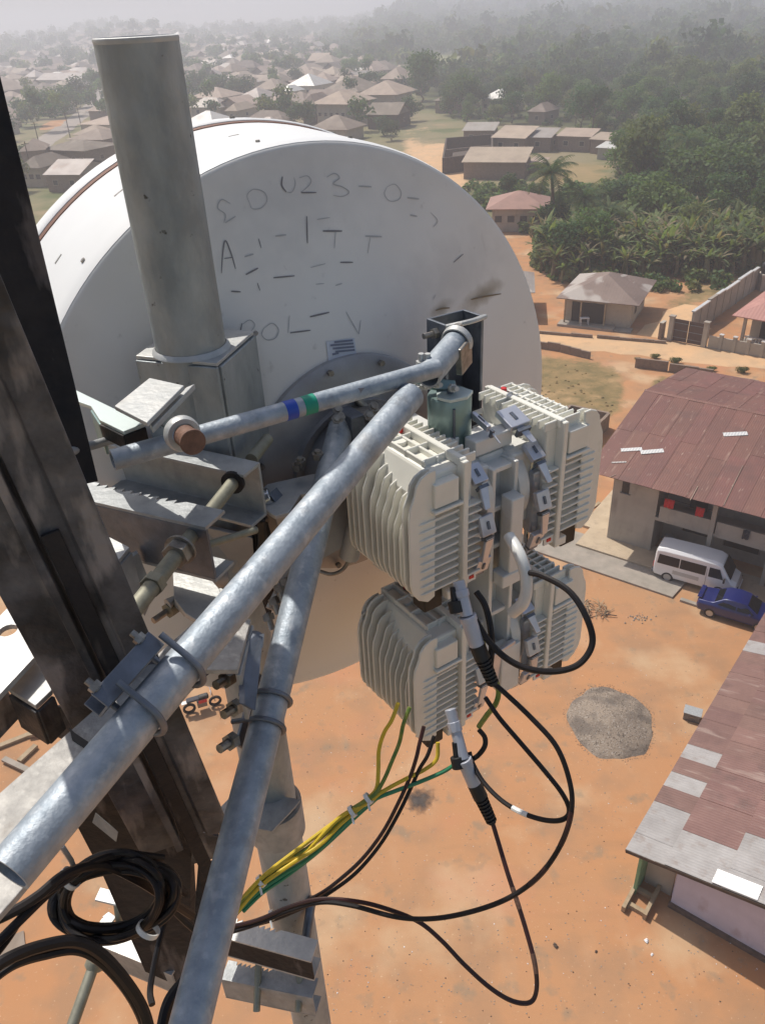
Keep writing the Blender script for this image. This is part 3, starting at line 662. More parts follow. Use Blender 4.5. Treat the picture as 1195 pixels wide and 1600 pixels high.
# generic smaller building in its own frame: origin at the near left corner, x along the front
def house(name, org, az, L, W, H_, roofm, wallm, label, cat='house', group=None, kind='hip', rise=1.2, ov=.6, wins=(), side=(), winm='dark', parts=True, doors=()):
    ux = hdir(az); rz_ = math.atan2(ux.y, ux.x); org = Vector((org[0], org[1], org[2] if len(org) > 2 else 0))
    if not parts:
        b = MB(); b.box((L / 2, W / 2, H_ / 2), (L, W, H_)); b.cur = 1
        roofgeo(b, L, W, H_, ov, rise, kind)
        h = b.build(name, [wallm, roofm], None); h.location = org; h.rotation_euler = (0, 0, rz_)
        return tag(h, label, cat, group)
    h = empty(name, org, label, cat, group, rz=rz_); h.rotation_euler = (0, 0, rz_)
    MB().box((L / 2, W / 2, H_ / 2), (L, W, H_)).build('wall', wallm, h, local=True)
    b = MB(); roofgeo(b, L, W, H_, ov, rise, kind); b.build('roof', roofm, h, local=True)
    for x_, z_, w_, h_ in wins:
        f = MB().box((x_, -.02, z_), (w_ + .16, .08, h_ + .16)).build('window', M['cream'], h, local=True)
        MB().box((x_, -.05, z_), (w_, .06, h_)).build('pane', M[winm], f, local=True)
    for x_, w_, h_ in doors:
        f = MB().box((x_, -.02, h_ / 2 + .03), (w_ + .16, .08, h_)).build('door', M['cream'], h, local=True)
        MB().box((x_, -.05, h_ / 2), (w_, .06, h_ - .1)).build('door_leaf', M['gate'], f, local=True)
    for y_, z_, w_, h_ in side:
        f = MB().box((L + .02, y_, z_), (.08, w_ + .16, h_ + .16)).build('window', M['cream'], h, local=True)
        MB().box((L + .05, y_, z_), (.06, w_, h_)).build('pane', M[winm], f, local=True)
    return h
def roofgeo(b, L, W, H_, ov, rise, kind):
    a0, a1, b0, b1 = -ov, L + ov, -ov, W + ov; e = H_ + .02; t = .08
    if kind == 'hip':
        k = min((b1 - b0) / 2, (a1 - a0) / 2) * .98; ym_ = (b0 + b1) / 2; xm_ = (a0 + a1) / 2
        if (a1 - a0) >= (b1 - b0): r0, r1 = (a0 + k, ym_), (a1 - k, ym_); F = [(4, 5, 9, 8), (5, 6, 9), (6, 7, 8, 9), (7, 4, 8)]
        else: r0, r1 = (xm_, b0 + k), (xm_, b1 - k); F = [(4, 5, 8), (5, 6, 9, 8), (6, 7, 9), (7, 4, 8, 9)]
        vs = [(a0, b0, e), (a1, b0, e), (a1, b1, e), (a0, b1, e), (a0, b0, e + t), (a1, b0, e + t), (a1, b1, e + t), (a0, b1, e + t), (*r0, e + rise), (*r1, e + rise)]
        b.add(vs, [(3, 2, 1, 0), (0, 1, 5, 4), (1, 2, 6, 5), (2, 3, 7, 6), (3, 0, 4, 7)] + F)
    elif kind == 'gable':
        ym_ = (b0 + b1) / 2
        vs = [(a0, b0, e), (a1, b0, e), (a1, b1, e), (a0, b1, e), (a0, ym_, e + rise), (a1, ym_, e + rise)]
        vs += [(x, y, z + t) for x, y, z in vs]
        b.add(vs, [(0, 4, 5, 1), (4, 3, 2, 5), (6, 7, 11, 10), (10, 11, 8, 9), (0, 1, 7, 6), (2, 3, 9, 8), (0, 6, 10, 4), (4, 10, 9, 3), (1, 5, 11, 7), (5, 2, 8, 11)])
        b.add([(0, 0, H_ - .01), (0, W, H_ - .01), (0, W / 2, H_ + rise * .8), (L, 0, H_ - .01), (L, W, H_ - .01), (L, W / 2, H_ + rise * .8)], [(0, 1, 2), (3, 5, 4), (0, 3, 4, 1)])
    else:                                                   # mono-pitch, high at the back
        vs = [(a0, b0, e), (a1, b0, e), (a1, b1, e + rise), (a0, b1, e + rise)]
        vs += [(x, y, z + t) for x, y, z in vs]
        b.add(vs, [(3, 2, 1, 0), (4, 5, 6, 7), (0, 1, 5, 4), (1, 2, 6, 5), (2, 3, 7, 6), (3, 0, 4, 7)])

# small house across the dirt road
p0, p1, p2 = at(882, 503), at(982, 514), at(1036, 484)
azf = math.degrees(math.atan2((p1 - p0).x, (p1 - p0).y)); L_ = (p1 - p0).length; W_ = (p2 - p1).length
h = house('bungalow', p0, azf, L_, W_, 2.6, M['bungalow_roof'], M['cream'], 'small cream bungalow with brown hipped roof and open porch across the dirt road', kind='hip', rise=1.7, ov=.85,
          wins=(), side=[(2.2, 1.5, .9, 1.0), (5.6, 1.55, 1.0, 1.1)])
a = MB(); a.box((2.35, -.05, 1.15), (3.4, .12, 2.1)); a.build('porch_opening', M['dark'], h, local=True)  # solid panel; the porch's inner shade is put into its dark colour
for xx in (.1, 1.7, 4.1): MB().box((xx, -.7, 1.27), (.14, .14, 2.54)).build('post', M['wood'], h, local=True)
MB().box((2.4, -.75, .12), (5.6, 1.5, .24)).build('porch_floor', M['concrete'], h, local=True)
MB().box((L_ / 2, -.6, .05), (L_ + .8, 1.4, .1)).build('plinth', M['concrete'], h, local=True)
tb = empty('white_table', p0 + hdir(azf) * 2.2 + hdir(azf + 90) * .9 + Z * .25, 'small white table standing on the porch of the cream bungalow', 'table')
tp = wpos(tb); MB().box(tp + Z * .7, (.9, .5, .05)).build('table_top', M['whitecar'], tb)
for dx in (-.38, .38):
    for dy in (-.2, .2): MB().box(tp + Vector((dx, dy, .34)), (.05, .05, .68)).build('leg', M['whitecar'], tb)

# building half hidden behind the dish
q0 = at(815, 498)
house('cement_house', q0 - hdir(100) * 6.5, 100, 7.0, 6, 2.9, M['greyroof'], M['cwall'], 'grey roofed cement house partly hidden behind the big white dish', kind='hip', rise=1.5, ov=.7, side=[(2, 1.5, 1, 1)])
# boundary wall, gate and salmon house at the right
def wallseg(a, b, h_, th, m, mb=None):
    d = (b - a); d.z = 0; L = d.length; d.normalize(); s_ = Vector((-d.y, d.x, 0))
    mb = mb or MB(); mb.frame((a + b) / 2 + Z * (h_ / 2), d, s_, Z, L, th, h_); return mb
g0, g1 = at(1049, 532), at(1094, 541)
w0, w1 = at(1068, 520), at(1178, 452)
w0 = g0.lerp(g1, .28) + (w1 - g0).normalized() * 2.0
bw = empty('boundary_wall', w0, 'tall grey block wall with pale coping running back from the brown gate', 'wall')
NB = 9
for k in range(NB):
    a, b = w0.lerp(w1, k / NB), w0.lerp(w1, (k + 1) / NB)
    d = (b - a).normalized(); hh_ = 2.3 + .12 * (k // 2 % 2)
    wallseg(a + d * .16, b - d * .16, hh_, .18, M['cwall']).build('panel', M['cwall'], bw)
    MB().box(b + Z * (hh_ / 2 + .03), (.3, .3, hh_ + .06), math.atan2(d.y, d.x)).build('pillar', M['cwall'], bw)
    m_ = MB(); s_ = Vector((-d.y, d.x, 0)); m_.frame((a + b) / 2 + Z * (hh_ + .12), d, s_, Z, (b - a).length - .02, .34, .12); m_.build('coping', M['whitesheet'] if k != 2 else M['concrete'], bw)
gd = (g1 - g0).normalized(); grz = math.atan2(gd.y, gd.x); gs = Vector((-gd.y, gd.x, 0))
ga = empty('compound_gate', (g0 + g1) / 2, 'brown double leaf metal gate between two pale pillars', 'gate')
gl = (g1 - g0).length
for k in (0, 1):
    c_ = g0 + gd * (gl * (.25 + .5 * k)) + Z * 1.12
    lf = MB().frame(c_, gd, gs, Z, gl / 2 - .06, .06, 2.1).build('gate_leaf', M['gate'], ga)
    for j in range(3):
        MB().frame(c_ + Z * (-.7 + .7 * j) - gs * .04, gd, gs, Z, gl / 2 - .1, .03, .07).build('rail', M['darkzinc'], lf)
for k, (p, lb_) in enumerate(((g0 - gd * .25, 'left'), (g1 + gd * .25, 'right'))):
    pp = empty('gate_pillar', p, 'pale concrete pillar at the %s end of the brown gate' % lb_, 'pillar')
    MB().box(p + Z * 1.15, (.42, .42, 2.3), grz).build('shaft', M['cwall'], pp); MB().box(p + Z * 2.36, (.54, .54, .12), grz).build('cap', M['concrete'], pp)
pa = empty('low_pillar', g0 - gd * 1.1, 'short worn pillar left of the brown gate', 'pillar'); MB().box(wpos(pa) + Z * .8, (.3, .8, 1.6), grz).build('shaft', M['mud'], pa)
MB().box(wpos(pa) + Z * 1.63, (.36, .86, .06), grz).build('cap', M['cwall'], pa)
f0, f1 = g1 + gd * .5, at(1210, 562)
fw = empty('front_wall', f0, 'low cement front wall with pillars before the salmon roofed house', 'wall')
fd = (f1 - f0).normalized(); n_ = 5
for k in range(n_):
    a, b = f0.lerp(f1, k / n_), f0.lerp(f1, (k + 1) / n_)
    wallseg(a + fd * .15, b - fd * .15, 1.15, .16, M['cwall']).build('panel', M['cwall'], fw)
    MB().box(b + Z * .7, (.3, .3, 1.4), grz).build('pillar', M['cwall'], fw)
    MB().box(b + Z * 1.44, (.38, .38, .08), grz).build('cap', M['whitesheet'], fw)
s0 = at(1142, 553) + V * 2.0
sh = empty('veranda_house', s0, 'cream veranda house with salmon red roof behind the front wall', 'house', rz=grz)
MB().box((7.2, 6.2, 1.5), (14, 8, 3.0)).build('wall', M['cream'], sh, local=True)
MB().box((7.0, 1.2, .22), (14, 2.5, .44)).build('veranda_floor', M['concrete'], sh, local=True)
for k in range(5):
    MB().box((.2 + k * 3.1, .12, 1.7), (.26, .26, 2.55)).build('column', M['cream'], sh, local=True)
    for j in range(9):
        MB().lathe((.55 + k * 3.1 + j * .3, .12, .44), Z, [(0, .05), (.1, .05), (.2, .09), (.4, .05), (.62, .06)], 8).build('baluster', M['whitesheet'], sh, local=True)
    MB().box((1.75 + k * 3.1, .12, 1.1), (2.75, .2, .08)).build('rail', M['whitesheet'], sh, local=True)
for k in range(3):
    x_ = 1.9 + 3.4 * k; pts = [(x_ - .8, 2.15, .5), (x_ + .8, 2.15, .5), (x_ + .8, 2.15, 1.9)] + [(x_ + .8 * math.cos(t), 2.15, 1.9 + .55 * math.sin(t)) for t in np.linspace(.2, math.pi - .2, 8)] + [(x_ - .8, 2.15, 1.9)]
    MB().plate([Vector(p) for p in pts], (0, 1, 0), .06).build('arch_window', M['dark'], sh, local=True)
b = MB(); roofgeo(b, 14.5, 10.5, 3.02, .8, 2.9, 'hip'); b.build('roof', M['salmon'], sh, local=True)
pt = at(1182, 447, 2.3); ptg = at(1190, 452)
tk = empty('water_tank', at(1192, 452), 'dark plastic water tank on a stand beyond the tall grey wall', 'tank'); tkp = wpos(tk)
MB().box(tkp + Z * .9, (1.5, 1.5, 1.8)).build('stand', M['cwall'], tk)
MB().lathe(tkp + Z * 1.81, Z, [(0, .0), (0, .6), (.25, .63), (.5, .6), (.75, .63), (1.0, .6), (1.2, .4), (1.3, .2), (1.34, 0)], 24).build('tank', M['rubber'], tk, smooth=True)

# broken low walls along the road
def ruin(pxs, h_, label, m='mud', gap=None):
    pts = [at(*p) for p in pxs]; r_ = empty('low_wall', pts[0], label, 'wall', 'broken low walls along the dirt road')
    k = 0
    for a, b in zip(pts, pts[1:]):
        n = max(1, int((b - a).length / 1.0)); d = (b - a).normalized(); s_ = Vector((-d.y, d.x, 0))
        for i in range(n):
            p, q = a.lerp(b, i / n), a.lerp(b, (i + 1) / n); hh_ = h_ * rr.uniform(.85, 1.12)
            MB().frame((p + q) / 2 + Z * (hh_ / 2), d, s_, Z, (q - p).length - .015, .2 + .02 * (i % 2), hh_).build('block_course', M[m], r_)
    return r_
ruin([(835, 543), (874, 549)], .75, 'dark broken wall end nearest the white dish')
ruin([(875, 550), (921, 561)], .75, 'dark low wall piece ending at the footpath')
ruin([(991, 574), (1042, 580)], .85, 'dark low wall piece starting right of the footpath')
ruin([(1044, 581), (1112, 590)], .8, 'dark low wall piece with bushes behind it')
ruin([(1116, 592), (1230, 612)], .5, 'long thin wall behind the red roof ridge')
ruin([(842, 521), (925, 528)], .3, 'low kerb wall across the road, left piece')
ruin([(932, 528), (1040, 537)], .3, 'low kerb wall across the road, piece before the bungalow')
# roofless block enclosure by the scrub
e0 = at(868, 722); 
en = empty('roofless_enclosure', at(905, 722), 'roofless mud block enclosure behind the radio units', 'wall')
c_ = [at(850, 700), at(905, 722), at(947, 676), at(900, 660)]
c_ = [at(846, 690), at(908, 712), at(948, 668), at(890, 655)]
for a, b in zip(c_, c_[1:] + c_[:1]):
    d = (b - a).normalized(); s_ = Vector((-d.y, d.x, 0)); n = max(2, int((b - a).length / 1.1))
    for i in range(n):
        p, q = a.lerp(b, i / n), a.lerp(b, (i + 1) / n); hh_ = 1.25 + rr.uniform(-.06, .06)
        MB().frame((p + q) / 2 + Z * (hh_ / 2), d, s_, Z, (q - p).length - .012, .22 + .015 * (i % 2), hh_).build('block', M['mud'], en)

# compound behind the dish (mid distance)
def hpx(xl, yl, xr, yr, W, H_, roofm, wallm, label, kind='mono', rise=.8, ov=.4, n=3, name='house', cat='house', group=None, doors=True, **kw):
    a, b = at(xl, yl), at(xr, yr); d = b - a; az = math.degrees(math.atan2(d.x, d.y)); L = d.length
    wins = [((i + .5) * L / n, H_ * .55, 1.0, .9) for i in range(n)] if n else ()
    return house(name, a, az, L, W, H_, roofm, wallm, label, cat, group, kind, rise, ov, wins, side=[(W / 2, H_ * .55, 1, .9)], **kw)
hpx(724, 280, 818, 281, 7, 3.0, M['tanroof'], M['mud'], 'long mud walled house with patchy tan roof in front of the burnt ruin', n=0, rise=1.6)
hpx(724, 226, 770, 226, 5, 3.0, M['greyroof'], M['mud'], 'narrow grey roofed house behind the burnt ruin', n=2, rise=1.2)
hpx(769, 238, 818, 240, 7, 3.0, M['tanroof'], M['mud'], 'long house with brownish tan roof right of the burnt ruin', n=2, rise=1.6)
hpx(819, 237, 858, 238, 6, 2.9, M['greyroof'], M['mud'], 'grey roofed house end with pale gable right of the tan roof', n=1, rise=1.2)
hpx(870, 236, 920, 238, 5, 3.0, M['tanroof'], M['mud'], 'low brown walled house with tan roof at the edge of the wood', n=2, rise=1.0)
hpx(921, 240, 957, 243, 4, 2.8, M['tanroof'], M['mud'], 'small tan roofed house between the wood and the dry plot', n=1, rise=.9)
hpx(932, 249, 963, 251, 4, 2.2, M['whiteroof'], M['cwall'], 'small shed with pale roof at the right end of the compound', n=0, rise=.6)
hpx(826, 272, 846, 273, 3, 2.0, M['tanroof'], M['mud'], 'tiny shed beside the dry yellow plot', n=0, rise=.5)
# burnt roofless ruin
ru = empty('roofless_ruin', at(695, 262), 'dark burnt roofless ruin with bare rooms', 'ruin')
cc = [at(692, 272), at(768, 262), at(768, 232), at(697, 238)]
for a, b in ((0, 1), (1, 2), (2, 3), (3, 0)): wallseg(cc[a], cc[b], 3.0, .35, M['darkwood']).build('wall', M['darkwood'], ru)
wallseg(cc[0].lerp(cc[3], .45), cc[1].lerp(cc[2], .45), 2.7, .3, M['mud']).build('inner_wall', M['mud'], ru)
MB().plate([cc[0].lerp(cc[3], .2) + Z * 2.0 + U * 2, cc[1].lerp(cc[2], .2) + Z * 2.0, cc[1].lerp(cc[2], .42) + Z * 2.3, cc[0].lerp(cc[3], .42) + Z * 2.3 + U * 2], Z, .1).build('roof_remnant', M['darkwood'], ru)
hpx(768, 362, 846, 362, 7, 3.2, M['palmroof'], M['cwall'], 'grey walled house with salmon roof under the coconut palm', kind='hip', rise=1.8, n=4, ov=.9, name='palm_house')
# mid-town landmark houses
hpx(475, 196, 494, 196, 12, 5.6, M['rustroof'], M['darkwood'], 'dark brown block at the left end of the brown roofed cluster', kind='hip', rise=2.5, n=1)
hpx(497, 198, 542, 199, 14, 6.0, M['tanroof'], M['cwall'], 'two-storey house with rows of dark windows in the brown roofed cluster', kind='hip', rise=3, n=5, ov=1.5)
hpx(566, 178, 618, 178, 14, 5.5, M['tanroof'], M['cream'], 'wide house with tan hipped roof at the cluster centre', kind='hip', rise=3.6, n=4, ov=1.5)
hpx(556, 196, 576, 196, 8, 3.5, M['tanroof'], M['cream'], 'low annexe in front of the wide tan roofed house', kind='hip', rise=1.6, n=1)
hpx(575, 202, 622, 202, 10, 3.6, M['rustroof'], M['darkwood'], 'open dark shed with arched brown roof beside the lane', kind='gable', rise=2.6, n=0)
hpx(505, 168, 560, 169, 16, 5, M['rustroof'], M['cwall'], 'large brown hipped roof behind the two-storey windowed house', kind='hip', rise=4.5, n=3)
hpx(532, 152, 562, 152, 12, 4, M['tanroof'], M['cream'], 'pale tan roof rising behind the brown cluster', kind='hip', rise=3, n=1)
hpx(450, 152, 492, 152, 14, 4, M['whiteroof'], M['cream'], 'house with steep bright white pyramid roof', kind='hip', rise=4, n=2)
hpx(437, 160, 455, 160, 10, 3.5, M['whiteroof'], M['cream'], 'low white roofed wing left of the white pyramid roof', kind='hip', rise=2, n=1)
hpx(752, 178, 788, 179, 12, 4, M['whiteroof'], M['cream'], 'white roofed house alone among the trees', kind='hip', rise=2.6, n=3)
hpx(680, 177, 716, 177, 12, 3.5, M['rustroof'], M['mud'], 'brown roofed house left of the lone white roof', kind='hip', rise=2.4, n=2)
hpx(825, 195, 850, 196, 8, 3.2, M['rustroof'], M['mud'], 'small brown house half hidden by trees beyond the compound', kind='hip', rise=2, n=1)
hpx(78, 264, 139, 267, 10, 4.2, M['rustroof'], M['mud'], 'two-storey brown house with flat hipped roof beside the tar road', kind='hip', rise=1.6, n=5, ov=1.0)
hpx(118, 243, 166, 244, 10, 3.8, M['rustroof'], M['mud'], 'brown house behind the two-storey one beside the tar road', kind='hip', rise=2.0, n=3, ov=1)
hpx(132, 214, 182, 215, 13, 3.4, M['tanroof'], M['cream'], 'pale flat roofed house touching the steel pole in view', kind='mono', rise=1.0, n=2, ov=.8)
hpx(38, 292, 70, 292, 11, 3.6, M['rustroof'], M['cream'], 'white and brown house below the bend of the tar road', kind='hip', rise=2, n=3)
hpx(42, 275, 78, 272, 9, 5, M['rustroof'], M['mud'], 'brown roofed house just below the two-storey one by the road', kind='hip', rise=2, n=2)
hpx(78, 300, 130, 300, 12, 3.2, M['greyroof'], M['mud'], 'long grey roofed building by the edge of the dish drum', kind='gable', rise=2, n=2)
hpx(145, 238, 185, 238, 9, 3.0, M['tanroof'], M['mud'], 'low tan roofed house left of the steel pole', kind='mono', rise=.8, n=1)
hpx(60, 138, 135, 138, 14, 4, M['greyroof'], M['cwall'], 'very long grey roofed hall in the hazy town', kind='gable', rise=3, n=5)
hpx(18, 182, 80, 182, 14, 4, M['tanroof'], M['cream'], 'long tan roofed building left of the round trees', kind='gable', rise=3, n=3)
hpx(300, 172, 350, 172, 14, 4, M['tanroof'], M['cream'], 'tan roofed house just above the dish drum right of the pole', kind='hip', rise=3, n=3)
hpx(355, 190, 372, 190, 12, 3, M['tanroof'], M['cream'], 'small tan house right above the dish drum', kind='hip', rise=2, n=1)
# ------------------------------------------------------------------ trees, plants, the far town
def crown_arrays(seed, nq, size, rx=1.0, rz=.75, lobes=9, flat=.5):
    """leaf clumps: nq small quads spread over and inside a cluster of lobes; unit radius about 1, base of crown at z=0"""
    g = np.random.default_rng(seed)
    lc = g.normal(size=(lobes, 3)); lc /= np.linalg.norm(lc, axis=1)[:, None]; lc *= g.uniform(.25, .72, (lobes, 1)); lc[:, 2] *= rz
    lc[0] = (0, 0, .1); lr = g.uniform(.30, .52, lobes); lr[0] = .55
    w_ = lr ** 2; k = g.choice(lobes, nq, p=w_ / w_.sum())
    d = g.normal(size=(nq, 3)); d /= np.linalg.norm(d, axis=1)[:, None]
    rad = lr[k][:, None] * (1 - .45 * g.random((nq, 1)) ** 2) * (1 + .12 * g.normal(size=(nq, 1)))
    c = lc[k] + d * rad; c[:, 2] = c[:, 2] * rz + rz * .9; c[:, :2] *= rx
    n = d + g.normal(size=(nq, 3)) * .65 + np.array([0, 0, .35]); n /= np.linalg.norm(n, axis=1)[:, None]
    u = np.cross(n, g.normal(size=(nq, 3))); u /= np.linalg.norm(u, axis=1)[:, None]; v = np.cross(n, u)
    s = size * g.uniform(.6, 1.35, (nq, 1)); a = s * g.uniform(.7, 1.2, (nq, 1))
    q = np.stack([c - u * s, c - v * a * .8, c + u * s, c + v * a * .8], 1)
    q += g.normal(size=q.shape) * size * .12
    return q.reshape(-1, 3)
def quads_mesh(name, v, mats, mi=None):
    me = D.meshes.new(name); n = len(v) // 4
    me.vertices.add(len(v)); me.vertices.foreach_set('co', v.astype(np.float32).ravel())
    me.loops.add(len(v)); me.loops.foreach_set('vertex_index', np.arange(len(v))); me.polygons.add(n)
    me.polygons.foreach_set('loop_start', np.arange(0, len(v), 4)); me.polygons.foreach_set('loop_total', np.full(n, 4))
    for m in mats: me.materials.append(m)
    if mi is not None: me.polygons.foreach_set('material_index', mi)
    me.update(); return me
def trunk_mesh(seed, h, r):
    g = random.Random(seed); mb = MB(); p = Vector((0, 0, -.15)); pts = [p]
    for i in range(4): p = p + Vector((g.uniform(-.12, .12), g.uniform(-.12, .12), h / 4)); pts.append(p)
    for i in range(4): mb.cyl(pts[i], pts[i + 1], r * (1 - i * .17), 7, r2=r * (1 - (i + 1) * .17), cap=False)
    for i in range(6):
        a = i * 1.05 + g.random(); q = pts[3 if i % 2 else 4]; e = q + Vector((math.cos(a) * h * .42, math.sin(a) * h * .42, h * g.uniform(.25, .5))); mb.cyl(q, e, r * .42, 5, r2=r * .12, cap=False)
    me = D.meshes.new('trunk'); me.from_pydata(mb.v, [], mb.f); me.materials.append(M['trunk']); return me
CR = [quads_mesh('crown', crown_arrays(s, 1500, .062, 1.0, .85, 13), [M['leaf']]) for s in range(6)]
CRD = []
for me in CR[:4]: m2 = me.copy(); m2.materials[0] = M['leaf_d']; CRD.append(m2)
CRO = []
for me in CR[2:5]: m2 = me.copy(); m2.materials[0] = M['leaf_o']; CRO.append(m2)
TR = [trunk_mesh(s, 1.0, .06) for s in range(3)]
KIND = {'leaf': CR, 'dark': CRD, 'olive': CRO}
def tree(x, y, r, h, kind, label, group, z=0.0, cat='tree'):
    t = empty('leafy_tree', (x, y, z), label, cat, group)
    rz_ = rng.uniform(0, 6.28)
    th = max(.8, h - r * 1.45)
    tk_ = D.objects.new('trunk', TR[int(rng.integers(3))]); COL.objects.link(tk_); tk_.parent = t; tk_.scale = (r * .8 + 1.5, r * .8 + 1.5, th * 1.05); tk_.rotation_euler.z = rz_
    c = D.objects.new('crown', KIND[kind][int(rng.integers(len(KIND[kind])))]); COL.objects.link(c); c.parent = t
    c.location.z = th * .82; c.scale = (r, r * rng.uniform(.85, 1.15), r * rng.uniform(.85, 1.2)); c.rotation_euler.z = rz_
    return t
ELL = (470, 640, 372, 432)
def hidden(u, v): return ((u - ELL[0]) / (ELL[2] - 12)) ** 2 + ((v - ELL[1]) / (ELL[3] - 12)) ** 2 < 1 or (u < 500 and v > 300 and u > 110)
OCC = []                                                    # footprints already used: (x, y, r)
def free(x, y, r): return all((x - a) ** 2 + (y - b) ** 2 > (r + c) ** 2 for a, b, c in OCC)
for o_ in list(D.objects):
    if o_.parent is None and o_.get('category') in ('house', 'ruin') and o_.type == 'EMPTY':
        w_ = [c for c in o_.children if c.name.startswith('wall')]
        if w_:
            bb = [o_.matrix_basis @ Vector(c) for c in w_[0].bound_box]; cx = sum(b.x for b in bb) / 8; cy_ = sum(b.y for b in bb) / 8
            OCC.append((cx, cy_, max((b - Vector((cx, cy_, b.z))).length for b in bb) * .8))
HOUSES = list(OCC)
# individually placed trees of the town
def at_tree(u, v, r, h, kind, label, group=None, z=0.0):
    p = at(u, v); OCC.append((p.x, p.y, r * .6)); tree(p.x, p.y, r, h, kind, label, group, z)
for u, v, r, h, kd, lb_ in [
    (102, 183, 8, 13, 'dark', 'big round dark tree left of the tar road, nearer one'), (128, 168, 8, 12, 'dark', 'big round dark tree left of the tar road, farther one'),
    (160, 158, 6, 13, 'dark', 'dark tree touching the left edge of the steel pole'),
    (308, 153, 6.5, 9, 'dark', 'dark round tree just right of the steel pole'), (345, 158, 6.5, 9, 'dark', 'wide dark tree right of the steel pole above the drum'),
    (378, 160, 6.5, 10, 'dark', 'dark round tree above the top of the dish drum'), (662, 165, 8, 17, 'dark', 'tall dark tree standing over the lane'),
    (572, 180, 3.5, 6, 'dark', 'small dark tree between the brown roofs'), (640, 190, 4.5, 6.5, 'dark', 'round dark bush tree at the arched brown shed'),
    (600, 212, 3.5, 4.5, 'dark', 'dark shrub tree just above the dish rim'), (610, 220, 3, 4, 'dark', 'second dark shrub tree just above the dish rim'),
    (925, 215, 5, 14, 'dark', 'tall dark tree beyond the compound houses'), (905, 212, 4.5, 11, 'dark', 'dark tree behind the tan roof at the wood edge'),
    (1105, 262, 2.2, 12, 'dark', 'slim dark cypress-like tree rising from the wood'), (988, 248, 4.5, 9, 'olive', 'pale olive tree at the right end of the compound'),
    (55, 168, 5, 8, 'dark', 'dark tree in the hazy rows of the town'), (215, 55, 9, 14, 'leaf', 'broad tree standing alone on the hazy hill crest'),
    (38, 265, 4, 6, 'dark', 'small tree between tar road and dark steel leg'), (32, 300, 4, 5, 'olive', 'olive bush tree by the dark steel leg')]:
    at_tree(u, v, r, h, kd, lb_)

# banana plants along the near edge of the wood
def banana_mesh(seed, dry=False):
    g = random.Random(seed); mb = MB()
    mb.cyl((0, 0, -.1), (0, 0, 1.9), .16, 7, r2=.09, cap=False); n = 14
    for i in range(n):
        a = i * 2.4 + g.uniform(-.3, .3); el = g.uniform(.8, 1.5); L = g.uniform(1.4, 2.3); w_ = g.uniform(.12, .22); droop = g.uniform(.5, 1.3)
        d = Vector((math.cos(a), math.sin(a), 0)); s_ = Vector((-d.y, d.x, 0)); prev = None; vs = []; K = 5
        for k in range(K + 1):
            t = k / K; e = el - droop * t * 1.2
            prev = (prev + (d * math.cos(e) + Z * math.sin(e)) * (L / K)) if prev is not None else Vector((0, 0, 1.6 + g.uniform(0, .35)))
            ww = w_ * math.sin(math.pi * min(.97, .12 + t * .86)) * (1 + .15 * g.uniform(-1, 1))
            vs += [prev - s_ * ww - Z * ww * .35, prev, prev + s_ * ww - Z * ww * .35]
        mb.cur = 1 if (g.random() < (.4 if dry else .1)) else 0
        mb.add(vs, [(3 * k + j, 3 * k + j + 1, 3 * k + 4 + j, 3 * k + 3 + j) for k in range(K) for j in (0, 1)])
    for i in range(7):                                      # hanging dead leaves
        a = g.uniform(0, 6.28); d = Vector((math.cos(a), math.sin(a), 0)); s_ = Vector((-d.y, d.x, 0)); p = Vector((0, 0, 1.7)) + d * .15
        mb.cur = 1; mb.add([p - s_ * .1, p + s_ * .1, p + d * .25 - Z * 1.2 + s_ * .14, p + d * .2 - Z * 1.3 - s_ * .12], [(0, 1, 2, 3)])
    me = D.meshes.new('banana_plant'); me.from_pydata(mb.v, [], mb.f); me.materials.append(M['leaf_b']); me.materials.append(M['leaf_y']); me.polygons.foreach_set('material_index', mb.m); return me
BN = [banana_mesh(s, s % 2) for s in range(6)]
bgrp = 'banana plants along the near edge of the wood'; n_b = 0
SKIPB = [g2(*p) for p in [(1040, 500), (1080, 448), (1205, 418), (1400, 470), (1400, 620)]]
for v_ in np.arange(372, 462, 5.6):
    for u_ in np.arange(778, 1230, 13.0):
        u, v = u_ + rng.uniform(-6, 6), v_ + rng.uniform(-3, 3)
        p = at(u, v)
        if hidden(u, v) or not inpoly(p.x, p.y, FOREST) or not free(p.x, p.y, .6) or inpoly(p.x, p.y, SKIPB): continue
        if v < 400 and rng.random() < .35: continue
        if n_b >= 290: break
        b = D.objects.new('banana_plant', BN[int(rng.integers(6))]); COL.objects.link(b); s_ = rng.uniform(.65, 1.35) * (1.0 if v > 425 else 1.2)
        b.location = (p.x, p.y, 0); b.scale = (s_, s_, s_ * rng.uniform(.9, 1.25)); b.rotation_euler.z = rng.uniform(0, 6.28)
        tag(b, 'banana plant with drooping leaves along the near edge of the wood', 'banana plant', bgrp); n_b += 1
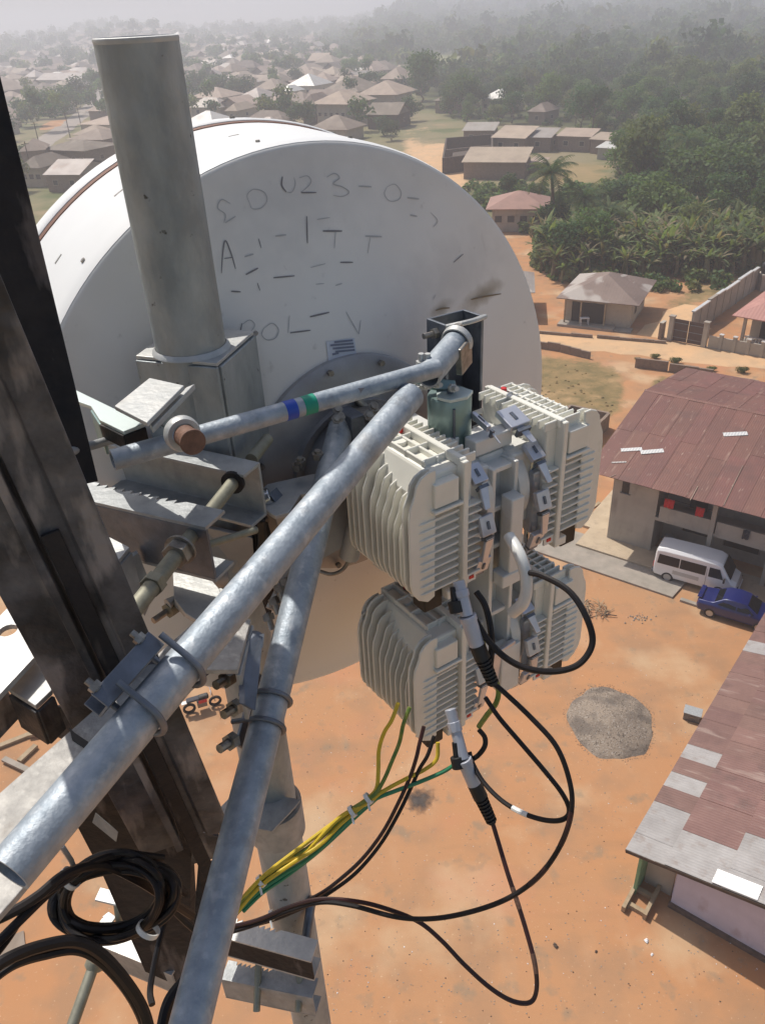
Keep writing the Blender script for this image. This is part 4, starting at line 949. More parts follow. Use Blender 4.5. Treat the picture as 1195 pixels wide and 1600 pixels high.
# palms
def palm(u, v, h, fl, label, nf=20, seed=1):
    p = at(u, v); g = random.Random(seed); t = empty('coconut_palm', p, label, 'palm'); mb = MB()
    pts = [p + Vector((.25 * math.sin(k * .5), .1 * k * .3, h * k / 8)) for k in range(9)]
    mb.tube(pts, .22, 8); mb.build('trunk', M['trunk'], t, smooth=True)
    top = pts[-1]
    for i in range(nf):
        a = i * 2.399; el = 1.2 - 1.5 * i / nf; d = Vector((math.cos(a), math.sin(a), 0)); s_ = Vector((-d.y, d.x, 0)); q = top; m_ = MB(); K = 12; L = fl * g.uniform(.85, 1.1)
        for k in range(K):
            e = el - 1.5 * (k / K) ** 1.3; q2 = q + (d * math.cos(e) + Z * math.sin(e)) * (L / K)
            m_.add([q - s_ * .04, q + s_ * .04, q2 + s_ * .03, q2 - s_ * .03], [(0, 1, 2, 3)])
            ll = fl * .26 * math.sin(math.pi * (.1 + .85 * (k + .5) / K))
            for sg in (1, -1):
                for j in (0, .5):
                    b0 = q.lerp(q2, j); m_.add([b0, q.lerp(q2, j + .38), q.lerp(q2, j + .3) + s_ * sg * ll + d * ll * .45 - Z * ll * g.uniform(.3, .7)], [(0, 1, 2)])
            q = q2
        f = m_.build('frond', M['leaf_d'] if i % 4 else M['leaf_o'], t)
    return t
pp_ = at(856, 356); OCC.append((pp_.x, pp_.y, 2.0))
palm(858, 372, 8.6, 4.4, 'tall coconut palm in front of the salmon roofed house', 24, 1)
palm(910, 372, 5.4, 3.8, 'shorter coconut palm right of the tall one at the wood edge', 20, 2)
palm(1065, 300, 8, 4, 'coconut palm deep in the wood at the right', 18, 3)
palm(950, 392, 4.5, 3.4, 'low spreading palm among the banana plants', 18, 4)

# the wood: jittered grid in the world, nearest trees individual, the rest one mass
cand = []
rr2 = np.random.default_rng(3)
def cells(r0, r1, step):
    for y in np.arange(r0 * .5, r1, step):
        for x in np.arange(-60, r1 * .75, step):
            r = math.hypot(x, y)
            if r0 <= r < r1: yield x + rr2.uniform(-.42, .42) * step, y + rr2.uniform(-.42, .42) * step, r
for r0, r1, st in ((88, 190, 5.2), (190, 380, 7.5), (380, 750, 11), (750, 1500, 18), (1500, 2900, 34)):
    for x, y, r in cells(r0, r1, st):
        u, v = px_of((x, y, hill(x, y) if r > 190 else 0))
        if u < 480 or u > 1290 or v < -45: continue
        if u < 962 and 283 < v < 318: continue
        if u < 850 and 318 <= v < 378 and rr2.random() < .45: continue
        if r < 190 and v > 428: continue
        if not inpoly(x, y, FOREST): continue
        if inpoly(x, y, MEADOW) or inpoly(x, y, DRYPLOT): continue
        if r < 400 and hidden(u, v): continue
        if r < 400 and not free(x, y, 2.2): continue
        if r < 135 and v > 395 and rr2.random() < .62: continue
        cand.append((r, x, y, u, v))
cand.sort()
wood = 'trees of the wood on the right'
KN = ['leaf', 'dark', 'olive']; KL = {'leaf': 'leafy green tree standing in the thick wood at the right', 'dark': 'dark green tree standing in the thick wood at the right', 'olive': 'dusty olive tree standing in the thick wood at the right'}
NEAR_T = 270
for i, (r, x, y, u, v) in enumerate(cand[:NEAR_T]):
    kd = KN[int(rng.choice(3, p=[.5, .3, .2]))]; plc = 'beside the compound houses' if v < 300 and u < 1000 else ('just behind the banana plants' if v > 375 else ('deep in the wood behind the dry plot' if v < 300 else 'in the middle of the wood'))
    if u < 870 and v >= 300: plc = 'around the salmon roofed house'
    rad = rng.uniform(1.8, 4.0) * (1 if r > 125 else .75) * (1.5 if rng.random() < .15 else 1)
    if u < 965 and v > 283 and v < 375: rad *= .55
    h_ = rad * rng.uniform(1.7, 2.4) + .5
    tree(x, y, rad, h_, kd, {'leaf': 'leafy green tree ', 'dark': 'dark green tree ', 'olive': 'dusty olive tree '}[kd] + plc, wood, z=hill(x, y) - .1)
far_q, far_m = [], []
TPL = [crown_arrays(50 + s, 260, .125, 1, .85, 10) for s in range(5)]; TPS = [crown_arrays(70 + s, 90, .2, 1, .8, 8) for s in range(5)]
def mass(x, y, r, rad, h_, q=far_q, mm=far_m, pk=(.45, .3, .25)):
    T = (TPL if r < 420 else TPS)[int(rng.integers(5))]; a = rng.uniform(0, 6.28); c_, s_ = math.cos(a), math.sin(a)
    v = T.copy(); X = v[:, 0] * c_ - v[:, 1] * s_; Y = v[:, 0] * s_ + v[:, 1] * c_
    v[:, 0] = X * rad + x; v[:, 1] = Y * rad + y; v[:, 2] = v[:, 2] * rad * rng.uniform(.8, 1.25) + hill(x, y) + max(0, h_ - rad * 1.7)
    q.append(v); mm.append(np.full(len(v) // 4, int(rng.choice(3, p=pk))))
for r, x, y, u, v in cand[NEAR_T:]:
    rad = rng.uniform(2.4, 5.4) * (1.45 if rng.random() < .12 else 1) * (1 if r < 380 else 1.35 if r < 750 else 2.1 if r < 1500 else 3.6); mass(x, y, r, rad, rad * rng.uniform(1.5, 2.1))
wm = quads_mesh('far_wood', np.concatenate(far_q), [M['leaf'], M['leaf_d'], M['leaf_o']], np.concatenate(far_m))
wo_ = D.objects.new('far_wood', wm); COL.objects.link(wo_); wo_['kind'] = 'stuff'; wo_['label'] = 'dense wood covering the hazy hills at the right and on the skyline'
# low undergrowth filling the gaps of the near wood, countless shrubs
q_, m_ = [], []
for _ in range(2600):
    u, v = rng.uniform(600, 1240), rng.uniform(165, 458); p = at(u, v)
    if not inpoly(p.x, p.y, FOREST) or hidden(u, v) or not free(p.x, p.y, .8) or inpoly(p.x, p.y, DRYPLOT): continue
    if v > 425 and rng.random() < .6: continue
    rad = rng.uniform(.8, 1.7); T = TPS[int(rng.integers(5))].copy() * rad; T[:, 0] += p.x; T[:, 1] += p.y; T[:, 2] += hill(p.x, p.y) - .2 * rad; q_.append(T); m_.append(np.full(len(T) // 4, int(rng.choice(3, p=[.5, .2, .3]))))
um = quads_mesh('undergrowth', np.concatenate(q_), [M['leaf'], M['leaf_d'], M['leaf_o']], np.concatenate(m_)); uo = D.objects.new('undergrowth', um); COL.objects.link(uo); uo['kind'] = 'stuff'
# dry tufts over the scrub, countless
TT = crown_arrays(99, 26, .3, 1, .7, 4); q_ = []; m_ = []
for _ in range(700):
    u, v = rng.uniform(840, 1200), rng.uniform(555, 760); p = at(u, v)
    if scrubw(p.x, p.y) < .8 or pathw(p.x, p.y) < 1.0 or (math.sin(p.x * .9) * math.sin(p.y * .7 + 1) < -.15): continue
    T = TT.copy() * rng.uniform(.07, .14) * np.array([1.6, 1.6, .6]); T[:, 0] += p.x; T[:, 1] += p.y; q_.append(T); m_.append(np.full(len(T) // 4, int(rng.random() < .8)))
sm = quads_mesh('dry_grass', np.concatenate(q_), [M['leaf_y'], M['scrub']], np.concatenate(m_)); so = D.objects.new('dry_grass', sm); COL.objects.link(so); so['kind'] = 'stuff'
for u, v, r_, lb_ in [(1024, 560, .8, 'small bush behind the dark low wall, leftmost one'), (1056, 568, 1.0, 'wide bush behind the dark low wall'), (1112, 580, .8, 'dry bush at the end of the dark low wall'), (1160, 583, 1.0, 'low bush at the road edge above the red roof'), (996, 562, .5, 'tiny bush at the gap in the low walls')]:
    p = at(u, v); b = D.objects.new('bush', CRO[0]); COL.objects.link(b); b.location = p - Z * .1; b.scale = (r_ * .7, r_ * .45, r_ * .5); tag(b, lb_, 'bush')

# the town: rows of houses and trees fading into the haze
TOWNR = [M['rustroof'], M['greyroof'], M['tanroof'], M['tanroof'], M['whiteroof']]; TNAM = ['brown', 'grey', 'tan', 'tan', 'bright zinc']
town = []
for r0, r1, st in ((150, 420, 17), (420, 900, 19), (900, 1600, 30), (1600, 2300, 60)):
    an0 = R(-32); 
    for i in np.arange(-r1, r1, st):
        for j in np.arange(0, r1, st * .9):
            x = i * math.cos(an0) - j * math.sin(an0); y = i * math.sin(an0) + j * math.cos(an0); r = math.hypot(x, y)
            if not r0 <= r < r1: continue
            x += rng.uniform(-.25, .25) * st; y += rng.uniform(-.25, .25) * st
            u, v = px_of((x, y, 0))
            if u < -25 or u > 660 or v > 330 or (u > 540 and v > 150): continue
            if inpoly(x, y, FOREST) or inpoly(x, y, LANE) or hidden(u, v) or hidden(u, v - 6): continue
            if any((x - a) ** 2 + (y - b) ** 2 < (c + 8) ** 2 for a, b, c in HOUSES) or not free(x, y, 5): continue
            if min((Vector((x, y, 0)) - a.lerp(b, max(0, min(1, (Vector((x, y, 0)) - a).dot(b - a) / (b - a).length_squared)))).length for a, b in zip(rl, rl[1:])) < 12: continue
            if 145 < u < 300 and v > 80: 
                if (u - 150) / 150 < 1 and u > 165 + (v - 60) * .1 and u < 285 + (v - 60) * .1: continue
            town.append((r, x, y, u, v))
town.sort()
tcount = 0; tq, tm = [], []; sb = MB()
tgrp = 'houses of the hazy town'
for r, x, y, u, v in town:
    dens = .93 if u < 150 else (.80 if v > 60 else .5)
    if v < 110 and u > 430: dens = .28
    if rng.random() > dens or r > 1900:
        if rng.random() < (.95 if u > 150 else .6): 
            rad = rng.uniform(3, 5.5) * (1 if r < 900 else 1.6); tq.append((r, x, y, rad))
        continue
    k = int(rng.choice(5, p=[.36, .15, .28, .17, .04])); L = rng.uniform(8, 14); W_ = rng.uniform(7, 10.5); H_ = rng.choice([3, 3.2, 5.2], p=[.55, .35, .1]); az = rng.choice([122, 212]) + rng.uniform(-7, 7)
    kd = 'hip' if rng.random() < .75 else 'gable'; rise = rng.uniform(1.8, 3.8)
    if tcount < 230:
        d_ = 'near' if r < 420 else ('middle' if r < 620 else 'far')
        house('town_house', (x, y, hill(x, y) - .1), az, L, W_, H_, TOWNR[k], M['cream'] if rng.random() < .7 else M['mud'], 'low %s roofed house in the %s rows of the hazy town' % (TNAM[k], d_), 'house', tgrp, kd, rise, .9, parts=r < 330, wins=[(L * .25, H_ * .55, 1.1, 1.1), (L * .7, H_ * .55, 1.1, 1.1)] if r < 330 else ())
        tcount += 1
    else:
        ux = hdir(az); rzz = math.atan2(ux.y, ux.x); t_ = MB(); t_.box((L / 2, W_ / 2, H_ / 2), (L, W_, H_)); t_.cur = 1 + k % 5; roofgeo(t_, L, W_, H_, .9, rise, kd)
        c_, s_ = math.cos(rzz), math.sin(rzz); n0 = len(sb.v); h0 = hill(x, y)
        sb.v += [(a * c_ - b * s_ + x, a * s_ + b * c_ + y, z + h0) for a, b, z in t_.v]; sb.f += [tuple(i + n0 for i in f) for f in t_.f]; sb.m += t_.m
if sb.v:
    so = sb.build('distant_houses', [M['cream']] + TOWNR, None); so['kind'] = 'stuff'; so['label'] = 'countless tiny houses of the town fading into the haze'
tg = 'trees between the houses of the town'; far_q2, far_m2 = [], []; nt_ = 0
for r, x, y, rad in tq:
    if not free(x, y, 1): continue
    if r < 560 and nt_ < 110:
        kd = KN[int(rng.choice(3, p=[.4, .45, .15]))]; tree(x, y, rad, rad * 1.9, kd, {'leaf': 'green tree', 'dark': 'dark green tree', 'olive': 'dusty olive tree'}[kd] + ' growing between houses of the hazy town', tg, z=hill(x, y) - .1); nt_ += 1
    else: mass(x, y, r, rad, rad * 1.9, far_q2, far_m2, (.4, .45, .15))
# skyline trees and more scattered trees of the town as one mass
for _ in range(950):
    u = rng.uniform(-20, 640); v = rng.uniform(22, 120) if rng.random() < .75 else rng.uniform(100, 215)
    r_ = ray(u, max(v, 31.5 - u * .052 + 26)); 
    p = at(u, max(v, 62 - u * .052 + 0))
    if p.y > 4200 or p.y < 0: continue
    r = math.hypot(p.x, p.y)
    if hidden(u, v) or inpoly(p.x, p.y, LANE) or (r < 700 and not free(p.x, p.y, 5)): continue
    if any((p.x - a[1]) ** 2 + (p.y - a[2]) ** 2 < 90 for a in town if abs(a[0] - r) < 12): continue
    mass(p.x, p.y, r, rng.uniform(2.5, 5) * (1 if r < 700 else 1.8 if r < 1500 else 3), rng.uniform(7, 12), far_q2, far_m2, (.45, .4, .15))
for _ in range(420):                                        # tall crowns on the hill crest
    a = R(rng.uniform(-30, 30)); r = rng.uniform(1200, 2600); x, y = math.sin(a) * r, math.cos(a) * r
    mass(x, y, r, rng.uniform(6, 13), rng.uniform(14, 26), far_q2, far_m2, (.45, .4, .15))
if far_q2:
    wm = quads_mesh('town_trees', np.concatenate(far_q2), [M['leaf'], M['leaf_d'], M['leaf_o']], np.concatenate(far_m2)); t_ = D.objects.new('town_trees', wm); COL.objects.link(t_); t_['kind'] = 'stuff'; t_['label'] = 'countless far trees among the houses of the hazy town'
# utility poles along the tar road
for k, (u, v, h_) in enumerate([(50, 254, 9), (97, 232, 9), (115, 210, 9), (139, 182, 9), (150, 172, 8), (33, 285, 8)]):
    p = at(u, v) + Vector((3, 0, 0)); t = empty('utility_pole', p, 'thin wooden utility pole by the tar road, number %s from the steel leg outward' % ['two', 'three', 'four', 'five', 'six', 'one'][k] if False else ['utility pole beside the two-storey brown house', 'utility pole at the bend before the round trees', 'utility pole opposite the red verge', 'utility pole under the big round trees', 'farthest utility pole at the end of the tar road', 'utility pole nearest the dark steel leg'][k], 'pole', 'utility poles along the tar road')
    MB().cyl(p, p + Z * h_, .14, 7, r2=.1).build('shaft', M['darkwood'], t); MB().box(p + Z * (h_ - .5), (1.6, .12, .12), .6).build('crossarm', M['darkwood'], t)
# ------------------------------------------------------------------ vehicles and small things in the yard
def prism_side(mb, prof, w0, w1=None, n=None):
    """body from a side profile in (x, z), full width w0 below, w1 above for points flagged"""
    pass
def loft(mb, secs):                                         # secs: list of rings of equal length
    n = len(secs[0]); vs = [p for s in secs for p in s]; K = len(secs)
    fs = [(k * n + i, k * n + (i + 1) % n, (k + 1) * n + (i + 1) % n, (k + 1) * n + i) for k in range(K - 1) for i in range(n)] + [tuple(range(n))[::-1], tuple(range((K - 1) * n, K * n))]
    mb.add(vs, fs)
def wheel(par, x, y, r, w_, sgn):
    t = MB().lathe((x, y - w_ / 2, r), (0, 1, 0), [(0, r * .62), (0, r * .9), (.03, r), (w_ - .03, r), (w_, r * .9), (w_, r * .62)], 24).build('wheel', M['tyre'], par, local=True, smooth=True)
    MB().lathe((x, y + sgn * (w_ / 2 - .02), r), (0, sgn, 0), [(0, 0), (.02, r * .2), (.01, r * .5), (.025, r * .64), (0, r * .66), (-.05, r * .66)], 20).build('rim', M['rim'], t, local=True, smooth=True)
# van: x = forward, y = left
va, vb = at(1030, 901), at(1122, 927)
dv = (vb - va).normalized(); ang = math.atan2(dv.y, dv.x)
vl = Vector((-dv.y, dv.x, 0))
vp = (at(1046, 911) + at(1115, 930)) / 2 + vl * .85
van = empty('minibus', vp, 'white high-roofed minibus parked in front of the two-storey house', 'van', rz=ang)
S = .98
def ring(x, zb, zt, wb, wm, wt, zm):
    r = [(wb, zb), (wm, zb + .18), (wm, zm), (wt, zt - .16), (wt - .16, zt)]
    return [Vector((x, y, z)) for y, z in r] + [Vector((x, -y, z)) for y, z in r[::-1]]
secs = [ring(-2.38, .50, 1.95, .80, .83, .70, 1.05), ring(-2.30, .36, 2.10, .84, .87, .76, 1.1), ring(-1.9, .32, 2.17, .85, .88, .78, 1.1), ring(0, .32, 2.2, .85, .88, .78, 1.1), ring(1.05, .32, 2.17, .85, .88, .77, 1.1),
        ring(1.35, .32, 2.05, .85, .88, .74, 1.1), ring(1.95, .32, 1.22, .85, .87, .80, 1.0), ring(2.28, .34, 1.06, .82, .84, .76, .85), ring(2.40, .42, .80, .74, .76, .70, .66)]
b = MB(); loft(b, secs); b.build('body', M['whitecar'], van, local=True, smooth=True, angle=30, bevel=.02)
for sg in (-1, 1):
    def sidepane(xs, name, lab=None):
        P_ = []
        for x, z, in xs:
            t = (z - 1.1) / (2.0 - 1.1); P_.append((x, sg * (.885 - .10 * max(0, t) + .004), z))
        m_ = MB(); q = [Vector(p) for p in P_]; m_.plate(q, (0, 1, .1 * sg), .012); return m_.build(name, M['autoglass'], van, local=True)
    sidepane([(-2.2, 1.18), (-.95, 1.18), (-.95, 1.78), (-2.15, 1.78)], 'window')
    sidepane([(-.90, 1.18), (.55, 1.18), (.55, 1.78), (-.90, 1.78)], 'window')
    sidepane([(.72, 1.18), (1.55, 1.18), (1.28, 1.78), (.72, 1.78)], 'window')
    MB().box((-.5, sg * .885, .80), (1.5, .008, .26)).build('stripe_decal', M['decal'], van, local=True)
    MB().box((.62, sg * .888, 1.05), (.02, .01, 1.3)).build('door_seam', M['darkzinc'], van, local=True)
    MB().box((.80, sg * .90, 1.02), (.16, .04, .05)).build('handle', M['whitecar'], van, local=True)
    MB().box((1.62, sg * 1.0, 1.22), (.10, .20, .26)).build('mirror', M['rubber'], van, local=True, bevel=.02)
    van.scale = (.94, .94, .94); wheel(van, -1.50, sg * .78, .34, .22, sg); wheel(van, 1.42, sg * .78, .34, .22, sg)
    MB().box((2.36, sg * .58, .74), (.08, .28, .16)).build('headlight', M['glass'], van, local=True, bevel=.02)
    MB().box((-2.40, sg * .72, .95), (.05, .14, .34)).build('tail_light', M['red'], van, local=True)
MB().plate([Vector((1.42, -.68, 1.99)), Vector((1.42, .68, 1.99)), Vector((1.93, .76, 1.27)), Vector((1.93, -.76, 1.27))], (.82, 0, .57), .03).build('windscreen', M['autoglass'], van, local=True)
MB().box((-2.40, 0, 1.5), (.02, 1.1, .5)).build('rear_window', M['autoglass'], van, local=True)
MB().box((2.42, 0, .48), (.10, 1.4, .2)).build('bumper', M['whitecar'], van, local=True, bevel=.03)
MB().box((-2.43, 0, .48), (.12, 1.6, .2)).build('bumper', M['darkzinc'], van, local=True, bevel=.03)
# car
ca, cb = at(1101, 962), at(1170, 983)
dc = (cb - ca).normalized(); cang = math.atan2(dc.y, dc.x); cl = Vector((-dc.y, dc.x, 0))
cp = (ca + cb) / 2 + cl * .75 + dc * .3
car = empty('saloon_car', cp, 'dark blue saloon car parked beside the white minibus', 'car', rz=cang)
def cring(x, zb, zs, zt, wb, wt):                           # shoulder zs, top zt
    r = [(wb - .08, zb), (wb, zb + .15), (wb, zs - .1), (wb - .06, zs), (wt, zt)]
    return [Vector((x, y, z)) for y, z in r] + [Vector((x, -y, z)) for y, z in r[::-1]]
car.scale = (.93, .95, .95)
secs = [cring(-2.12, .42, .74, .80, .70, .55), cring(-2.02, .28, .86, .92, .80, .66), cring(-1.45, .24, .90, .96, .84, .70), cring(-1.25, .24, .92, .99, .84, .70), cring(-.68, .24, .92, 1.36, .85, .62),
        cring(-.1, .24, .92, 1.42, .85, .64), cring(.42, .24, .91, 1.37, .85, .62), cring(1.12, .24, .88, .95, .84, .68), cring(1.75, .26, .80, .84, .80, .64), cring(2.08, .34, .68, .72, .70, .55)]
b = MB(); loft(b, secs); b.build('body', M['bluecar'], car, local=True, smooth=True, angle=35, bevel=.015)
MB().plate([Vector((.50, -.53, 1.335)), Vector((.50, .53, 1.335)), Vector((1.06, .66, 1.0)), Vector((1.06, -.66, 1.0))], (.53, 0, .85), .03).build('windscreen', M['autoglass'], car, local=True)
MB().plate([Vector((-.68, -.52, 1.335)), Vector((-.68, .52, 1.335)), Vector((-1.2, .64, 1.02)), Vector((-1.2, -.64, 1.02))], (-.53, 0, .85), .03).build('rear_window', M['autoglass'], car, local=True)
for sg in (-1, 1):
    MB().plate([Vector((-.05, sg * .81, .94)), Vector((-.05, sg * .62, 1.32)), Vector((-.58, sg * .61, 1.30)), Vector((-1.02, sg * .78, .98))], (0, .9 * sg, .45), .02).build('window', M['autoglass'], car, local=True)
    MB().plate([Vector((.02, sg * .81, .94)), Vector((.02, sg * .62, 1.32)), Vector((.40, sg * .62, 1.30)), Vector((.92, sg * .79, .95))], (0, .9 * sg, .45), .02).build('window', M['autoglass'], car, local=True)
    wheel(car, -1.32, sg * .76, .30, .2, sg); wheel(car, 1.28, sg * .76, .30, .2, sg)
    MB().box((.72, sg * .92, .98), (.1, .16, .1)).build('mirror', M['bluecar'], car, local=True, bevel=.02)
    MB().box((2.02, sg * .5, .62), (.08, .3, .12)).build('headlight', M['glass'], car, local=True, bevel=.02)
    MB().box((-2.08, sg * .55, .72), (.05, .26, .14)).build('tail_light', M['red'], car, local=True)
MB().box((-2.04, 0, 1.02), (.24, 1.2, .04)).build('spoiler', M['bluecar'], car, local=True, bevel=.01)
for sg in (-1, 1): MB().box((-2.0, sg * .5, .96), (.08, .06, .12)).build('spoiler_post', M['bluecar'], car, local=True)
# motorbike seen straight from above between the steel members
mp_ = at(318, 1108); mk = empty('motorbike', mp_, 'black motorbike with red side panel seen below between the steel parts', 'motorbike', rz=.35)
for x in (-.62, .62): MB().lathe((x, -.06, .3), (0, 1, 0), [(0, .2), (0, .28), (.03, .31), (.09, .31), (.12, .28), (.12, .2)], 20).build('wheel', M['tyre'], mk, local=True, smooth=True)
MB().frame((.12, 0, .78), X3, Y3, Z, .5, .28, .24).build('fuel_tank', M['rubber'], mk, local=True, bevel=.08)
MB().frame((-.38, 0, .80), X3, Y3, Z, .62, .3, .12).build('seat', M['darkcloth'], mk, local=True, bevel=.05)
MB().frame((0.0, 0, .45), X3, Y3, Z, .46, .3, .36).build('engine', M['bolt'], mk, local=True, bevel=.03)
MB().frame((.05, -.17, .66), X3, Y3, Z, .4, .04, .2).build('side_panel', M['red'], mk, local=True, bevel=.02)
MB().tube([(.42, -.36, 1.02), (.5, -.2, 1.06), (.5, .2, 1.06), (.42, .36, 1.02)], .018).build('handlebar', M['chrome'], mk, local=True)
MB().tube([(.5, 0, 1.0), (.62, 0, .3)], .035).build('fork', M['chrome'], mk, local=True); MB().frame((-.8, 0, .72), X3, Y3, Z, .25, .22, .04).build('rack', M['chrome'], mk, local=True)
# gravel heap, fine stones loose on it
gc = at(953, 1128); mb = MB(); N1, N2 = 56, 22; vs = []
g = random.Random(4); hmax = .52
def heap(a, t):
    rr_ = (1.92 + .10 * math.sin(a * 2 + 1) + .07 * math.sin(a * 5) + .03 * math.sin(a * 11))
    return rr_ * t, hmax * max(0, (1 - t ** 1.35)) + (.02 * math.sin(a * 3 + t * 7) + .015 * math.sin(a * 5 - t * 9)) * t * (1 - t) * 2
vs.append(tuple(gc + Z * hmax))
for k in range(1, N2):
    for i in range(N1):
        a = 2 * math.pi * i / N1; t = k / (N2 - 1); r_, h_ = heap(a, t); vs.append((gc.x + math.cos(a) * r_ * .97, gc.y + math.sin(a) * r_ * 1.22, h_ + g.uniform(-.012, .012) + (-.03 if k == N2 - 1 else 0)))
fs = [(0, 1 + i, 1 + (i + 1) % N1) for i in range(N1)] + [(1 + (k - 1) * N1 + i, 1 + k * N1 + i, 1 + k * N1 + (i + 1) % N1, 1 + (k - 1) * N1 + (i + 1) % N1) for k in range(1, N2 - 1) for i in range(N1)]
gh = mb.add(vs, fs).build('gravel_heap', M['gravel'], None, smooth=True, angle=180, origin=gc); tag(gh, 'round low heap of grey brown gravel on the orange yard', 'gravel heap')
b = MB(); b2 = MB()
def stone(b, p, s):
    a = [Vector((g.uniform(-1, 1), g.uniform(-1, 1), g.uniform(-.6, .6))) for _ in range(0)]
    vs = [p + Vector((x * s * g.uniform(.6, 1.2), y * s * g.uniform(.6, 1.2), z * s * g.uniform(.5, .9))) for x, y, z in ((1, 0, 0), (-1, 0, 0), (0, 1, 0), (0, -1, 0), (0, 0, 1), (0, 0, -1))]
    b.add(vs, [(0, 2, 4), (2, 1, 4), (1, 3, 4), (3, 0, 4), (2, 0, 5), (1, 2, 5), (3, 1, 5), (0, 3, 5)])
for _ in range(1500):
    a = g.uniform(0, 6.283); t = math.sqrt(g.random()) * 1.06; r_, h_ = heap(a, min(t, 1)); r_ = r_ * max(1, t) if t <= 1 else r_ * t
    stone(b, gc + Vector((math.cos(a) * r_ * .97, math.sin(a) * r_ * 1.22, max(0, h_) + .01)), g.uniform(.012, .030))
so = b.build('loose_gravel', M['gravel'], None); so['kind'] = 'stuff'
# small litter of the yard, countless
b = MB(); bw_ = MB(); bd = MB()
for _ in range(1900):
    u, v = g.uniform(420, 1190), g.uniform(860, 1590); p = at(u, v); 
    if p.y > 39 and p.x > 10: continue
    stone([b, bd, b, bw_][g.randrange(4)] if g.random() < .4 else b, p + Z * .01, g.uniform(.012, .035))
for bb_, m_, nm in ((b, M['concrete'], 'pebbles'), (bd, M['darkwood'], 'dark_litter'), (bw_, M['whitecar'], 'white_litter')):
    so = bb_.build(nm, m_, None); so['kind'] = 'stuff'
# two dark lumps and one white scrap on the sand
for (u, v, s_, m_, nm, lb_, ct) in [(868, 1478, .10, 'darkwood', 'dark_clod', 'larger dark clod on the sand below the cable loop', 'clod'), (931, 1487, .06, 'darkwood', 'dark_clod', 'smaller dark clod on the sand right of the larger one', 'clod'), (1009, 1471, .09, 'whitecar', 'white_scrap', 'white scrap lying on the sand below the lavender house', 'scrap'), (1018, 1492, .05, 'whitecar', 'white_scrap', 'tiny white scrap below the larger white one', 'scrap'), (1012, 900, .0, 'darkwood', '', '', '')]:
    if s_ == 0: continue
    bq = MB(); p = at(u, v)
    for _ in range(4): stone(bq, p + Vector((g.uniform(-s_, s_) * .5, g.uniform(-s_, s_) * .5, s_ * .4)), s_ * .8)
    tag(bq.build(nm, M[m_], None, origin=p), lb_, ct)
# dark battered box by the lavender roof
bp_ = at(1080, 1122); bx = empty('metal_box', bp_, 'dark grey metal box lying near the patchwork roof edge', 'box', rz=-.5)
MB().box((0, 0, .22), (.72, .5, .44)).build('body', M['darkzinc'], bx, local=True, bevel=.02); MB().box((0, 0, .455), (.78, .56, .03)).build('lid', M['galv'], bx, local=True, bevel=.01); MB().box((0, -.262, .3), (.2, .02, .04)).build('handle', M['bolt'], bx, local=True)
# pile of sticks and firewood
sp = at(928, 955); fw_ = empty('stick_pile', sp, 'loose pile of thin sticks lying beside the radio units', 'stick pile')
for k in range(34):
    a = g.uniform(0, 3.14); c_ = sp + Vector((g.uniform(-.8, .8), g.uniform(-.55, .55), .05 + g.random() * .16)); d = Vector((math.cos(a), math.sin(a), g.uniform(-.08, .08))) * g.uniform(.25, .6)
    MB().cyl(c_ - d, c_ + d, g.uniform(.012, .028), 5).build('stick', M['wood'] if k % 3 else M['darkwood'], fw_)
p2_ = at(1000, 965); bq = MB()
for _ in range(30): stone(bq, p2_ + Vector((g.gauss(0, .3), g.gauss(0, .2), .03)), g.uniform(.03, .08))
tag(bq.build('rubble', M['concrete'], None, origin=p2_), 'small scatter of rubble right of the stick pile', 'rubble')
# steps / timber frame at the corner of the lavender house
k0 = at(972, 1425); kd_ = (at(1012, 1350) - k0).normalized(); ks = Vector((kd_.y, -kd_.x, 0)); fr = empty('timber_ramp', k0, 'small timber ramp frame leaning at the corner of the lavender house', 'ramp')
for s_ in (0.0, .72): MB().frame(k0 + kd_ * .95 + ks * s_ + Z * .16, kd_, ks, Z, 1.9 - s_ * .5, .13, .30).build('side_board', M['wood'], fr)
for j in range(2): MB().frame(k0 + kd_ * (.35 + .75 * j) + ks * .36 + Z * .10, kd_, ks, Z, .16, .58, .18).build('step', M['wood'], fr)
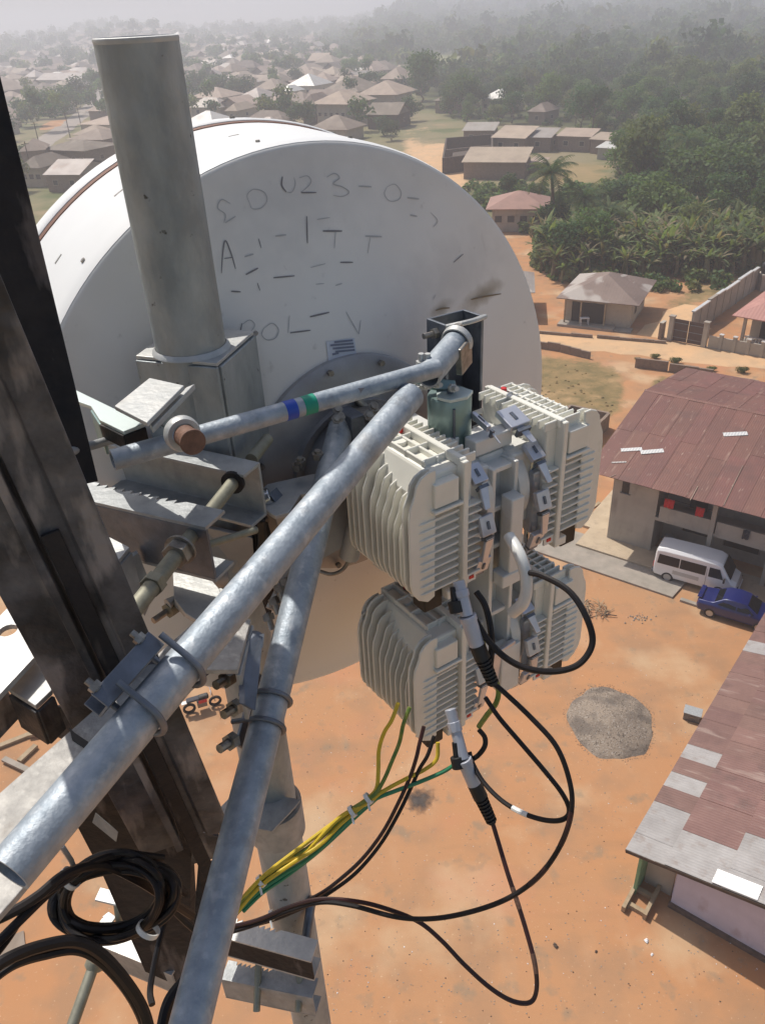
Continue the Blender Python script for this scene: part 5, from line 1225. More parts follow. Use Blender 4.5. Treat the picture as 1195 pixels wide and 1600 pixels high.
# burnt patch on the sand
so_ = at(655, 1250); bq = MB()
vs = []; N = 40
for i in range(N): a = 2 * math.pi * i / N; r_ = .8 * (1 + .25 * math.sin(3 * a) + .15 * math.sin(7 * a + 1) + g.uniform(-.06, .06)); vs.append((so_.x + math.cos(a) * r_ * 1.1, so_.y + math.sin(a) * r_, .012))
bq.add(vs, [tuple(range(N))]); 
sm_ = M['soot']; n_n = sm_.node_tree; 
so = bq.build('burnt_patch', M['soot'], None); so['kind'] = 'structure'
def fade_patch(m, center, radius, base):
    """ragged ash border: the soot fades into soil colour by noise and distance from its own centre"""
    n = m.node_tree.nodes; l = m.node_tree.links; b = n['Principled BSDF']; tc = n.new('ShaderNodeTexCoord'); vd = n.new('ShaderNodeVectorMath'); vd.operation = 'DISTANCE'; vd.inputs[1].default_value = center
    l.new(tc.outputs['Object'], vd.inputs[0]); no = n.new('ShaderNodeTexNoise'); no.inputs['Scale'].default_value = 3.5; no.inputs['Detail'].default_value = 9; l.new(tc.outputs['Object'], no.inputs['Vector'])
    d = n.new('ShaderNodeMath'); d.operation = 'DIVIDE'; d.inputs[1].default_value = radius; l.new(vd.outputs['Value'], d.inputs[0])
    s = n.new('ShaderNodeMath'); s.operation = 'ADD'; l.new(d.outputs[0], s.inputs[0]); l.new(no.outputs[0], s.inputs[1])
    mr = n.new('ShaderNodeMapRange'); mr.inputs[1].default_value = .62; mr.inputs[2].default_value = 1.25; l.new(s.outputs[0], mr.inputs[0])
    tr = n.new('ShaderNodeBsdfTransparent'); mx = n.new('ShaderNodeMixShader'); l.new(mr.outputs[0], mx.inputs[0]); l.new(b.outputs[0], mx.inputs[1]); l.new(tr.outputs[0], mx.inputs[2]); l.new(mx.outputs[0], n['Material Output'].inputs[0])
fade_patch(M['soot'], so_, .95, None)
# timber and debris below at the lower left
for k, (u, v, a, L, m_, lb_) in enumerate([(22, 1160, .5, 1.6, 'wood', 'thick pale timber lying on the yard at the left, uppermost'), (45, 1180, 1.1, 1.0, 'wood', 'short pale block beside the timbers at the left'), (30, 1200, -.5, 1.8, 'concrete', 'grey plank lying across the others at the left'), (60, 1150, .2, .7, 'wood', 'small pale offcut by the timbers at the left')]):
    p = at(u, v); tag(MB().frame(p + Z * (.1 + .03 * k), Vector((math.cos(a), math.sin(a), 0)), Vector((-math.sin(a), math.cos(a), 0)), Z, L, .25, .14).build('timber', M[m_], None, origin=p), lb_, 'timber', 'timbers lying at the left')
p = at(-20, 1500); tag(MB().frame(p + Z * .05, Vector((.9, .4, 0)).normalized(), Vector((-.4, .9, 0)).normalized(), Z, 2.6, 1.0, .06).build('rusty_sheet', M['rustroof'], None, origin=p), 'brown rusty sheet lying at the lower left edge of the yard', 'metal sheet')
# ------------------------------------------------------------------ the dish antenna
def dep(p): return (Vector(p) - C0).dot(FWD)
DC = Vector((-.10554, 1.52977, 27.21112)); daz, del_ = -.5401, -.04166
AX = Vector((math.sin(daz) * math.cos(del_), math.cos(daz) * math.cos(del_), math.sin(del_)))   # boresight, away from the mast
RD, LD, DD = .6, .355, .165
dish = empty('dish_antenna', DC, 'large white shrouded dish antenna with handwriting on its back', 'dish antenna')
du = AX.cross(Z).normalized(); dw = du.cross(AX)
def bulge(r): t = max(0, 1 - (r - .20) / (RD - .03 - .20)); return .009 + .096 * t
prof = [(-.001, RD - .001), (-.004, RD - .003), (-.006, RD - .008)] + [(-bulge(r), r) for r in np.linspace(RD - .03, .20, 16)] + [(-bulge(.20), .001)]
MB().lathe(DC, AX, prof, 128, u=du).build('reflector_back', M['dish'], dish, smooth=True, angle=50)
MB().lathe(DC, AX, [(-.001, RD), (.012, RD + .004), (.03, RD + .006), (LD - .075, RD + .022), (LD - .070, RD + .022), (LD - .070, RD - .01), (.0, RD - .012)], 128, u=du, closed=True).build('shroud', M['drum'], dish, smooth=True, angle=50)
MB().lathe(DC, AX, [(LD - .0705, RD - .01), (LD - .0705, RD + .024), (LD - .057, RD + .0255), (LD - .057, RD - .01)], 128, u=du, closed=True).build('rubber_seal', M['seal'], dish, smooth=True, angle=50)
MB().lathe(DC, AX, [(LD - .057, RD - .01), (LD - .0565, RD + .027), (LD - .052, RD + .030), (LD - .005, RD + .030), (LD, RD + .026), (LD, RD - .03), (LD + .02, RD * .8), (LD + .04, RD * .4), (LD + .045, 0.001)], 128, u=du).build('radome', M['drum'], dish, smooth=True, angle=50)
def on_drum(ang, h, rr_): a = R(ang); return DC + AX * h + (du * math.cos(a) + dw * math.sin(a)) * rr_
for ang in range(5, 360, 18):
    n_ = (on_drum(ang, 0, 1) - DC).normalized()
    MB().cyl(on_drum(ang, .045, RD + .003), on_drum(ang, .045, RD + .010), .0045, 6).build('screw', M['bolt'], dish)
for ang in range(0, 360, 22):
    MB().cyl(on_drum(ang, LD - .03, RD + .026), on_drum(ang, LD - .03, RD + .034), .006, 6).build('latch_screw', M['bolt'], dish)
for ang in (95, 118, 133):
    q = on_drum(ang, .15, RD + .012); MB().frame(q, (du * -math.sin(R(ang)) + dw * math.cos(R(ang))), AX, (q - DC - AX * .15).normalized(), .020, .006, .004).build('drum_slot', M['bolt'], dish)
def hit_back(x, y, off=.0012):                              # where the view through a photo pixel meets the dish back
    r = ray(x, y); lo, hi = .9, 3.0
    def f(t):
        p = C0 + r * t - DC; s = -p.dot(AX); q2 = p.dot(p) - s * s
        return bulge(math.sqrt(max(0, q2))) - s
    for _ in range(48):
        m_ = (lo + hi) / 2
        if f(m_) < 0: lo = m_
        else: hi = m_
    p = C0 + r * lo; d = p - DC; s = d.dot(AX); rad = (d - AX * s)
    n_ = (-AX + rad.normalized() * .18).normalized()
    return p + n_ * off, n_
def stroke(pts, w_, m_, par=dish, name='marking'):
    P_ = spline([Vector((x, y, 0)) for x, y in pts], 5) if len(pts) > 2 else [Vector((pts[0][0] + (pts[1][0] - pts[0][0]) * t, pts[0][1] + (pts[1][1] - pts[0][1]) * t, 0)) for t in np.linspace(0, 1, 5)]
    H_ = [hit_back(p.x, p.y) for p in P_]; vs = []
    for i, (p, n_) in enumerate(H_):
        d = (H_[min(i + 1, len(H_) - 1)][0] - H_[max(i - 1, 0)][0]).normalized(); s_ = d.cross(n_) * w_ * (.18 + .34 * math.sin(math.pi * min(1, (i + .6) / len(H_))) ** .6)
        vs += [p - s_, p + s_]
    return MB().add(vs, [(2 * i, 2 * i + 1, 2 * i + 3, 2 * i + 2) for i in range(len(H_) - 1)]).build(name, M[m_], par)
W1, W2 = .0020, .0015
def ch(pts, k=1, w_=W1): stroke(pts, w_, 'ink' if k else 'ink2')
# first line: S O 0 2 3 - 0 ... written in an arc
ch([(360, 318), (346, 312), (340, 325), (352, 335), (350, 348)], 0); ch([(352, 348), (368, 338)], 0)
ch([(390, 318), (386, 305), (396, 296), (412, 300), (417, 313), (408, 325), (394, 326), (390, 318)], 0, W2)
ch([(441, 276), (440, 290), (447, 300)], 1, .003); ch([(447, 300), (456, 300), (461, 288), (459, 277)], 0, W2)
ch([(467, 278), (480, 275), (486, 284), (478, 294), (470, 300)], 0, W2); ch([(470, 301), (494, 301)], 1, .0024)
ch([(510, 277), (522, 271), (530, 278), (520, 287), (534, 292), (545, 300), (535, 307), (520, 305)], 0); ch([(560, 291), (580, 292)], 0, .0026)
ch([(604, 292), (600, 303), (608, 314), (622, 312), (626, 300), (616, 288), (604, 292)], 0, W2); ch([(636, 309), (654, 311)], 0, .003); ch([(672, 332), (683, 345), (676, 355)], 0, W2); ch([(640, 336), (651, 338)], 0, .003)
# second line: A - 1 - 1 T T
ch([(346, 427), (348, 395), (352, 376), (361, 396), (368, 420)], 1, .0024); ch([(350, 404), (364, 402)], 1, W2)
ch([(382, 401), (396, 397)], 0, .0026); ch([(404, 373), (408, 388)], 1, W2); ch([(430, 369), (447, 367)], 0, .0026); ch([(479, 338), (480, 380)], 1, .0026)
ch([(504, 361), (534, 361)], 1, .0034); ch([(524, 362), (522, 388)], 0, W2); ch([(495, 343), (515, 340)], 0, W2)
ch([(570, 369), (596, 370)], 0, .003); ch([(578, 370), (574, 396)], 0, W2); ch([(708, 410), (723, 397)], 1, W1)
# dashes between the lines
ch([(384, 429), (403, 419)], 1, .003); ch([(427, 434), (460, 431)], 1, .0026); ch([(531, 410), (551, 410)], 1, .0028); ch([(485, 418), (508, 412)], 0, W2)
ch([(361, 455), (376, 456)], 1, .0026); ch([(402, 442), (406, 454)], 1, W2); ch([(493, 444), (506, 443)], 0, W2); ch([(524, 446), (534, 443)], 0, .0024)
# third line: P O L - V
ch([(376, 560), (374, 530), (378, 505)], 1, .0024); ch([(378, 507), (390, 500), (398, 508), (390, 520)], 0, W2); ch([(412, 513), (409, 523), (417, 531), (430, 528), (435, 515), (425, 505), (412, 513)], 0)
ch([(452, 493), (450, 520)], 0, W2); ch([(453, 520), (485, 516)], 1, .0028); ch([(484, 495), (514, 488)], 1, .0032); ch([(540, 487), (560, 522)], 0, W1); ch([(560, 522), (563, 500)], 0, W1)
ch([(680, 460), (676, 468)], 0, W2)
stroke([(680, 485), (690, 482), (702, 481)], .003, 'rustink', name='scuff'); stroke([(735, 468), (752, 464), (782, 459)], .0035, 'rustink', name='scuff'); stroke([(745, 466), (760, 462), (775, 460)], .002, 'ink', name='scuff')
# label sticker with three lines of print
c_ = [hit_back(x, y, .002)[0] for x, y in ((509, 534), (553, 528), (557, 562), (513, 569))]
stk = MB().add(c_, [(0, 1, 2, 3)]).build('label_sticker', M['sticker'], dish)
for y0_, y1_, x0_, x1_ in ((534, 531, 521, 550), (539, 536, 515, 551), (544, 541, 519, 552), (549, 546, 523, 553), (567, 565, 514, 524), (562, 561, 550, 555), (553, 551, 518, 528)):
    a, b = hit_back(x0_, y0_ + .5, .0032), hit_back(x1_, y1_ + .5, .0032); d = (b[0] - a[0]).normalized(); s_ = d.cross(a[1]) * .0018
    MB().add([a[0] - s_, a[0] + s_, b[0] + s_, b[0] - s_], [(0, 1, 2, 3)]).build('print_line', M['stickerink'], stk, origin=DC)
# soft brown grime where the bracket rubbed, at its own place on the reflector
def grime(m, centre, rad, col, amount):
    n = m.node_tree.nodes; l = m.node_tree.links; b = n['Principled BSDF']; tc = n.new('ShaderNodeTexCoord'); mp = n.new('ShaderNodeMapping'); mp.vector_type = 'TEXTURE'
    mp.inputs['Location'].default_value = centre; mp.inputs['Rotation'].default_value = (0, R(-12), 0); mp.inputs['Scale'].default_value = rad
    ln_ = n.new('ShaderNodeVectorMath'); ln_.operation = 'LENGTH'; l.new(tc.outputs['Object'], mp.inputs[0]); l.new(mp.outputs[0], ln_.inputs[0])
    no = n.new('ShaderNodeTexNoise'); no.inputs['Scale'].default_value = 28; no.inputs['Detail'].default_value = 6; l.new(tc.outputs['Object'], no.inputs['Vector'])
    a_ = n.new('ShaderNodeMath'); a_.operation = 'ADD'; l.new(ln_.outputs['Value'], a_.inputs[0]); l.new(no.outputs[0], a_.inputs[1])
    mr = n.new('ShaderNodeMapRange'); mr.inputs[1].default_value = 1.35; mr.inputs[2].default_value = .55; mr.inputs[4].default_value = amount; l.new(a_.outputs[0], mr.inputs[0])
    mx = n.new('ShaderNodeMix'); mx.data_type = 'RGBA'; mx.inputs[7].default_value = (*col, 1); l.new(mr.outputs[0], mx.inputs[0]); l.new(b.inputs['Base Color'].links[0].from_socket, mx.inputs[6]); l.new(mx.outputs[2], b.inputs['Base Color'])
grime(M['dish'], hit_back(752, 462)[0] - DC, (.10, .10, .030), (.30, .24, .16), .9)
grime(M['dish'], hit_back(690, 482)[0] - DC, (.05, .05, .022), (.30, .24, .16), .9)
grime(M['dish'], hit_back(450, 300)[0] - DC, (.35, .35, .16), (.58, .57, .55), .5)
grime(M['dish'], hit_back(700, 440)[0] - DC, (.25, .25, .12), (.56, .54, .52), .5)
# hub plate with screws
HC = DC - AX * .155
hubp = MB().lathe(DC, AX, [(-.090, .232), (-.108, .232), (-.111, .229), (-.117, .20), (-.128, .13), (-.133, .125), (-.175, .115), (-.18, .06), (-.23, .055), (-.23, .001)], 72, u=du).build('hub_plate', M['hub'], dish, smooth=True, angle=35)
for k in range(12):
    a = R(k * 30 + 11); q = DC - AX * .117 + (du * math.cos(a) + dw * math.sin(a)) * .218
    MB().cyl(q, q - AX * .009, .006, 6).build('hub_screw', M['bolt'], hubp, origin=DC)
MB().lathe(DC - AX * .122, AX, [(0, .150), (-.016, .150), (-.016, .140), (0, .140)], 48, u=du, closed=True).build('hub_ring', M['hub'], hubp, origin=DC, smooth=True)

# ------------------------------------------------------------------ steel pole and its brackets
PX, PY, PR = -.300, 1.270, .057
def bolt(p, d, r, L, par, name='bolt', m='bolt', nut=True):
    p = Vector(p); d = Vector(d).normalized(); mb = MB().cyl(p - d * L * .1, p + d * L, r * .55, 10)
    if nut: mb.cyl(p, p + d * r * 1.0, r, 6)
    return mb.build(name, M[m], par)
pole = empty('steel_pole', (PX, PY, 24.2), 'tall thick galvanised steel pole standing in front of the dish drum', 'pole')
mb = MB().pipe((PX, PY, 24.2), (PX, PY, 27.985), PR, .006, 56); mb.build('tube', M['pole'], pole, smooth=True, angle=60)
MB().lathe((PX, PY, 27.979), Z, [(0, PR + .0002), (.004, PR + .0008), (.0065, PR + .0002), (.0075, PR - .004), (.004, PR - .0058)], 56).build('cut_rim', M['plate'], pole, smooth=True)
def hp(pts, zref):                                          # corner points of a level plate; depth of the first corner given
    z = near(*pts[0], zref).z; return [at(x, y, z) for x, y in pts]
def level(name, pts, zref, t, m, par, bevel=.0012, up=0):
    q = hp(pts, zref); return MB().plate([p + Z * (up - t / 2) for p in q], Z, t).build(name, M[m], par, bevel=bevel)
# square bracket around the pole
K1 = near(340, 574, 1.262); K0 = at(205, 561, K1.z); K2 = at(368, 549, K1.z)
bk = empty('pole_bracket', K1 - Z * .30, 'square galvanised bracket box clasping the thick pole', 'bracket')
ed0 = (K0 - K1).normalized(); ed1 = (K2 - K1).normalized()
K0 = K1 + ed0 * .150; K3 = K0 + ed1 * .15; K2 = K1 + ed1 * .15
def vwall(a, b, h, t, name, m, par, drop=0, bevel=.0015):
    d = (b - a); L = d.length; d.normalize(); s_ = Vector((-d.y, d.x, 0)).normalized()
    return MB().frame((a + b) / 2 - Z * (h / 2 + drop), d, s_, Z, L, t, h).build(name, M[m], par, bevel=bevel)
vwall(K0, K1, .19, .008, 'front_plate', 'pole', bk); vwall(K1 + ed1 * .006, K2, .187, .008, 'side_plate', 'pole', bk, .001)
vwall(K0 + ed1 * .006, K3, .18, .008, 'side_plate', 'pole', bk, .003)
MB().plate([K0 + Z * .004, K1 + Z * .004, K2 + Z * .004, K3 + Z * .004], Z, .006).build('top_plate', M['plate'], bk, bevel=.001)
bolt(K2 - ed0 * -.01 - Z * .008, ed1, .008, .03, bk)
MB().lathe((PX, PY, K1.z + .007), Z, [(0, PR + .007), (.003, PR + .006), (.008, PR + .001)], 48).build('weld', M['plate'], bk, smooth=True)
# slotted arm in front of it
arm = empty('slotted_arm', near(234, 590, 1.19), 'pale flat slotted arm under the square pole bracket', 'bracket arm')
level('arm_plate', [(234, 590), (288, 602), (230, 660), (179, 634)], 1.17, .007, 'plate', arm)
level('arm_plate', [(291, 605), (305, 599), (238, 668), (233, 661)], 1.17, .009, 'plate', arm)
# green-white gusset at the left
gs_ = empty('green_gusset', near(190, 660, 1.08), 'pale green white angled plate beside the dark steel upright', 'gusset')
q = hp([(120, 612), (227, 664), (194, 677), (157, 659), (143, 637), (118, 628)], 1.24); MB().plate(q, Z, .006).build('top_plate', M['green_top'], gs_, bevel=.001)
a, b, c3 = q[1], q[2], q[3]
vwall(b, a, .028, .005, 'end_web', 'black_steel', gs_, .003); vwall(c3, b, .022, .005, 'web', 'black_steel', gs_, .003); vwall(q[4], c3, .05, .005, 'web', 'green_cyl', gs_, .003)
th = MB().cyl(near(108, 706, 1.10), near(215, 676, 1.20), .0065, 12).build('threaded_rod', M['galv'], None, smooth=True, origin=near(108, 706, 1.02)); tag(th, 'thin round rod behind the open end of the taped tube', 'rod')

# clamp channels with rods (upper)
clampA = empty('upper_pole_clamp', near(321, 824, 1.24), 'pair of notched clamp channels with long rods gripping the pole beside the dish hub', 'clamp')
A1 = near(381, 742, 1.25); A0 = at(150, 690, A1.z); dA = (A1 - A0).normalized(); bA = Vector((-dA.y, dA.x, 0)) * (1 if Vector((-dA.y, dA.x, 0)).y > 0 else -1)
MB().ext([(0, 0), (.045, 0), (.045, -.10), (0, -.10), (0, -.094), (.039, -.094), (.039, -.006), (0, -.006)], A1, A0, Z).build('far_channel', M['galv'], clampA, bevel=.001)
B1 = near(321, 824, 1.12); B0 = at(90, 771, B1.z); dB = (B1 - B0).normalized(); bB = Vector((-dB.y, dB.x, 0)); bB = bB if bB.y > 0 else -bB
LB = (B1 - B0).length
def serrated(B0, B1, back, w_, h, par, name='near_channel', m='galv', wm='darkzinc', teeth=10, t0=.15, t1=.75, th_=.005, amp=.010):
    d = (B1 - B0); L = d.length; d.normalize(); pts = [B0, B1, B1 + back * w_]
    for i in range(teeth):
        ta = t1 - (t1 - t0) * i / teeth; tb_ = t1 - (t1 - t0) * (i + .9) / teeth
        pts += [B0 + d * L * ta + back * w_, B0 + d * L * (tb_) + back * (w_ - amp)]
    pts += [B0 + d * L * t0 + back * w_, B0 + back * w_]
    f = MB().plate([p - Z * th_ / 2 for p in pts], Z, th_).build(name, M[m], par)
    MB().frame((B0 + B1) / 2 - Z * (h / 2 + th_ + .0005) + back * th_ / 2, d, back, Z, L, th_, h).build('web', M[wm], f, bevel=.0008, origin=wpos(par))  # a darker web steel puts the web's shade into its colour
    MB().frame((B0 + B1) / 2 - Z * (h + th_ * 1.5 + .001) + back * w_ / 2, d, back, Z, L, w_, th_).build('lower_flange', M[m], f, origin=wpos(par))
    return f
serrated(B0, B1, bB, .048, .085, clampA)
rz_ = near(283, 858, 1.112).z
rod1 = MB().cyl(at(206, 958, rz_), at(283, 858, rz_), .0115, 18).cyl(at(283, 858, rz_), at(366, 752, rz_), .0105, 18).build('rod', M['rod'], clampA, smooth=True)
MB().cyl(at(393, 718, rz_ + .0), at(418, 686, rz_), .0105, 18).build('rod', M['rod'], clampA, smooth=True)
rd_ = (at(366, 752, rz_) - at(283, 858, rz_)).normalized(); n0 = at(281, 860, rz_)
MB().cyl(n0 - rd_ * .016, n0, .020, 6).build('nut', M['bolt'], clampA, bevel=.001); MB().cyl(n0, n0 + rd_ * .004, .023, 20).build('washer', M['bolt'], clampA)
MB().cyl(n0 - rd_ * .085, n0 - rd_ * .070, .0165, 6).build('nut', M['rod'], clampA, bevel=.001)
n1 = at(364, 754, rz_); MB().cyl(n1 - rd_ * .003, n1 + rd_ * .004, .019, 20).build('washer', M['black_steel'], clampA)
q0_, q1_ = near(318, 853, 1.18), near(400, 828, 1.26); MB().cyl(q0_, q1_, .006, 12).build('thin_rod', M['rod'], clampA, smooth=True)
wcol = empty('pole_clamp_saddle', near(380, 850, 1.42), 'grey saddle plates wrapping the pole below the clamp channels', 'saddle')
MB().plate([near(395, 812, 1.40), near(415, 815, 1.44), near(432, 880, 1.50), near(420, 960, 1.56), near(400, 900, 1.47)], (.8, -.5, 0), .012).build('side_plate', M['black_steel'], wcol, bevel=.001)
MB().plate([near(318, 820, 1.42), near(395, 838, 1.42), near(402, 930, 1.50), near(345, 925, 1.47)], (.1, -1, .1), .012).build('face_plate', M['hub'], wcol, bevel=.002)
for x, y in ((345, 915), (372, 935), (300, 905)): bolt(near(x, y, 1.40), (.3, -.8, .3), .011, .03, wcol)

# knuckle plates of the dish mount, lit from above
kn = empty('mount_knuckle', near(300, 940, 1.22), 'sunlit pale knuckle plates with bolts behind the big diagonal tube', 'mount bracket')
level('knuckle_plate', [(270, 893), (330, 905), (343, 920), (352, 950), (322, 978), (290, 958), (272, 935)], 1.30, .010, 'plate', kn)
level('knuckle_plate', [(300, 940), (345, 918), (378, 936), (350, 985), (318, 985)], 1.24, .008, 'plate', kn)
MB().tube([near(262, 945, 1.25), near(275, 938, 1.26), near(290, 950, 1.25), near(296, 958, 1.25)], .010, 10).build('hook_bolt', M['plate'], kn, smooth=True)
MB().cyl(near(240, 970, 1.24), near(272, 948, 1.27), .0055, 10).build('stud', M['bolt'], kn, smooth=True); MB().cyl(near(262, 955, 1.255), near(272, 948, 1.265), .013, 6).build('nut', M['rod'], kn)
MB().cyl(near(318, 905, 1.35), near(345, 900, 1.38), .022, 16).build('pivot', M['hub'], kn, smooth=True, bevel=.002)

# dish mount plate beside the hub
dm = empty('dish_mount', near(470, 760, 1.50), 'pale mounting plate and pivot between hub and pole', 'mount')
level('mount_plate', [(398, 775), (418, 756), (500, 738), (560, 742), (545, 765), (470, 772), (452, 800), (430, 806), (420, 800)], 1.42, .008, 'plate', dm)
MB().plate([near(430, 806, 1.41), near(455, 800, 1.42), near(472, 772, 1.46), near(545, 765, 1.5), near(540, 850, 1.55), near(450, 900, 1.50)], (.3, -1, 0), .010).build('side_web', M['hub'], dm)
MB().cyl(near(398, 784, 1.40), near(423, 775, 1.40), .016, 20).build('silver_pin', M['chrome'], dm, smooth=True, bevel=.002)
MB().plate([near(420, 772, 1.40), near(432, 762, 1.42), near(448, 782, 1.42), near(436, 792, 1.40)], (.2, -.6, .7), .004).build('clip_plate', M['darkzinc'], dm)
for x, y in ((470, 727), (497, 716), (466, 733)): bolt(near(x, y, 1.44), Z, .011, .016, dm)
MB().tube([near(395, 815, 1.38), near(402, 808, 1.38), near(408, 812, 1.38), near(410, 845, 1.42), near(404, 900, 1.46)], .008, 10).build('u_bolt', M['rubber'], dm, smooth=True)
MB().cyl(near(560, 815, 1.52), near(545, 870, 1.56), .020, 14).build('elevation_arm', M['plate'], dm, smooth=True)
MB().tube(spline([near(552, 850, 1.55), near(540, 885, 1.57), near(520, 897, 1.58), near(500, 893, 1.58)]), .004, 8).build('stay_wire', M['bolt'], dm, smooth=True)
for x, y, Z_ in ((445, 905, 1.45), (428, 935, 1.46), (418, 960, 1.48), (450, 925, 1.46), (436, 915, 1.45)):
    bolt(near(x, y, Z_), (.2, -.5, -.6), .012, .030, dm)
MB().plate([near(455, 875, 1.46), near(470, 880, 1.48), near(440, 960, 1.5), near(418, 950, 1.49)], (.8, -.4, .2), .012).build('lug', M['hub'], dm, bevel=.002)

# ------------------------------------------------------------------ tubes
def tube_between(name, a, b, r, m, label, cat='tube', t=.0035, group=None):
    e = empty(name, a, label, cat, group); MB().pipe(a, b, r, t, 40).build('tube', M[m], e, smooth=True, angle=60)
    return e
S0, S1 = near(-2, 1385, .585), near(712, 535, 1.40)
S0 = near(14, 1364, .70)
SF = S1
def along(A, B, x):                                         # point of the tube axis seen at photo column x
    lo, hi = 0, 1
    for _ in range(40):
        m_ = (lo + hi) / 2
        if px_of(A.lerp(B, m_))[0] < x: lo = m_
        else: hi = m_
    return A.lerp(B, lo)
st1 = tube_between('diagonal_tube', S0, along(S0, S1, 642), .0222, 'tube', 'big bluish steel tube running diagonally across to the dish bracket')
T0, T1 = near(287, 1640, .90), near(533, 668, 1.50)
st2 = tube_between('diagonal_tube', T0, T1, .024, 'tube', 'second steel tube dropping from the hub bracket to the bottom edge')
V0, V1 = near(176, 719, 1.075), near(684, 575, 1.300)
st3 = tube_between('taped_tube', V0, V1, .0145, 'tube', 'thinner white worn tube with blue and green tape bands')
vd_ = (V1 - V0).normalized()
def along(A, B, x):                                         # point of the tube axis seen at photo column x
    lo, hi = 0, 1
    for _ in range(40):
        m_ = (lo + hi) / 2
        if px_of(A.lerp(B, m_))[0] < x: lo = m_
        else: hi = m_
    return A.lerp(B, lo)
for xa, xb, m_, nm in ((444, 461, 'bluetape', 'blue_band'), (472, 491, 'greentape', 'green_band')):
    MB().pipe(along(V0, V1, xa), along(V0, V1, xb), .0150, .0006, 36).build(nm, M[m_], st3, smooth=True, angle=60)
p = along(V0, V1, 560); MB().plate([p + v for v in (Vector((-.010, -.0130, .0085)), Vector((.010, -.0130, .0095)), Vector((.001, -.0153, -.0005)))], (0, -.8, .5), .0006).build('chipped_mark', M['ink'], st3)
# end cap and collar on the taped tube
cpd = (near(302, 692, 1.02) - near(262, 660, 1.10)).normalized(); cc_ = near(302, 691, 1.035)
cap = empty('round_stop', cc_, 'brown round stop with a pale collar crossing the taped tube', 'stop')
MB().cyl(cc_ - cpd * .034, cc_, .0150, 32).cyl(cc_ - cpd * .004, cc_ + cpd * .001, .0172, 32).build('plug', M['brownrust'], cap, smooth=True, bevel=.001)
MB().lathe(cc_ - cpd * .034, -cpd, [(0, .016), (0, .022), (.005, .0245), (.012, .0245), (.016, .022), (.016, .014)], 36).build('collar', M['plate'], cap, smooth=True)
# joint bracket at the top end of the big tube
jb = empty('end_bracket', near(715, 560, 1.44), 'dark open channel bracket holding the top end of the big diagonal tube', 'bracket')
J = [near(677, 520, 1.47), near(742, 523, 1.47)]
tdir = hdir(100)
jc = near(712, 512, 1.50)
for nm, c0_, sx_, sy_, m_ in (('back_plate', jc + AX * .03, .075, .006, 'darkzinc'),):
    MB().frame(c0_ - Z * .10, du, AX, Z, .088, .006, .24).build(nm, M['darkzinc'], jb, bevel=.001)
for s_ in (-1, 1): MB().frame(jc - AX * .0 - Z * .10 + du * s_ * .041, du, AX, Z, .006, .056, .24).build('flange', M['darkzinc'], jb, bevel=.001)
MB().tube(spline([jc + du * .045 - AX * .03 + Z * .018, jc - AX * .045 + Z * .022, jc - du * .045 - AX * .03 + Z * .018]), .005, 8).build('lip', M['plate'], jb, smooth=True)
sd_ = (S1 - S0).normalized()
MB().pipe(along(S0, S1, 668), S1, .0222, .0035, 40).build('stub_tube', M['tube'], jb, smooth=True, angle=60)
MB().lathe(S1 - sd_ * .004, sd_, [(0, .0245), (.0, .027), (.012, .029), (.016, .024), (.018, .001)], 32).build('tube_end', M['plate'], jb, smooth=True)
bolt(S1 + sd_ * .012 + Z * .008, Z, .012, .02, jb); bolt(jc + du * -.044 - Z * .0, -du, .010, .03, jb)
MB().frame(S1 + Vector((.012, -.02, -.018)), sd_, sd_.cross(Z).normalized(), sd_.cross(Z).cross(sd_).normalized(), .05, .012, .05).build('tongue', M['bolt'], jb, bevel=.002)
# bolts where the tubes meet
jt = empty('tube_joint', near(665, 575, 1.33), 'pair of bolts and cleat where the taped tube meets the big tube', 'bolted joint')
for x in (658, 668): bolt(near(x, 572, 1.33), Z, .009, .022, jt, m='plate')
for x, y in ((662, 603), (680, 600), (648, 606), (705, 606)): bolt(near(x, y, 1.36), (.3, -.7, .2), .008, .02, jt, m='plate')
MB().frame(near(675, 600, 1.375), (near(725, 608, 1.38) - near(650, 600, 1.36)).normalized(), Vector((0, .7, .7)), Vector((0, -.7, .7)), .085, .02, .01).build('cleat', M['green_cyl'], jt, bevel=.002)
# bracket and bolts at the top of the second tube
hb_ = empty('hub_bracket', near(540, 650, 1.50), 'small dark clevis bracket joining the second tube to the hub', 'bracket')
MB().frame(near(548, 662, 1.50), du, AX, Z, .030, .06, .05).build('clevis', M['darkzinc'], hb_, bevel=.003); MB().frame(near(575, 640, 1.53), du, AX, Z, .06, .05, .012).build('cleat', M['bolt'], hb_, bevel=.002)
for x, y in ((527, 640), (531, 652), (576, 650), (583, 636), (526, 655)): bolt(near(x, y, 1.46), (.1, -.8, .5), .010, .022, hb_)
MB().lathe(T1, (T1 - T0), [(0, .0245), (.004, .0265), (.010, .0265), (.012, .001)], 24).build('end_cap', M['bolt'], hb_, smooth=True)
MB().cyl(near(545, 610, 1.52), near(600, 668, 1.56), .008, 10).build('pivot_pin', M['bolt'], hb_, smooth=True)
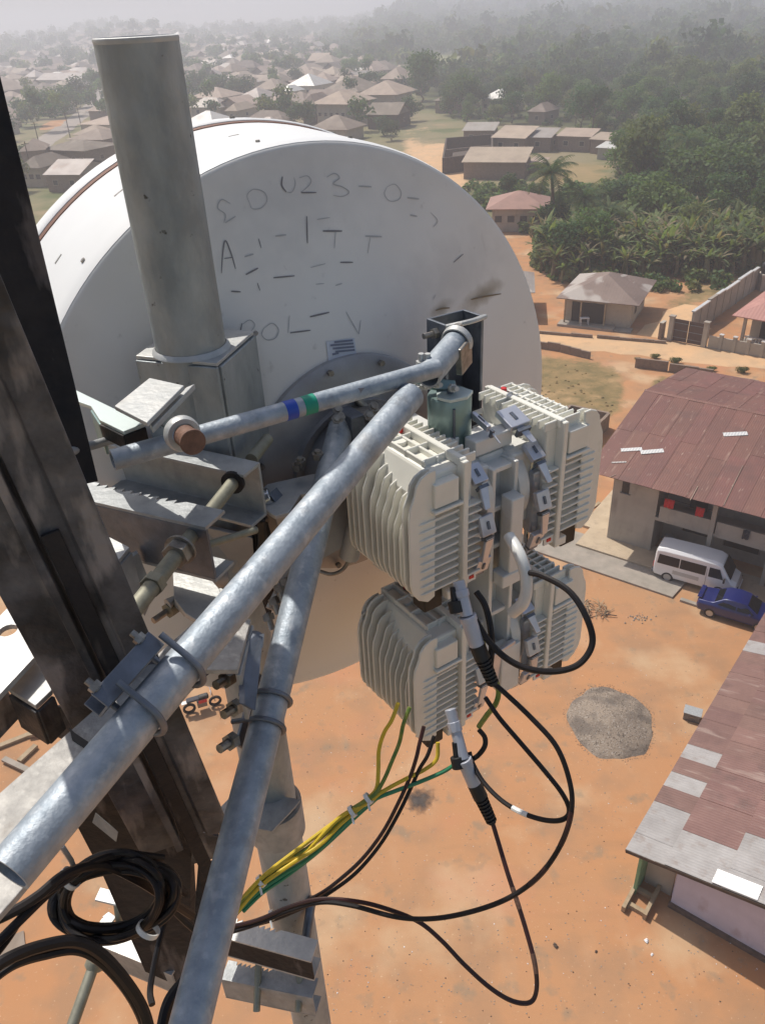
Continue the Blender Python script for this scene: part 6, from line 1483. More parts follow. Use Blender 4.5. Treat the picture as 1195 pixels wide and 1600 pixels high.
# pale green junction can
gc_ = near(702, 645, 1.40); can = empty('green_can', gc_ - Z * .05, 'pale green round can with a bright angular lid between the tubes and radios', 'can')
MB().lathe(gc_ - Z * .055, Z, [(0, .001), (0, .036), (.004, .0385), (.088, .0385), (.092, .036), (.092, .001)], 40).build('body', M['green_cyl'], can, smooth=True)
tp_ = gc_ + Z * .037; pts = [tp_ + Vector((x, y, .003)) for x, y in ((-.024, -.026), (-.002, -.042), (.028, -.030), (.040, -.006), (.022, .012), (-.022, .006))]
MB().plate(pts, Z, .006).build('lid', M['green_top'], can, bevel=.001); bolt(tp_ + Vector((0, -.012, .006)), Z, .006, .004, can, m='darkzinc')
MB().frame(gc_ + Vector((.004, -.040, -.01)), Vector((1, 0, 0)), Vector((0, 1, 0)), Z, .004, .006, .07).build('seam', M['darkzinc'], can)

# ------------------------------------------------------------------ clamps of the tubes with U bolts
def ubolt(par, A, B, x, r, out, leg=.045, rr_=.0045, m='darkzinc'):
    c = along(A, B, x); d = (B - A).normalized(); o_ = (Vector(out) - d * Vector(out).dot(d)).normalized(); s_ = d.cross(o_)
    pts = [c - s_ * r * -1 + o_ * leg]
    pts = [c + s_ * r + o_ * leg] + [c + s_ * (r * math.cos(t)) - o_ * (r * math.sin(t)) for t in np.linspace(0, math.pi, 17)] + [c - s_ * r + o_ * leg]
    return MB().tube(pts, rr_, 10).build('u_bolt', M[m], par, smooth=True)
cl1 = empty('tube_clamp', near(215, 1060, .80), 'dark blue grey clamp channel with two U-bolts on the big diagonal tube', 'clamp')
tocam = (C0 - along(S0, S1, 240)).normalized()
side1 = near(180, 1000, .80) - near(240, 1060, .80)        # the clamp channel sits on the upper left side of the tube
side1 = (side1 - sd_ * side1.dot(sd_)).normalized()
ubolt(cl1, S0, S1, 222, .0275, side1, .04, .0038); ubolt(cl1, S0, S1, 285, .0275, side1, .04, .0038)
ca_, cb_ = along(S0, S1, 200), along(S0, S1, 284)
o_ = side1 * .040
MB().ext([(-.018, -.010), (.018, -.010), (.018, .012), (.015, .012), (.015, -.007), (-.015, -.007), (-.015, .012), (-.018, .012)], ca_ + o_, cb_ + o_, side1).build('channel', M['darkzinc'], cl1, bevel=.0008)
for x in (215, 279): q = along(S0, S1, x); bolt(q + side1 * .050 + tocam * .02, side1, .007, .014, cl1, m='bolt')
cl2 = empty('tube_clamp', near(400, 1060, .95), 'clamp plate with two U-bolts on the second steel tube', 'clamp')
td_ = (T1 - T0).normalized()
side2 = near(360, 1060, 1.06) - near(440, 1060, 1.0); side2 = (side2 - td_ * side2.dot(td_)).normalized()
def aty(A, B, y):
    lo, hi = 0, 1
    for _ in range(40):
        m_ = (lo + hi) / 2
        if px_of(A.lerp(B, m_))[1] > y: lo = m_
        else: hi = m_
    return A.lerp(B, lo)
def ubolt_y(par, A, B, y, *k, **kw): c = aty(A, B, y); return ubolt(par, A, B, px_of(c)[0], *k, **kw)
ubolt_y(cl2, T0, T1, 1092, .027, side2, .04, .0038); ubolt_y(cl2, T0, T1, 1135, .027, side2, .04, .0038)
MB().ext([(-.014, -.003), (.014, -.003), (.014, .003), (-.014, .003)], aty(T0, T1, 1165) + side2 * .036, aty(T0, T1, 1050) + side2 * .036, side2).build('clamp_plate', M['darkzinc'], cl2, bevel=.001)
MB().plate([near(375, 1010, 1.05), near(400, 985, 1.08), near(408, 990, 1.08), near(395, 1110, 1.0), near(378, 1100, 1.0)], (1, -.3, 0), .008).build('angle_plate', M['darkzinc'], cl2, bevel=.001)
MB().plate([near(396, 993, 1.075), near(408, 990, 1.08), near(406, 1012, 1.07), near(397, 1012, 1.07)], (1, -.3, .2), .010).build('tab', M['plate'], cl2)
for x, y in ((360, 1058), (372, 1103), (366, 1155)): bolt(near(x, y, 1.1), (-.5, -.8, .3), .012, .030, cl2)
# ------------------------------------------------------------------ dark tower leg, beams and plates at the left
L0, L1 = near(88, 894, .91), near(262, 1257, 1.17)
ld_ = (L0 - L1).normalized(); Ltop = L1 + ld_ * 1.9; Lbot = L1 - ld_ * .10
leg = empty('tower_leg', Lbot, 'massive dark weathered steel tower leg crossing the left side', 'tower leg')
fc = (C0 - L1); fc.z = 0; fc.normalize()
MB().ext([(-.066, -.012), (-.016, -.004), (-.016, .010), (-.006, .010), (-.006, -.06), (-.014, -.06), (-.014, -.014), (-.066, -.022)], Lbot, Ltop, fc).build('angle', M['leg'], leg, bevel=.001)
MB().ext([(.0, -.002), (.030, -.004), (.034, .006), (.068, .016), (.068, .006), (.040, -.008), (.010, -.014), (.010, -.07), (.0, -.07)], Lbot, Ltop, fc).build('angle', M['leg'], leg, bevel=.001)
MB().ext([(.002, .0005), (.022, -.0015), (.022, .003), (.002, .005)], L1 - ld_ * .2, L1 + ld_ * .5, fc).build('splice_bar', M['black_steel'], leg, bevel=.001)
F0, F1 = near(112, 760, 1.12), near(-66, 60, .93)
fn = empty('black_upright', F0, 'black stained steel upright behind the tower leg at the left edge', 'upright')
MB().ext([(-.028, -.003), (.030, -.003), (.030, -.035), (.036, -.035), (.036, .004), (-.028, .004)], F0, F0 + (F1 - F0) * 1.25, fc).build('angle', M['black_steel'], fn, bevel=.001)
# sunlit horizontal angle
beam = empty('horizontal_angle', near(152, 1085, 1.0), 'bright sunlit galvanised angle beam behind the big diagonal tube', 'beam')
bz = near(152, 1085, .975).z
bp0 = [at(x, y, bz) for x, y in ((-90, 1318), (334, 945), (392, 968), (371, 1046), (320, 1046), (26, 1400), (-90, 1530))]
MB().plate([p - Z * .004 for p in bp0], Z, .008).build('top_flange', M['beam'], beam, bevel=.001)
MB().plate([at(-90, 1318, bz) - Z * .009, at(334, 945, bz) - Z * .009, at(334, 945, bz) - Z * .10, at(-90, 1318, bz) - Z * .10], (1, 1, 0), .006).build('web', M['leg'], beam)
MB().plate([at(110, 1140, bz) + Z * .002, at(118, 1148, bz) + Z * .002, at(139, 1162, bz) + Z * .002, at(136, 1172, bz) + Z * .002, at(114, 1158, bz) + Z * .002], Z, .003).build('slot', M['dark'], beam)
MB().plate([at(334, 950, bz) + Z * .004, at(382, 968, bz) + Z * .004, at(340, 1010, bz) + Z * .004], Z, .006).build('stiffener', M['plate'], beam)
vwall(at(392, 968, bz), at(371, 1046, bz), .08, .006, 'end_web', 'galv', beam, .009)
# plate with a round hole at the left edge
ph_ = empty('holed_plate', near(22, 940, 1.15), 'white sunlit plate with a round hole at the left edge', 'plate')
hz = near(22, 940, 1.15).z; hc_ = at(13, 985, hz); ou = [at(x, y, hz) for x, y in ((22, 940), (66, 1014), (-40, 1128), (-60, 1025))]
rr_h = (at(27, 985, hz) - hc_).length
hole = [hc_ + Vector((math.cos(t), math.sin(t), 0)) * rr_h for t in np.linspace(0, 2 * math.pi, 21)]
import bmesh as _bm
def plate_hole(name, outer, holep, z, t, m, par):
    bm = _bm.new(); ov_ = [bm.verts.new((p.x, p.y, z)) for p in outer]; hv_ = [bm.verts.new((p.x, p.y, z)) for p in holep[:-1]]
    es = [bm.edges.new((ov_[i], ov_[(i + 1) % len(ov_)])) for i in range(len(ov_))] + [bm.edges.new((hv_[i], hv_[(i + 1) % len(hv_)])) for i in range(len(hv_))]
    _bm.ops.triangle_fill(bm, use_beauty=True, use_dissolve=False, edges=es)
    ex_ = _bm.ops.extrude_face_region(bm, geom=list(bm.faces)); vs = [g_ for g_ in ex_['geom'] if isinstance(g_, _bm.types.BMVert)]
    for v in vs: v.co.z -= t
    _bm.ops.recalc_face_normals(bm, faces=bm.faces)
    org = wpos(par)
    for v in bm.verts: v.co -= org
    me = D.meshes.new(name); bm.to_mesh(me); bm.free(); me.materials.append(M[m]); o = D.objects.new(name, me); COL.objects.link(o); o.parent = par; return o
plate_hole('plate', ou, hole, hz, .008, 'plate', ph_)
pl2 = empty('cut_corner_plate', near(68, 1022, 1.12), 'small sunlit cut-corner plate beside the tower leg', 'plate')
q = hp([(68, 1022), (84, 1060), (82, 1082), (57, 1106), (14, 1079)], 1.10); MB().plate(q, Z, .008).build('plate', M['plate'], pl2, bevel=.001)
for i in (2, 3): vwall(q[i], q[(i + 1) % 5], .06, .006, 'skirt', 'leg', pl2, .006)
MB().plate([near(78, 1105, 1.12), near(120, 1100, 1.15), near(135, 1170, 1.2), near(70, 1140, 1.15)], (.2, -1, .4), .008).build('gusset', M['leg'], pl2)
dk = empty('dark_side_angle', near(10, 1100, 1.05), 'dark steel angle end below the holed plate', 'angle')
MB().plate([near(-30, 1075, 1.02), near(12, 1080, 1.08), near(33, 1118, 1.12), near(-20, 1175, 1.08), near(-60, 1180, 1.05)], (.3, -.9, .3), .010).build('angle', M['leg'], dk, bevel=.001)
pl3 = empty('lit_tab', near(190, 860, 1.15), 'small sunlit tab between tower leg and clamp channel', 'tab')
q = hp([(164, 838), (203, 858), (184, 880)], 1.18); MB().plate(q, Z, .006).build('tab', M['plate'], pl3); vwall(q[1], q[2], .07, .006, 'web', 'galv', pl3, .004)
MB().plate([near(184, 882, 1.17), near(215, 862, 1.2), near(240, 925, 1.24), near(225, 960, 1.24)], (.5, -.9, 0), .01).build('back_web', M['galv'], pl3)
# ------------------------------------------------------------------ lower pole clamp and steel below
lc = empty('pole_collar', near(400, 1280, 1.85), 'grey split collar bolted round the lower part of the pole', 'collar')
MB().pipe((PX, PY, 26.30), (PX, PY, 26.40), PR + .012, .010, 40).build('band', M['galv'], lc, smooth=True, angle=60)
q = hp([(345, 1262), (372, 1234), (470, 1250), (461, 1262), (425, 1300), (352, 1285)], 1.84); MB().plate(q, Z, .006).build('ear', M['galv'], lc, bevel=.001)
q = hp([(368, 1441), (420, 1442), (496, 1470), (486, 1503), (425, 1486), (364, 1468)], 2.02)
low = empty('lower_pole_clamp', q[0], 'lower pair of notched clamp channels round the foot of the pole', 'clamp')
dl = (q[2] - q[0]); dl.z = 0; dl.normalize(); bl = Vector((-dl.y, dl.x, 0)); bl = bl if bl.y > 0 else -bl
serrated(q[5] - dl * .05, q[3], bl, .055, .075, low, 'far_channel', 'plate', 'black_steel', 9, .1, .62)  # black web below a pale flange: shade painted in by material
q2 = near(488, 1560, 2.0); serrated(at(345, 1530, q2.z), q2, bl, .05, .08, low, 'near_channel', 'galv', 'galv', 8, .1, .5)
for x in (405, 470): MB().cyl(near(x, 1490, 2.06), near(x - 4, 1580, 2.02), .009, 12).build('rod', M['rod'], low, smooth=True)
MB().cyl(near(488, 1400, 2.1), near(470, 1520, 2.05), .012, 12).build('rod', M['darkzinc'], low, smooth=True)
lo2 = empty('left_channel', near(200, 1500, 1.6), 'sunlit notched channel below the coiled black cables', 'channel')
q = hp([(162, 1480), (268, 1524), (281, 1496), (205, 1462)], 1.55); dl2 = (q[1] - q[0]).normalized(); bl2 = Vector((-dl2.y, dl2.x, 0)); bl2 = bl2 if bl2.y > 0 else -bl2
serrated(q[0] - dl2 * .04, q[1], bl2, .048, .06, lo2, 'channel', 'plate', 'galv', 7, .3, .9)
level('small_plate', [(157, 1386), (221, 1402), (212, 1421), (148, 1406)], 1.62, .006, 'plate', lo2)
level('small_plate', [(160, 1432), (170, 1424), (182, 1432), (170, 1448)], 1.66, .006, 'plate', lo2)
MB().cyl(near(183, 1412, 1.6), near(190, 1470, 1.62), .007, 10).build('stud', M['rod'], lo2, smooth=True)
lr = MB().cyl(near(149, 1503, 1.5), near(100, 1640, 1.42), .0105, 16).cyl(near(152, 1498, 1.5), near(147, 1510, 1.5), .018, 12).build('long_rod', M['rod'], None, smooth=True, origin=near(149, 1503, 1.5)); tag(lr, 'olive grey rod running out of the bottom edge below the coil', 'rod')
dm2 = empty('dark_gusset', near(230, 1350, 1.3), 'dark stained joint plates behind the coiled cables', 'gusset')
MB().plate([near(112, 1268, 1.25), near(180, 1225, 1.22), near(300, 1290, 1.3), near(306, 1400, 1.42), near(296, 1545, 1.55), near(228, 1515, 1.5), near(160, 1360, 1.35)], (.1, -1, .35), .010).build('gusset', M['black_steel'], dm2)
MB().plate([near(300, 1290, 1.28), near(342, 1302, 1.30), near(336, 1335, 1.33), near(300, 1345, 1.33)], (.2, -1, .35), .02).build('splice', M['leg'], dm2)
MB().plate([near(150, 1270, 1.2), near(185, 1300, 1.2), near(182, 1315, 1.21), near(145, 1285, 1.21)], (.2, -.6, .7), .006).build('lug', M['galv'], dm2)
MB().plate([near(310, 1350, 1.45), near(345, 1345, 1.48), near(330, 1480, 1.6), near(300, 1470, 1.6)], (.2, -1, .35), .010).build('gusset', M['black_steel'], dm2)
q = near(103, 1338, 1.05); tq = MB().tube([near(97, 1322, 1.02), near(112, 1345, 1.05), near(122, 1372, 1.1)], .0035, 8).build('stay_bolt', M['plate'], dm2, smooth=True)
# ------------------------------------------------------------------ the four radio units
OO = Vector((.1751, 1.2728, 27.2571)); RA = R(57); AV = Vector((math.sin(RA), math.cos(RA), 0)); WV = Vector((math.cos(RA), -math.sin(RA), 0))
GAP, TT_, WW, HH, PIT = .084, .138, .20, .255, .345
def radio(s, lo, label):
    ctr = OO - Z * (lo * PIT); a = AV * s
    def P(aa, ww, zz): return ctr + a * (GAP + aa) + WV * ww + Z * zz
    e = empty('radio_unit', P(TT_ / 2, 0, -HH / 2), label, 'radio unit', 'outdoor radio units on the coupler')
    bw_, bh = WW - .026, HH - .026
    # housing: rounded core with chamfered outer shoulders
    b = MB(); pr = [(.0, -bh / 2), (TT_ - .055, -bh / 2), (TT_ - .036, -bh / 2 + .03), (TT_ - .036, bh / 2 - .045), (TT_ - .055, bh / 2), (.0, bh / 2)]
    vs = [P(x, -bw_ / 2, z) for x, z in pr] + [P(x, bw_ / 2, z) for x, z in pr]; n = 6
    b.add(vs, [(i, (i + 1) % n, n + (i + 1) % n, n + i) for i in range(n)] + [tuple(range(n)), tuple(range(n, 2 * n))[::-1]]); b.build('housing', M['odu'], e, bevel=.005)
    # upright fins on the outer face, their tops stepped round a pocket
    tops = [.016, .006, .010, .024, .036, .044, .050, .054, .056, .056, .004, .0]
    nf = len(tops)
    for i in range(nf):
        wpos_ = -WW / 2 + .006 + i * (WW - .012) / (nf - 1); tz = HH / 2 - tops[i]; big = i >= nf - 2 or i < 2
        t = .0036 if not big else .0050
        o0 = TT_ if not (i in (4, 5, 6, 7, 8, 9)) else TT_ - .004
        pf = [(TT_ - .05, -HH / 2 + .006), (TT_ - .035, -HH / 2), (TT_ - .016, -HH / 2 + .012), (o0 - .004, -HH / 2 + .030), (o0, -HH / 2 + .048), (o0, tz - .075), (o0 - .003, tz - .055), (o0 - .012, tz - .035), (o0 - .016, tz - .018), (TT_ - .026, tz - .006), (TT_ - .040, tz), (TT_ - .055, tz)]
        q = [P(x, wpos_, z) for x, z in pf]; MB().plate(q, WV, t).build('cooling_fin', M['odu'], e, bevel=.0012, seg=1)
    # level fins on the side face, with the upright flange rib
    for sgn in (1, -1):
        for i in range(13):
            z = -HH / 2 + .022 + i * .0158
            if sgn == 1 and i >= 10: continue
            w0, w1 = sgn * (bw_ / 2 - .002), sgn * (WW / 2 - .0)
            pf = [(.036, w0), (.036, w1 - sgn * .002), (.040, w1), (TT_ - .026, w1), (TT_ - .012, w1 - sgn * .006), (TT_ - .006, w0)]
            MB().plate([P(x, w_, z) for x, w_ in pf], Z, .0042).build('cooling_fin', M['odu'], e, bevel=.001, seg=1)
            pf = [(.000, w0), (-.012, w1 - sgn * .006), (-.010, w1 + sgn * .002), (.022, w1 + sgn * .002), (.022, w0)]
            MB().plate([P(x, w_, z) for x, w_ in pf], Z, .0042).build('cooling_fin', M['odu'], e, bevel=.001, seg=1)
        MB().frame(P(.028, sgn * (WW / 2 - .004), 0), a, WV, Z, .011, .020, HH).build('flange_rib', M['odu'], e, bevel=.0015, seg=1)
    # raised block with a lip under the shoulder
    MB().frame(P(.066, WW / 2 - .006, HH / 2 - .046), a, WV, Z, .050, .018, .044).build('label_block', M['odu'], e, bevel=.002)
    MB().frame(P(.064, WW / 2 - .002, HH / 2 - .074), a, WV, Z, .060, .018, .006).build('lip', M['odu'], e, bevel=.0015)
    # top: rib and teeth
    MB().frame(P(.027, 0, HH / 2 - .005), a, WV, Z, .012, WW - .004, .016).build('flange_rib', M['odu'], e, bevel=.0015, seg=1)
    for i in range(12):
        w_ = -WW / 2 + .012 + i * .0158
        MB().frame(P(.008, w_, HH / 2 - .008), a, WV, Z, .028, .0042, .016).build('top_tooth', M['odu'], e, bevel=.001, seg=1)
        if s == 1 or i % 3 == 0: MB().frame(P(.056, w_, HH / 2 - .009), a, WV, Z, .048, .0042, .014).build('top_tooth', M['odu'], e, bevel=.001, seg=1)
    for x in (.050, .076): MB().frame(P(x, -.015, HH / 2 - .010), a, WV, Z, .005, WW - .05, .014).build('top_rib', M['odu'], e, bevel=.001, seg=1)
    MB().cyl(P(.060, -.035, HH / 2 - .016), P(.060, -.035, HH / 2 - .006), .013, 20).build('boss', M['odu'], e, smooth=True, bevel=.001)
    MB().cyl(P(.036, -.066, HH / 2 - .01), P(.036, -.066, HH / 2 + .006), .0055, 12).build('red_cap', M['red'], e, smooth=True)
    MB().frame(P(.012, WW / 2 - .002, -HH / 2 + .014), a, WV, Z, .026, .004, .018).build('label_plate', M['tie'], e); MB().frame(P(.010, WW / 2 + .0005, -HH / 2 + .015), a, WV, Z, .010, .003, .006).build('red_mark', M['red'], e)
    # foot: black socket and mounting tab
    MB().frame(P(.082, .066, -HH / 2 - .012), a, WV, Z, .040, .036, .044).build('black_socket', M['rubber'], e, bevel=.003)
    MB().frame(P(.046, .085, -HH / 2 - .006), a, WV, Z, .030, .026, .018).build('port_block', M['odu'], e, bevel=.002)
    MB().frame(P(.10, -.055, -HH / 2 + .004), a, WV, Z, .018, .03, .03).build('foot_lug', M['odu'], e, bevel=.003)
    return P
PA = radio(-1, 0, 'upper left cream finned radio unit, nearest the diagonal tubes')
PB = radio(-1, 1, 'lower left cream finned radio unit hanging under the nearer one')
PC = radio(1, 0, 'upper right cream finned radio unit beside the dish edge')
PD = radio(1, 1, 'lower right cream finned radio unit half behind the cables')
# ------------------------------------------------------------------ coupler between them
def Q(a, w_, z): return OO + AV * a + WV * w_ + Z * z
cpl = empty('radio_coupler', Q(0, 0, -.47), 'pale cast coupler with lever clips holding the four radio units', 'coupler')
MB().frame(Q(0, -.02, -.17), AV, WV, Z, .060, .12, .50).build('body', M['coupler'], cpl, bevel=.006)
for a_ in (-.026, .026): MB().frame(Q(a_, .055, -.17), AV, WV, Z, .009, .045, .48).build('web_rib', M['coupler'], cpl, bevel=.002)
for z_ in (.06, -.02, -.10, -.26, -.36): MB().frame(Q(0, .052, z_), AV, WV, Z, .046, .034, .010).build('cross_rib', M['coupler'], cpl, bevel=.002)
MB().frame(Q(0, .03, .10), AV, WV, Z, .085, .03, .03).build('top_block', M['coupler'], cpl, bevel=.003)
MB().frame(Q(.012, .085, -.075), AV, WV, Z, .030, .030, .17).build('front_bar', M['coupler'], cpl, bevel=.003)
MB().frame(Q(.012, .085, -.162), AV, WV, Z, .062, .034, .028).build('front_foot', M['coupler'], cpl, bevel=.003)
def latch(s, zc, tilt, w_=.098, size=(.034, .026, .040), aa=.066, mt='clip'):
    e = MB(); a = AV * s
    ct, st_ = math.cos(tilt), math.sin(tilt); y_ = WV * ct + Z * st_; z_ = Z * ct - WV * st_
    c = OO + a * aa + WV * w_ + Z * zc
    e.frame(c, a, y_, z_, size[0] * .9, size[1] * .4, size[2] * .9); k = e.build('clip', M['clip'], cpl, bevel=.0015)
    MB().frame(c + y_ * .006, a, y_, z_, size[0] * .14, .003, size[2] * .35).build('clip_slot', M['darkzinc'], k, origin=wpos(cpl))
    MB().frame(c - z_ * size[2] * .62 - y_ * .004, a, y_, z_, size[0] * .6, size[1] * .5, .006).build('clip_hinge', M['darkzinc'], k, origin=wpos(cpl))
    MB().plate([c - z_ * .024 - a * .009, c - z_ * .024 + a * .009, c - z_ * .078 + a * .012 - WV * .024, c - z_ * .078 + a * .000 - WV * .024], WV, .007).build('clip_lever', M['clip'], k, bevel=.0015, origin=wpos(cpl))
for lo in (0, 1):
    for s in (-1, 1):
        z0 = -lo * PIT
        MB().frame(Q(s * .060, 0, z0), AV, WV, Z, .066, .13, .15).build('flange_plate', M['coupler'], cpl, bevel=.004)
        MB().lathe(Q(s * .030, 0, z0), AV * s, [(0, .001), (0, .085), (.012, .088), (.02, .088), (.022, .07), (.060, .07), (.060, .001)], 40).build('round_flange', M['coupler'], cpl, smooth=True)
        latch(s, z0 + .075, .9, .075); latch(s, z0 - .012, .35, .105); latch(s, z0 - .10, -.3, .095)
        MB().cyl(Q(s * .075, .062, z0 + .05), Q(s * .075, .062, z0 - .13), .006, 12).build('tie_rod', M['chrome'], cpl, smooth=True)
        MB().frame(Q(s * .078, .068, z0 - .035), AV, WV, Z, .022, .020, .13).build('side_arm', M['clip'], cpl, bevel=.003)
latch(-.2, .135, 1.3, .02, (.05, .03, .05), .05); latch(1, .125, 1.2, .03, (.05, .03, .05), .055)
MB().frame(Q(-.06, -.055, .105), WV, AV, Z, .13, .022, .018).build('top_arm', M['coupler'], cpl, bevel=.002)
hpts = spline([near(795, 838, 1.36), near(812, 868, 1.33), near(822, 905, 1.33), near(818, 940, 1.345), near(800, 958, 1.37)], 6)
mbh = MB(); 
for p, q in zip(hpts, hpts[1:]): pass
MB().tube(hpts, .0105, 12).build('curved_handle', M['coupler'], cpl, smooth=True)
MB().frame(Q(.02, .08, -.40), AV, WV, Z, .05, .03, .12).build('lower_bar', M['coupler'], cpl, bevel=.003)
MB().plate([Q(-.04, .09, -.34), Q(.03, .09, -.33), Q(.045, .08, -.45), Q(.01, .08, -.47)], WV, .01).build('lower_plate', M['clip'], cpl, bevel=.002)

# waveguide from the coupler back to the hub
MB().cyl(Q(0, -.05, -.06), DC - AX * .20, .032, 28).build('feed_tube', M['coupler'], cpl, smooth=True)
MB().frame(Q(-.0, -.11, -.05), AV, WV, Z, .11, .03, .13).build('feed_flange', M['plate'], cpl, bevel=.003)

# ------------------------------------------------------------------ plugs and cables
def gland(name, pts, label, ribs=True):
    e = empty(name, near(*pts[0]), label, 'plug', 'cable plugs under the left radio units')
    P_ = [near(*p) for p in pts]
    MB().cyl(P_[0], P_[1], .0098, 20).cyl(P_[0].lerp(P_[1], .25), P_[0].lerp(P_[1], .45), .012, 8).build('shell', M['connector'], e, smooth=True, bevel=.001)
    MB().cyl(P_[1], P_[2], .0125, 20).cyl(P_[1], P_[1].lerp(P_[2], .18), .0140, 20).build('sleeve', M['connector'], e, smooth=True, bevel=.001)
    MB().cyl(P_[2], P_[2].lerp(P_[3], .35), .0128, 20).cyl(P_[2].lerp(P_[3], .35), P_[3], .0090, 20, r2=.007).build('boot', M['rubber'], e, smooth=True)
    if ribs:
        for i in range(7):
            t = .40 + i * .085; c = P_[2].lerp(P_[3], t); d = (P_[3] - P_[2]).normalized()
            MB().cyl(c, c + d * .003, .0118 - i * .0003, 16).build('boot_rib', M['rubber'], e, smooth=False)
    return P_
ZA, ZB = 1.255, 1.375
g1 = gland('power_plug', [(716, 908, ZA), (730, 962, ZA), (745, 1008, ZA + .01), (771, 1070, ZA + .02)], 'grey and black ribbed plug under the upper left radio unit')
g2_ = gland('power_plug', [(703, 1108, ZB + .01), (724, 1186, ZB), (741, 1225, ZB + .01), (769, 1286, ZB + .02)], 'grey and black ribbed plug under the lower left radio unit')
for (x, y, z_, lb_) in ((711, 945, ZA, 'short black plug beside the upper grey one'), (714, 1188, ZB, 'short black plug beside the lower grey one')):
    e = empty('black_plug', near(x, y - 20, z_), lb_, 'plug'); MB().cyl(near(x - 3, y - 28, z_), near(x, y, z_), .006, 12).build('stem', M['rubber'], e, smooth=True); MB().cyl(near(x - 1, y - 6, z_), near(x + 3, y + 12, z_), .0115, 16).build('cap', M['rubber'], e, smooth=True, bevel=.001)
def cable(pts, r, m, label, cat='cable', group=None, k=9, bands=()):
    P_ = spline([near(*p) for p in pts], k); e = MB().tube(P_, r, 8).build('cable', M[m], None, smooth=True, origin=P_[0]); tag(e, label, cat, group)
    for t0, t1, m_ in bands:
        i0, i1 = int(t0 * len(P_)), int(t1 * len(P_)); MB().tube([p - P_[0] for p in P_[i0:i1 + 1]], r * 1.08, 8).build('colour_band', M[m_], e, smooth=True, local=True)
    return e
cable([(818, 893, 1.33), (850, 901, 1.30), (890, 925, 1.27), (916, 965, 1.25), (925, 1005, 1.25), (905, 1037, 1.25), (868, 1049, 1.25), (825, 1045, 1.25), (790, 1028, 1.255), (762, 1000, 1.26), (742, 968, 1.262), (730, 950, 1.262)], .0052, 'cable', 'thick black cable looping out over the lower right radio unit')
cable([(771, 1068, 1.275), (790, 1084, 1.27), (830, 1122, 1.26), (868, 1165, 1.25), (888, 1215, 1.25), (893, 1262, 1.25), (878, 1315, 1.26), (845, 1365, 1.28), (800, 1400, 1.30), (745, 1422, 1.32), (680, 1435, 1.34), (620, 1433, 1.36), (550, 1415, 1.38), (500, 1410, 1.40), (450, 1424, 1.42), (400, 1444, 1.44), (340, 1462, 1.46), (300, 1470, 1.48)], .0042, 'cable', 'black cable swinging wide round the others, from the upper plug back to the tower', bands=((.30, .36, 'redcable'), (.40, .44, 'redcable')))
cable([(758, 1090, 1.32), (780, 1122, 1.30), (815, 1163, 1.29), (850, 1204, 1.28), (878, 1240, 1.27), (889, 1266, 1.27), (880, 1280, 1.27), (855, 1282, 1.28), (820, 1272, 1.30), (785, 1252, 1.33), (755, 1222, 1.36), (738, 1192, 1.38), (733, 1175, 1.385)], .0042, 'cable', 'black cable with a white marker making a narrow sharp loop', bands=((.66, .71, 'tie'),))
cable([(769, 1285, 1.395), (778, 1315, 1.39), (793, 1365, 1.37), (808, 1410, 1.36), (822, 1455, 1.35), (835, 1505, 1.34), (838, 1545, 1.34), (828, 1566, 1.34), (800, 1564, 1.34), (765, 1543, 1.34), (725, 1507, 1.35), (690, 1470, 1.36), (655, 1441, 1.37), (610, 1422, 1.38), (560, 1409, 1.39), (500, 1405, 1.40), (450, 1418, 1.42), (395, 1440, 1.44), (320, 1455, 1.47)], .0040, 'redcable', 'dark red marked cable hanging lowest in a long loop', bands=((.14, .18, 'brownrust'), (.26, .30, 'brownrust')))
cable([(748, 1140, 1.38), (757, 1152, 1.38), (757, 1166, 1.38), (747, 1180, 1.385), (735, 1188, 1.39)], .0045, 'cable', 'short black cable curl beside the lower grey plug')
cable([(744, 925, 1.30), (757, 945, 1.29), (765, 975, 1.28), (768, 1010, 1.28), (765, 1045, 1.28)], .0055, 'cable', 'short black cable dropping behind the upper grey plug')
cable([(752, 985, 1.30), (756, 1015, 1.30), (766, 1048, 1.30), (778, 1075, 1.31), (775, 1098, 1.32), (760, 1118, 1.34), (748, 1135, 1.37)], .0046, 'ygreen', 'yellow green wire between the upper and lower left radio units')
cable([(662, 1135, 1.37), (655, 1163, 1.37), (650, 1185, 1.37), (640, 1215, 1.38), (622, 1255, 1.38), (598, 1300, 1.39), (566, 1342, 1.40), (530, 1375, 1.41), (498, 1398, 1.42), (450, 1421, 1.44), (390, 1443, 1.46), (340, 1456, 1.48)], .0036, 'redcable', 'upper one of two thin dark cables under the lower left radio unit')
cable([(678, 1150, 1.37), (668, 1180, 1.37), (655, 1202, 1.38), (640, 1235, 1.39), (622, 1272, 1.39), (595, 1318, 1.40), (560, 1360, 1.41), (525, 1388, 1.42), (485, 1412, 1.43), (430, 1436, 1.45), (370, 1452, 1.47)], .0036, 'cable', 'lower one of two thin dark cables under the lower left radio unit')
def yw(pts, m, label): return cable(pts, .0036, m, label, 'wire', 'yellow and green earth wires', 8)
yw([(622, 1098, 1.36), (612, 1125, 1.36), (600, 1145, 1.37), (592, 1172, 1.38), (591, 1205, 1.38), (588, 1232, 1.38), (574, 1248, 1.37), (540, 1272, 1.36), (495, 1305, 1.35), (455, 1335, 1.34), (420, 1362, 1.33), (395, 1386, 1.32), (365, 1420, 1.32)], 'yellow', 'bright yellow wire rising in a loop left of the lower radio unit')
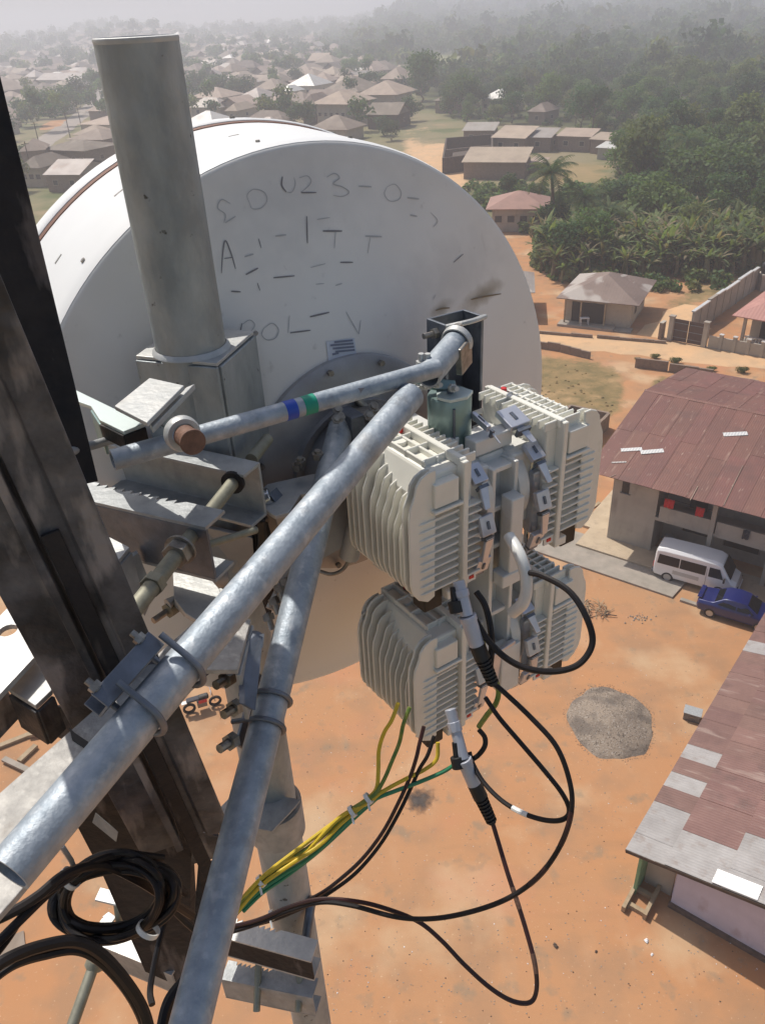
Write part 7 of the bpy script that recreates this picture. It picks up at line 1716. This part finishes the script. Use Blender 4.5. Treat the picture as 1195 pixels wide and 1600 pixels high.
yw([(640, 1105, 1.37), (630, 1132, 1.37), (624, 1160, 1.38), (612, 1190, 1.38), (598, 1222, 1.38), (582, 1244, 1.37), (545, 1268, 1.36), (498, 1312, 1.35), (452, 1345, 1.34), (414, 1372, 1.33), (388, 1396, 1.32), (360, 1428, 1.32)], 'ygreen', 'yellow green wire just right of the bright yellow loop')
yw([(684, 1160, 1.39), (682, 1186, 1.39), (664, 1202, 1.39), (636, 1216, 1.38), (606, 1232, 1.38), (578, 1250, 1.37), (535, 1285, 1.355), (500, 1320, 1.345), (455, 1350, 1.335), (415, 1378, 1.325), (390, 1402, 1.32), (365, 1432, 1.32)], 'yellow', 'yellow wire coming from the black socket of the lower radio unit')
yw([(598, 1236, 1.38), (575, 1254, 1.37), (530, 1278, 1.352), (478, 1330, 1.345), (436, 1352, 1.335), (402, 1386, 1.328), (370, 1425, 1.32)], 'yellow', 'yellow wire lying on top of the tied bundle')
yw([(712, 1193, 1.39), (692, 1206, 1.39), (655, 1222, 1.385), (620, 1235, 1.38), (580, 1252, 1.375), (545, 1282, 1.365), (490, 1335, 1.35), (440, 1368, 1.34), (405, 1392, 1.33), (378, 1418, 1.325), (355, 1445, 1.32)], 'green', 'green wire leading from the lower black plug to the bundle')
yw([(590, 1246, 1.385), (556, 1276, 1.372), (500, 1328, 1.356), (446, 1370, 1.345), (410, 1395, 1.335), (380, 1424, 1.33)], 'green', 'second green wire at the underside of the bundle')
for i, (x, y, z_, d, lb_) in enumerate([(575, 1248, 1.365, (-.6, .5), 'white cable tie where the yellow wires join'), (550, 1268, 1.358, (-.7, .5), 'white cable tie just below the joint of the wires'), (408, 1377, 1.33, (-.7, .6), 'white cable tie at the lower end of the yellow bundle'), (424, 1430, 1.44, (-1, .3), 'white cable tie on the dark cables beside the pole')]):
    c = near(x, y, z_); d_ = (near(x + d[0] * 20, y + d[1] * 20, z_) - c).normalized(); e = empty('cable_tie', c, lb_, 'cable tie', 'white cable ties')
    MB().pipe(c - d_ * .004, c + d_ * .003, .0105 if i < 3 else .009, .0015, 20).build('band', M['tie'], e, smooth=True, angle=60)
    MB().cyl(c + Vector((0, -.012, .003)), c + Vector((.003, -.022, -.004)), .002, 6).build('tail', M['tie'], e)
# coil of spare black cable
gq = random.Random(8); cz = 1.06; coil = empty('cable_coil', near(178, 1404, 1.06), 'thick ring of spare black cable tied up in front of the dark joint', 'cable coil')
for k in range(17):
    ox, oy = gq.uniform(-9, 9), gq.uniform(-8, 8); rx_, ry_ = 86 + gq.uniform(-15, 16), 56 + gq.uniform(-10, 10); ph0 = gq.uniform(0, 6.28)
    pts = [(178 + ox + rx_ * math.cos(t + ph0) , 1404 + oy + ry_ * math.sin(t + ph0) - .12 * rx_ * math.cos(t + ph0), cz + .010 * math.sin(3 * t + k) + k * .003) for t in np.linspace(0, 2 * math.pi, 17)]
    MB().tube(spline([near(*p) for p in pts], 3), .0052 if k % 2 else .0046, 8).build('loop', M['cable'], coil, smooth=True)
for k, (x, y) in enumerate(((110, 1372), (232, 1452))):
    c = near(x, y, cz); e = empty('cable_tie', c, ['white tie binding the coil at its upper left', 'white tie binding the coil at its lower right'][k], 'cable tie', 'white cable ties'); d_ = (near(x + (8 if k else 12), y + (-14 if k else -10), cz) - c).normalized()
    MB().pipe(c - d_ * .004, c + d_ * .003, .016, .002, 20).build('band', M['tie'], e, smooth=True, angle=60)
def bl_(pts, r, label): return cable(pts, r, 'cable', label, 'cable', 'black cables at the lower left')
bl_([(300, 1430, 1.2), (262, 1405, 1.15), (215, 1375, 1.1), (160, 1352, 1.05), (105, 1365, 1.0), (60, 1400, .97), (20, 1425, .95), (-30, 1448, .93)], .0065, 'uppermost black cable leaving the coil for the left edge')
bl_([(290, 1395, 1.2), (240, 1368, 1.15), (180, 1350, 1.1), (120, 1362, 1.05), (80, 1392, 1.0), (40, 1430, .96), (0, 1470, .94), (-30, 1500, .92)], .0060, 'second black cable leaving the coil for the left edge')
bl_([(255, 1340, 1.12), (200, 1335, 1.08), (150, 1345, 1.04), (100, 1378, 1.0), (50, 1412, .97), (10, 1470, .95), (-30, 1520, .93)], .0050, 'thin black cable leaving the coil lowest at the left edge')
bl_([(-30, 1530, .90), (10, 1500, .92), (60, 1480, .95), (115, 1471, .98), (155, 1488, 1.0), (195, 1530, 1.02), (225, 1580, 1.04), (240, 1640, 1.05)], .0075, 'thick black cable arching over the bottom left corner')
bl_([(-30, 1545, .915), (20, 1508, .935), (70, 1492, .965), (120, 1485, .99), (160, 1505, 1.01), (200, 1550, 1.03), (225, 1600, 1.05), (232, 1650, 1.05)], .0060, 'black cable just inside the thick arching one')
bl_([(275, 1400, 1.3), (258, 1440, 1.28), (245, 1490, 1.25), (235, 1545, 1.22), (238, 1570, 1.2)], .0050, 'short black cable hanging straight down below the coil')
bl_([(330, 1480, 1.15), (290, 1530, 1.12), (262, 1570, 1.1), (248, 1640, 1.08)], .0085, 'heavy black cable at the bottom edge beside the second tube')
bl_([(325, 1470, 1.3), (290, 1440, 1.28), (260, 1410, 1.25), (240, 1390, 1.2)], .0055, 'black cable crossing from the coil behind the second tube')
bl_([(345, 1500, 1.12), (305, 1545, 1.10), (275, 1600, 1.08), (262, 1650, 1.06)], .0070, 'second heavy black cable at the bottom edge beside the tube')
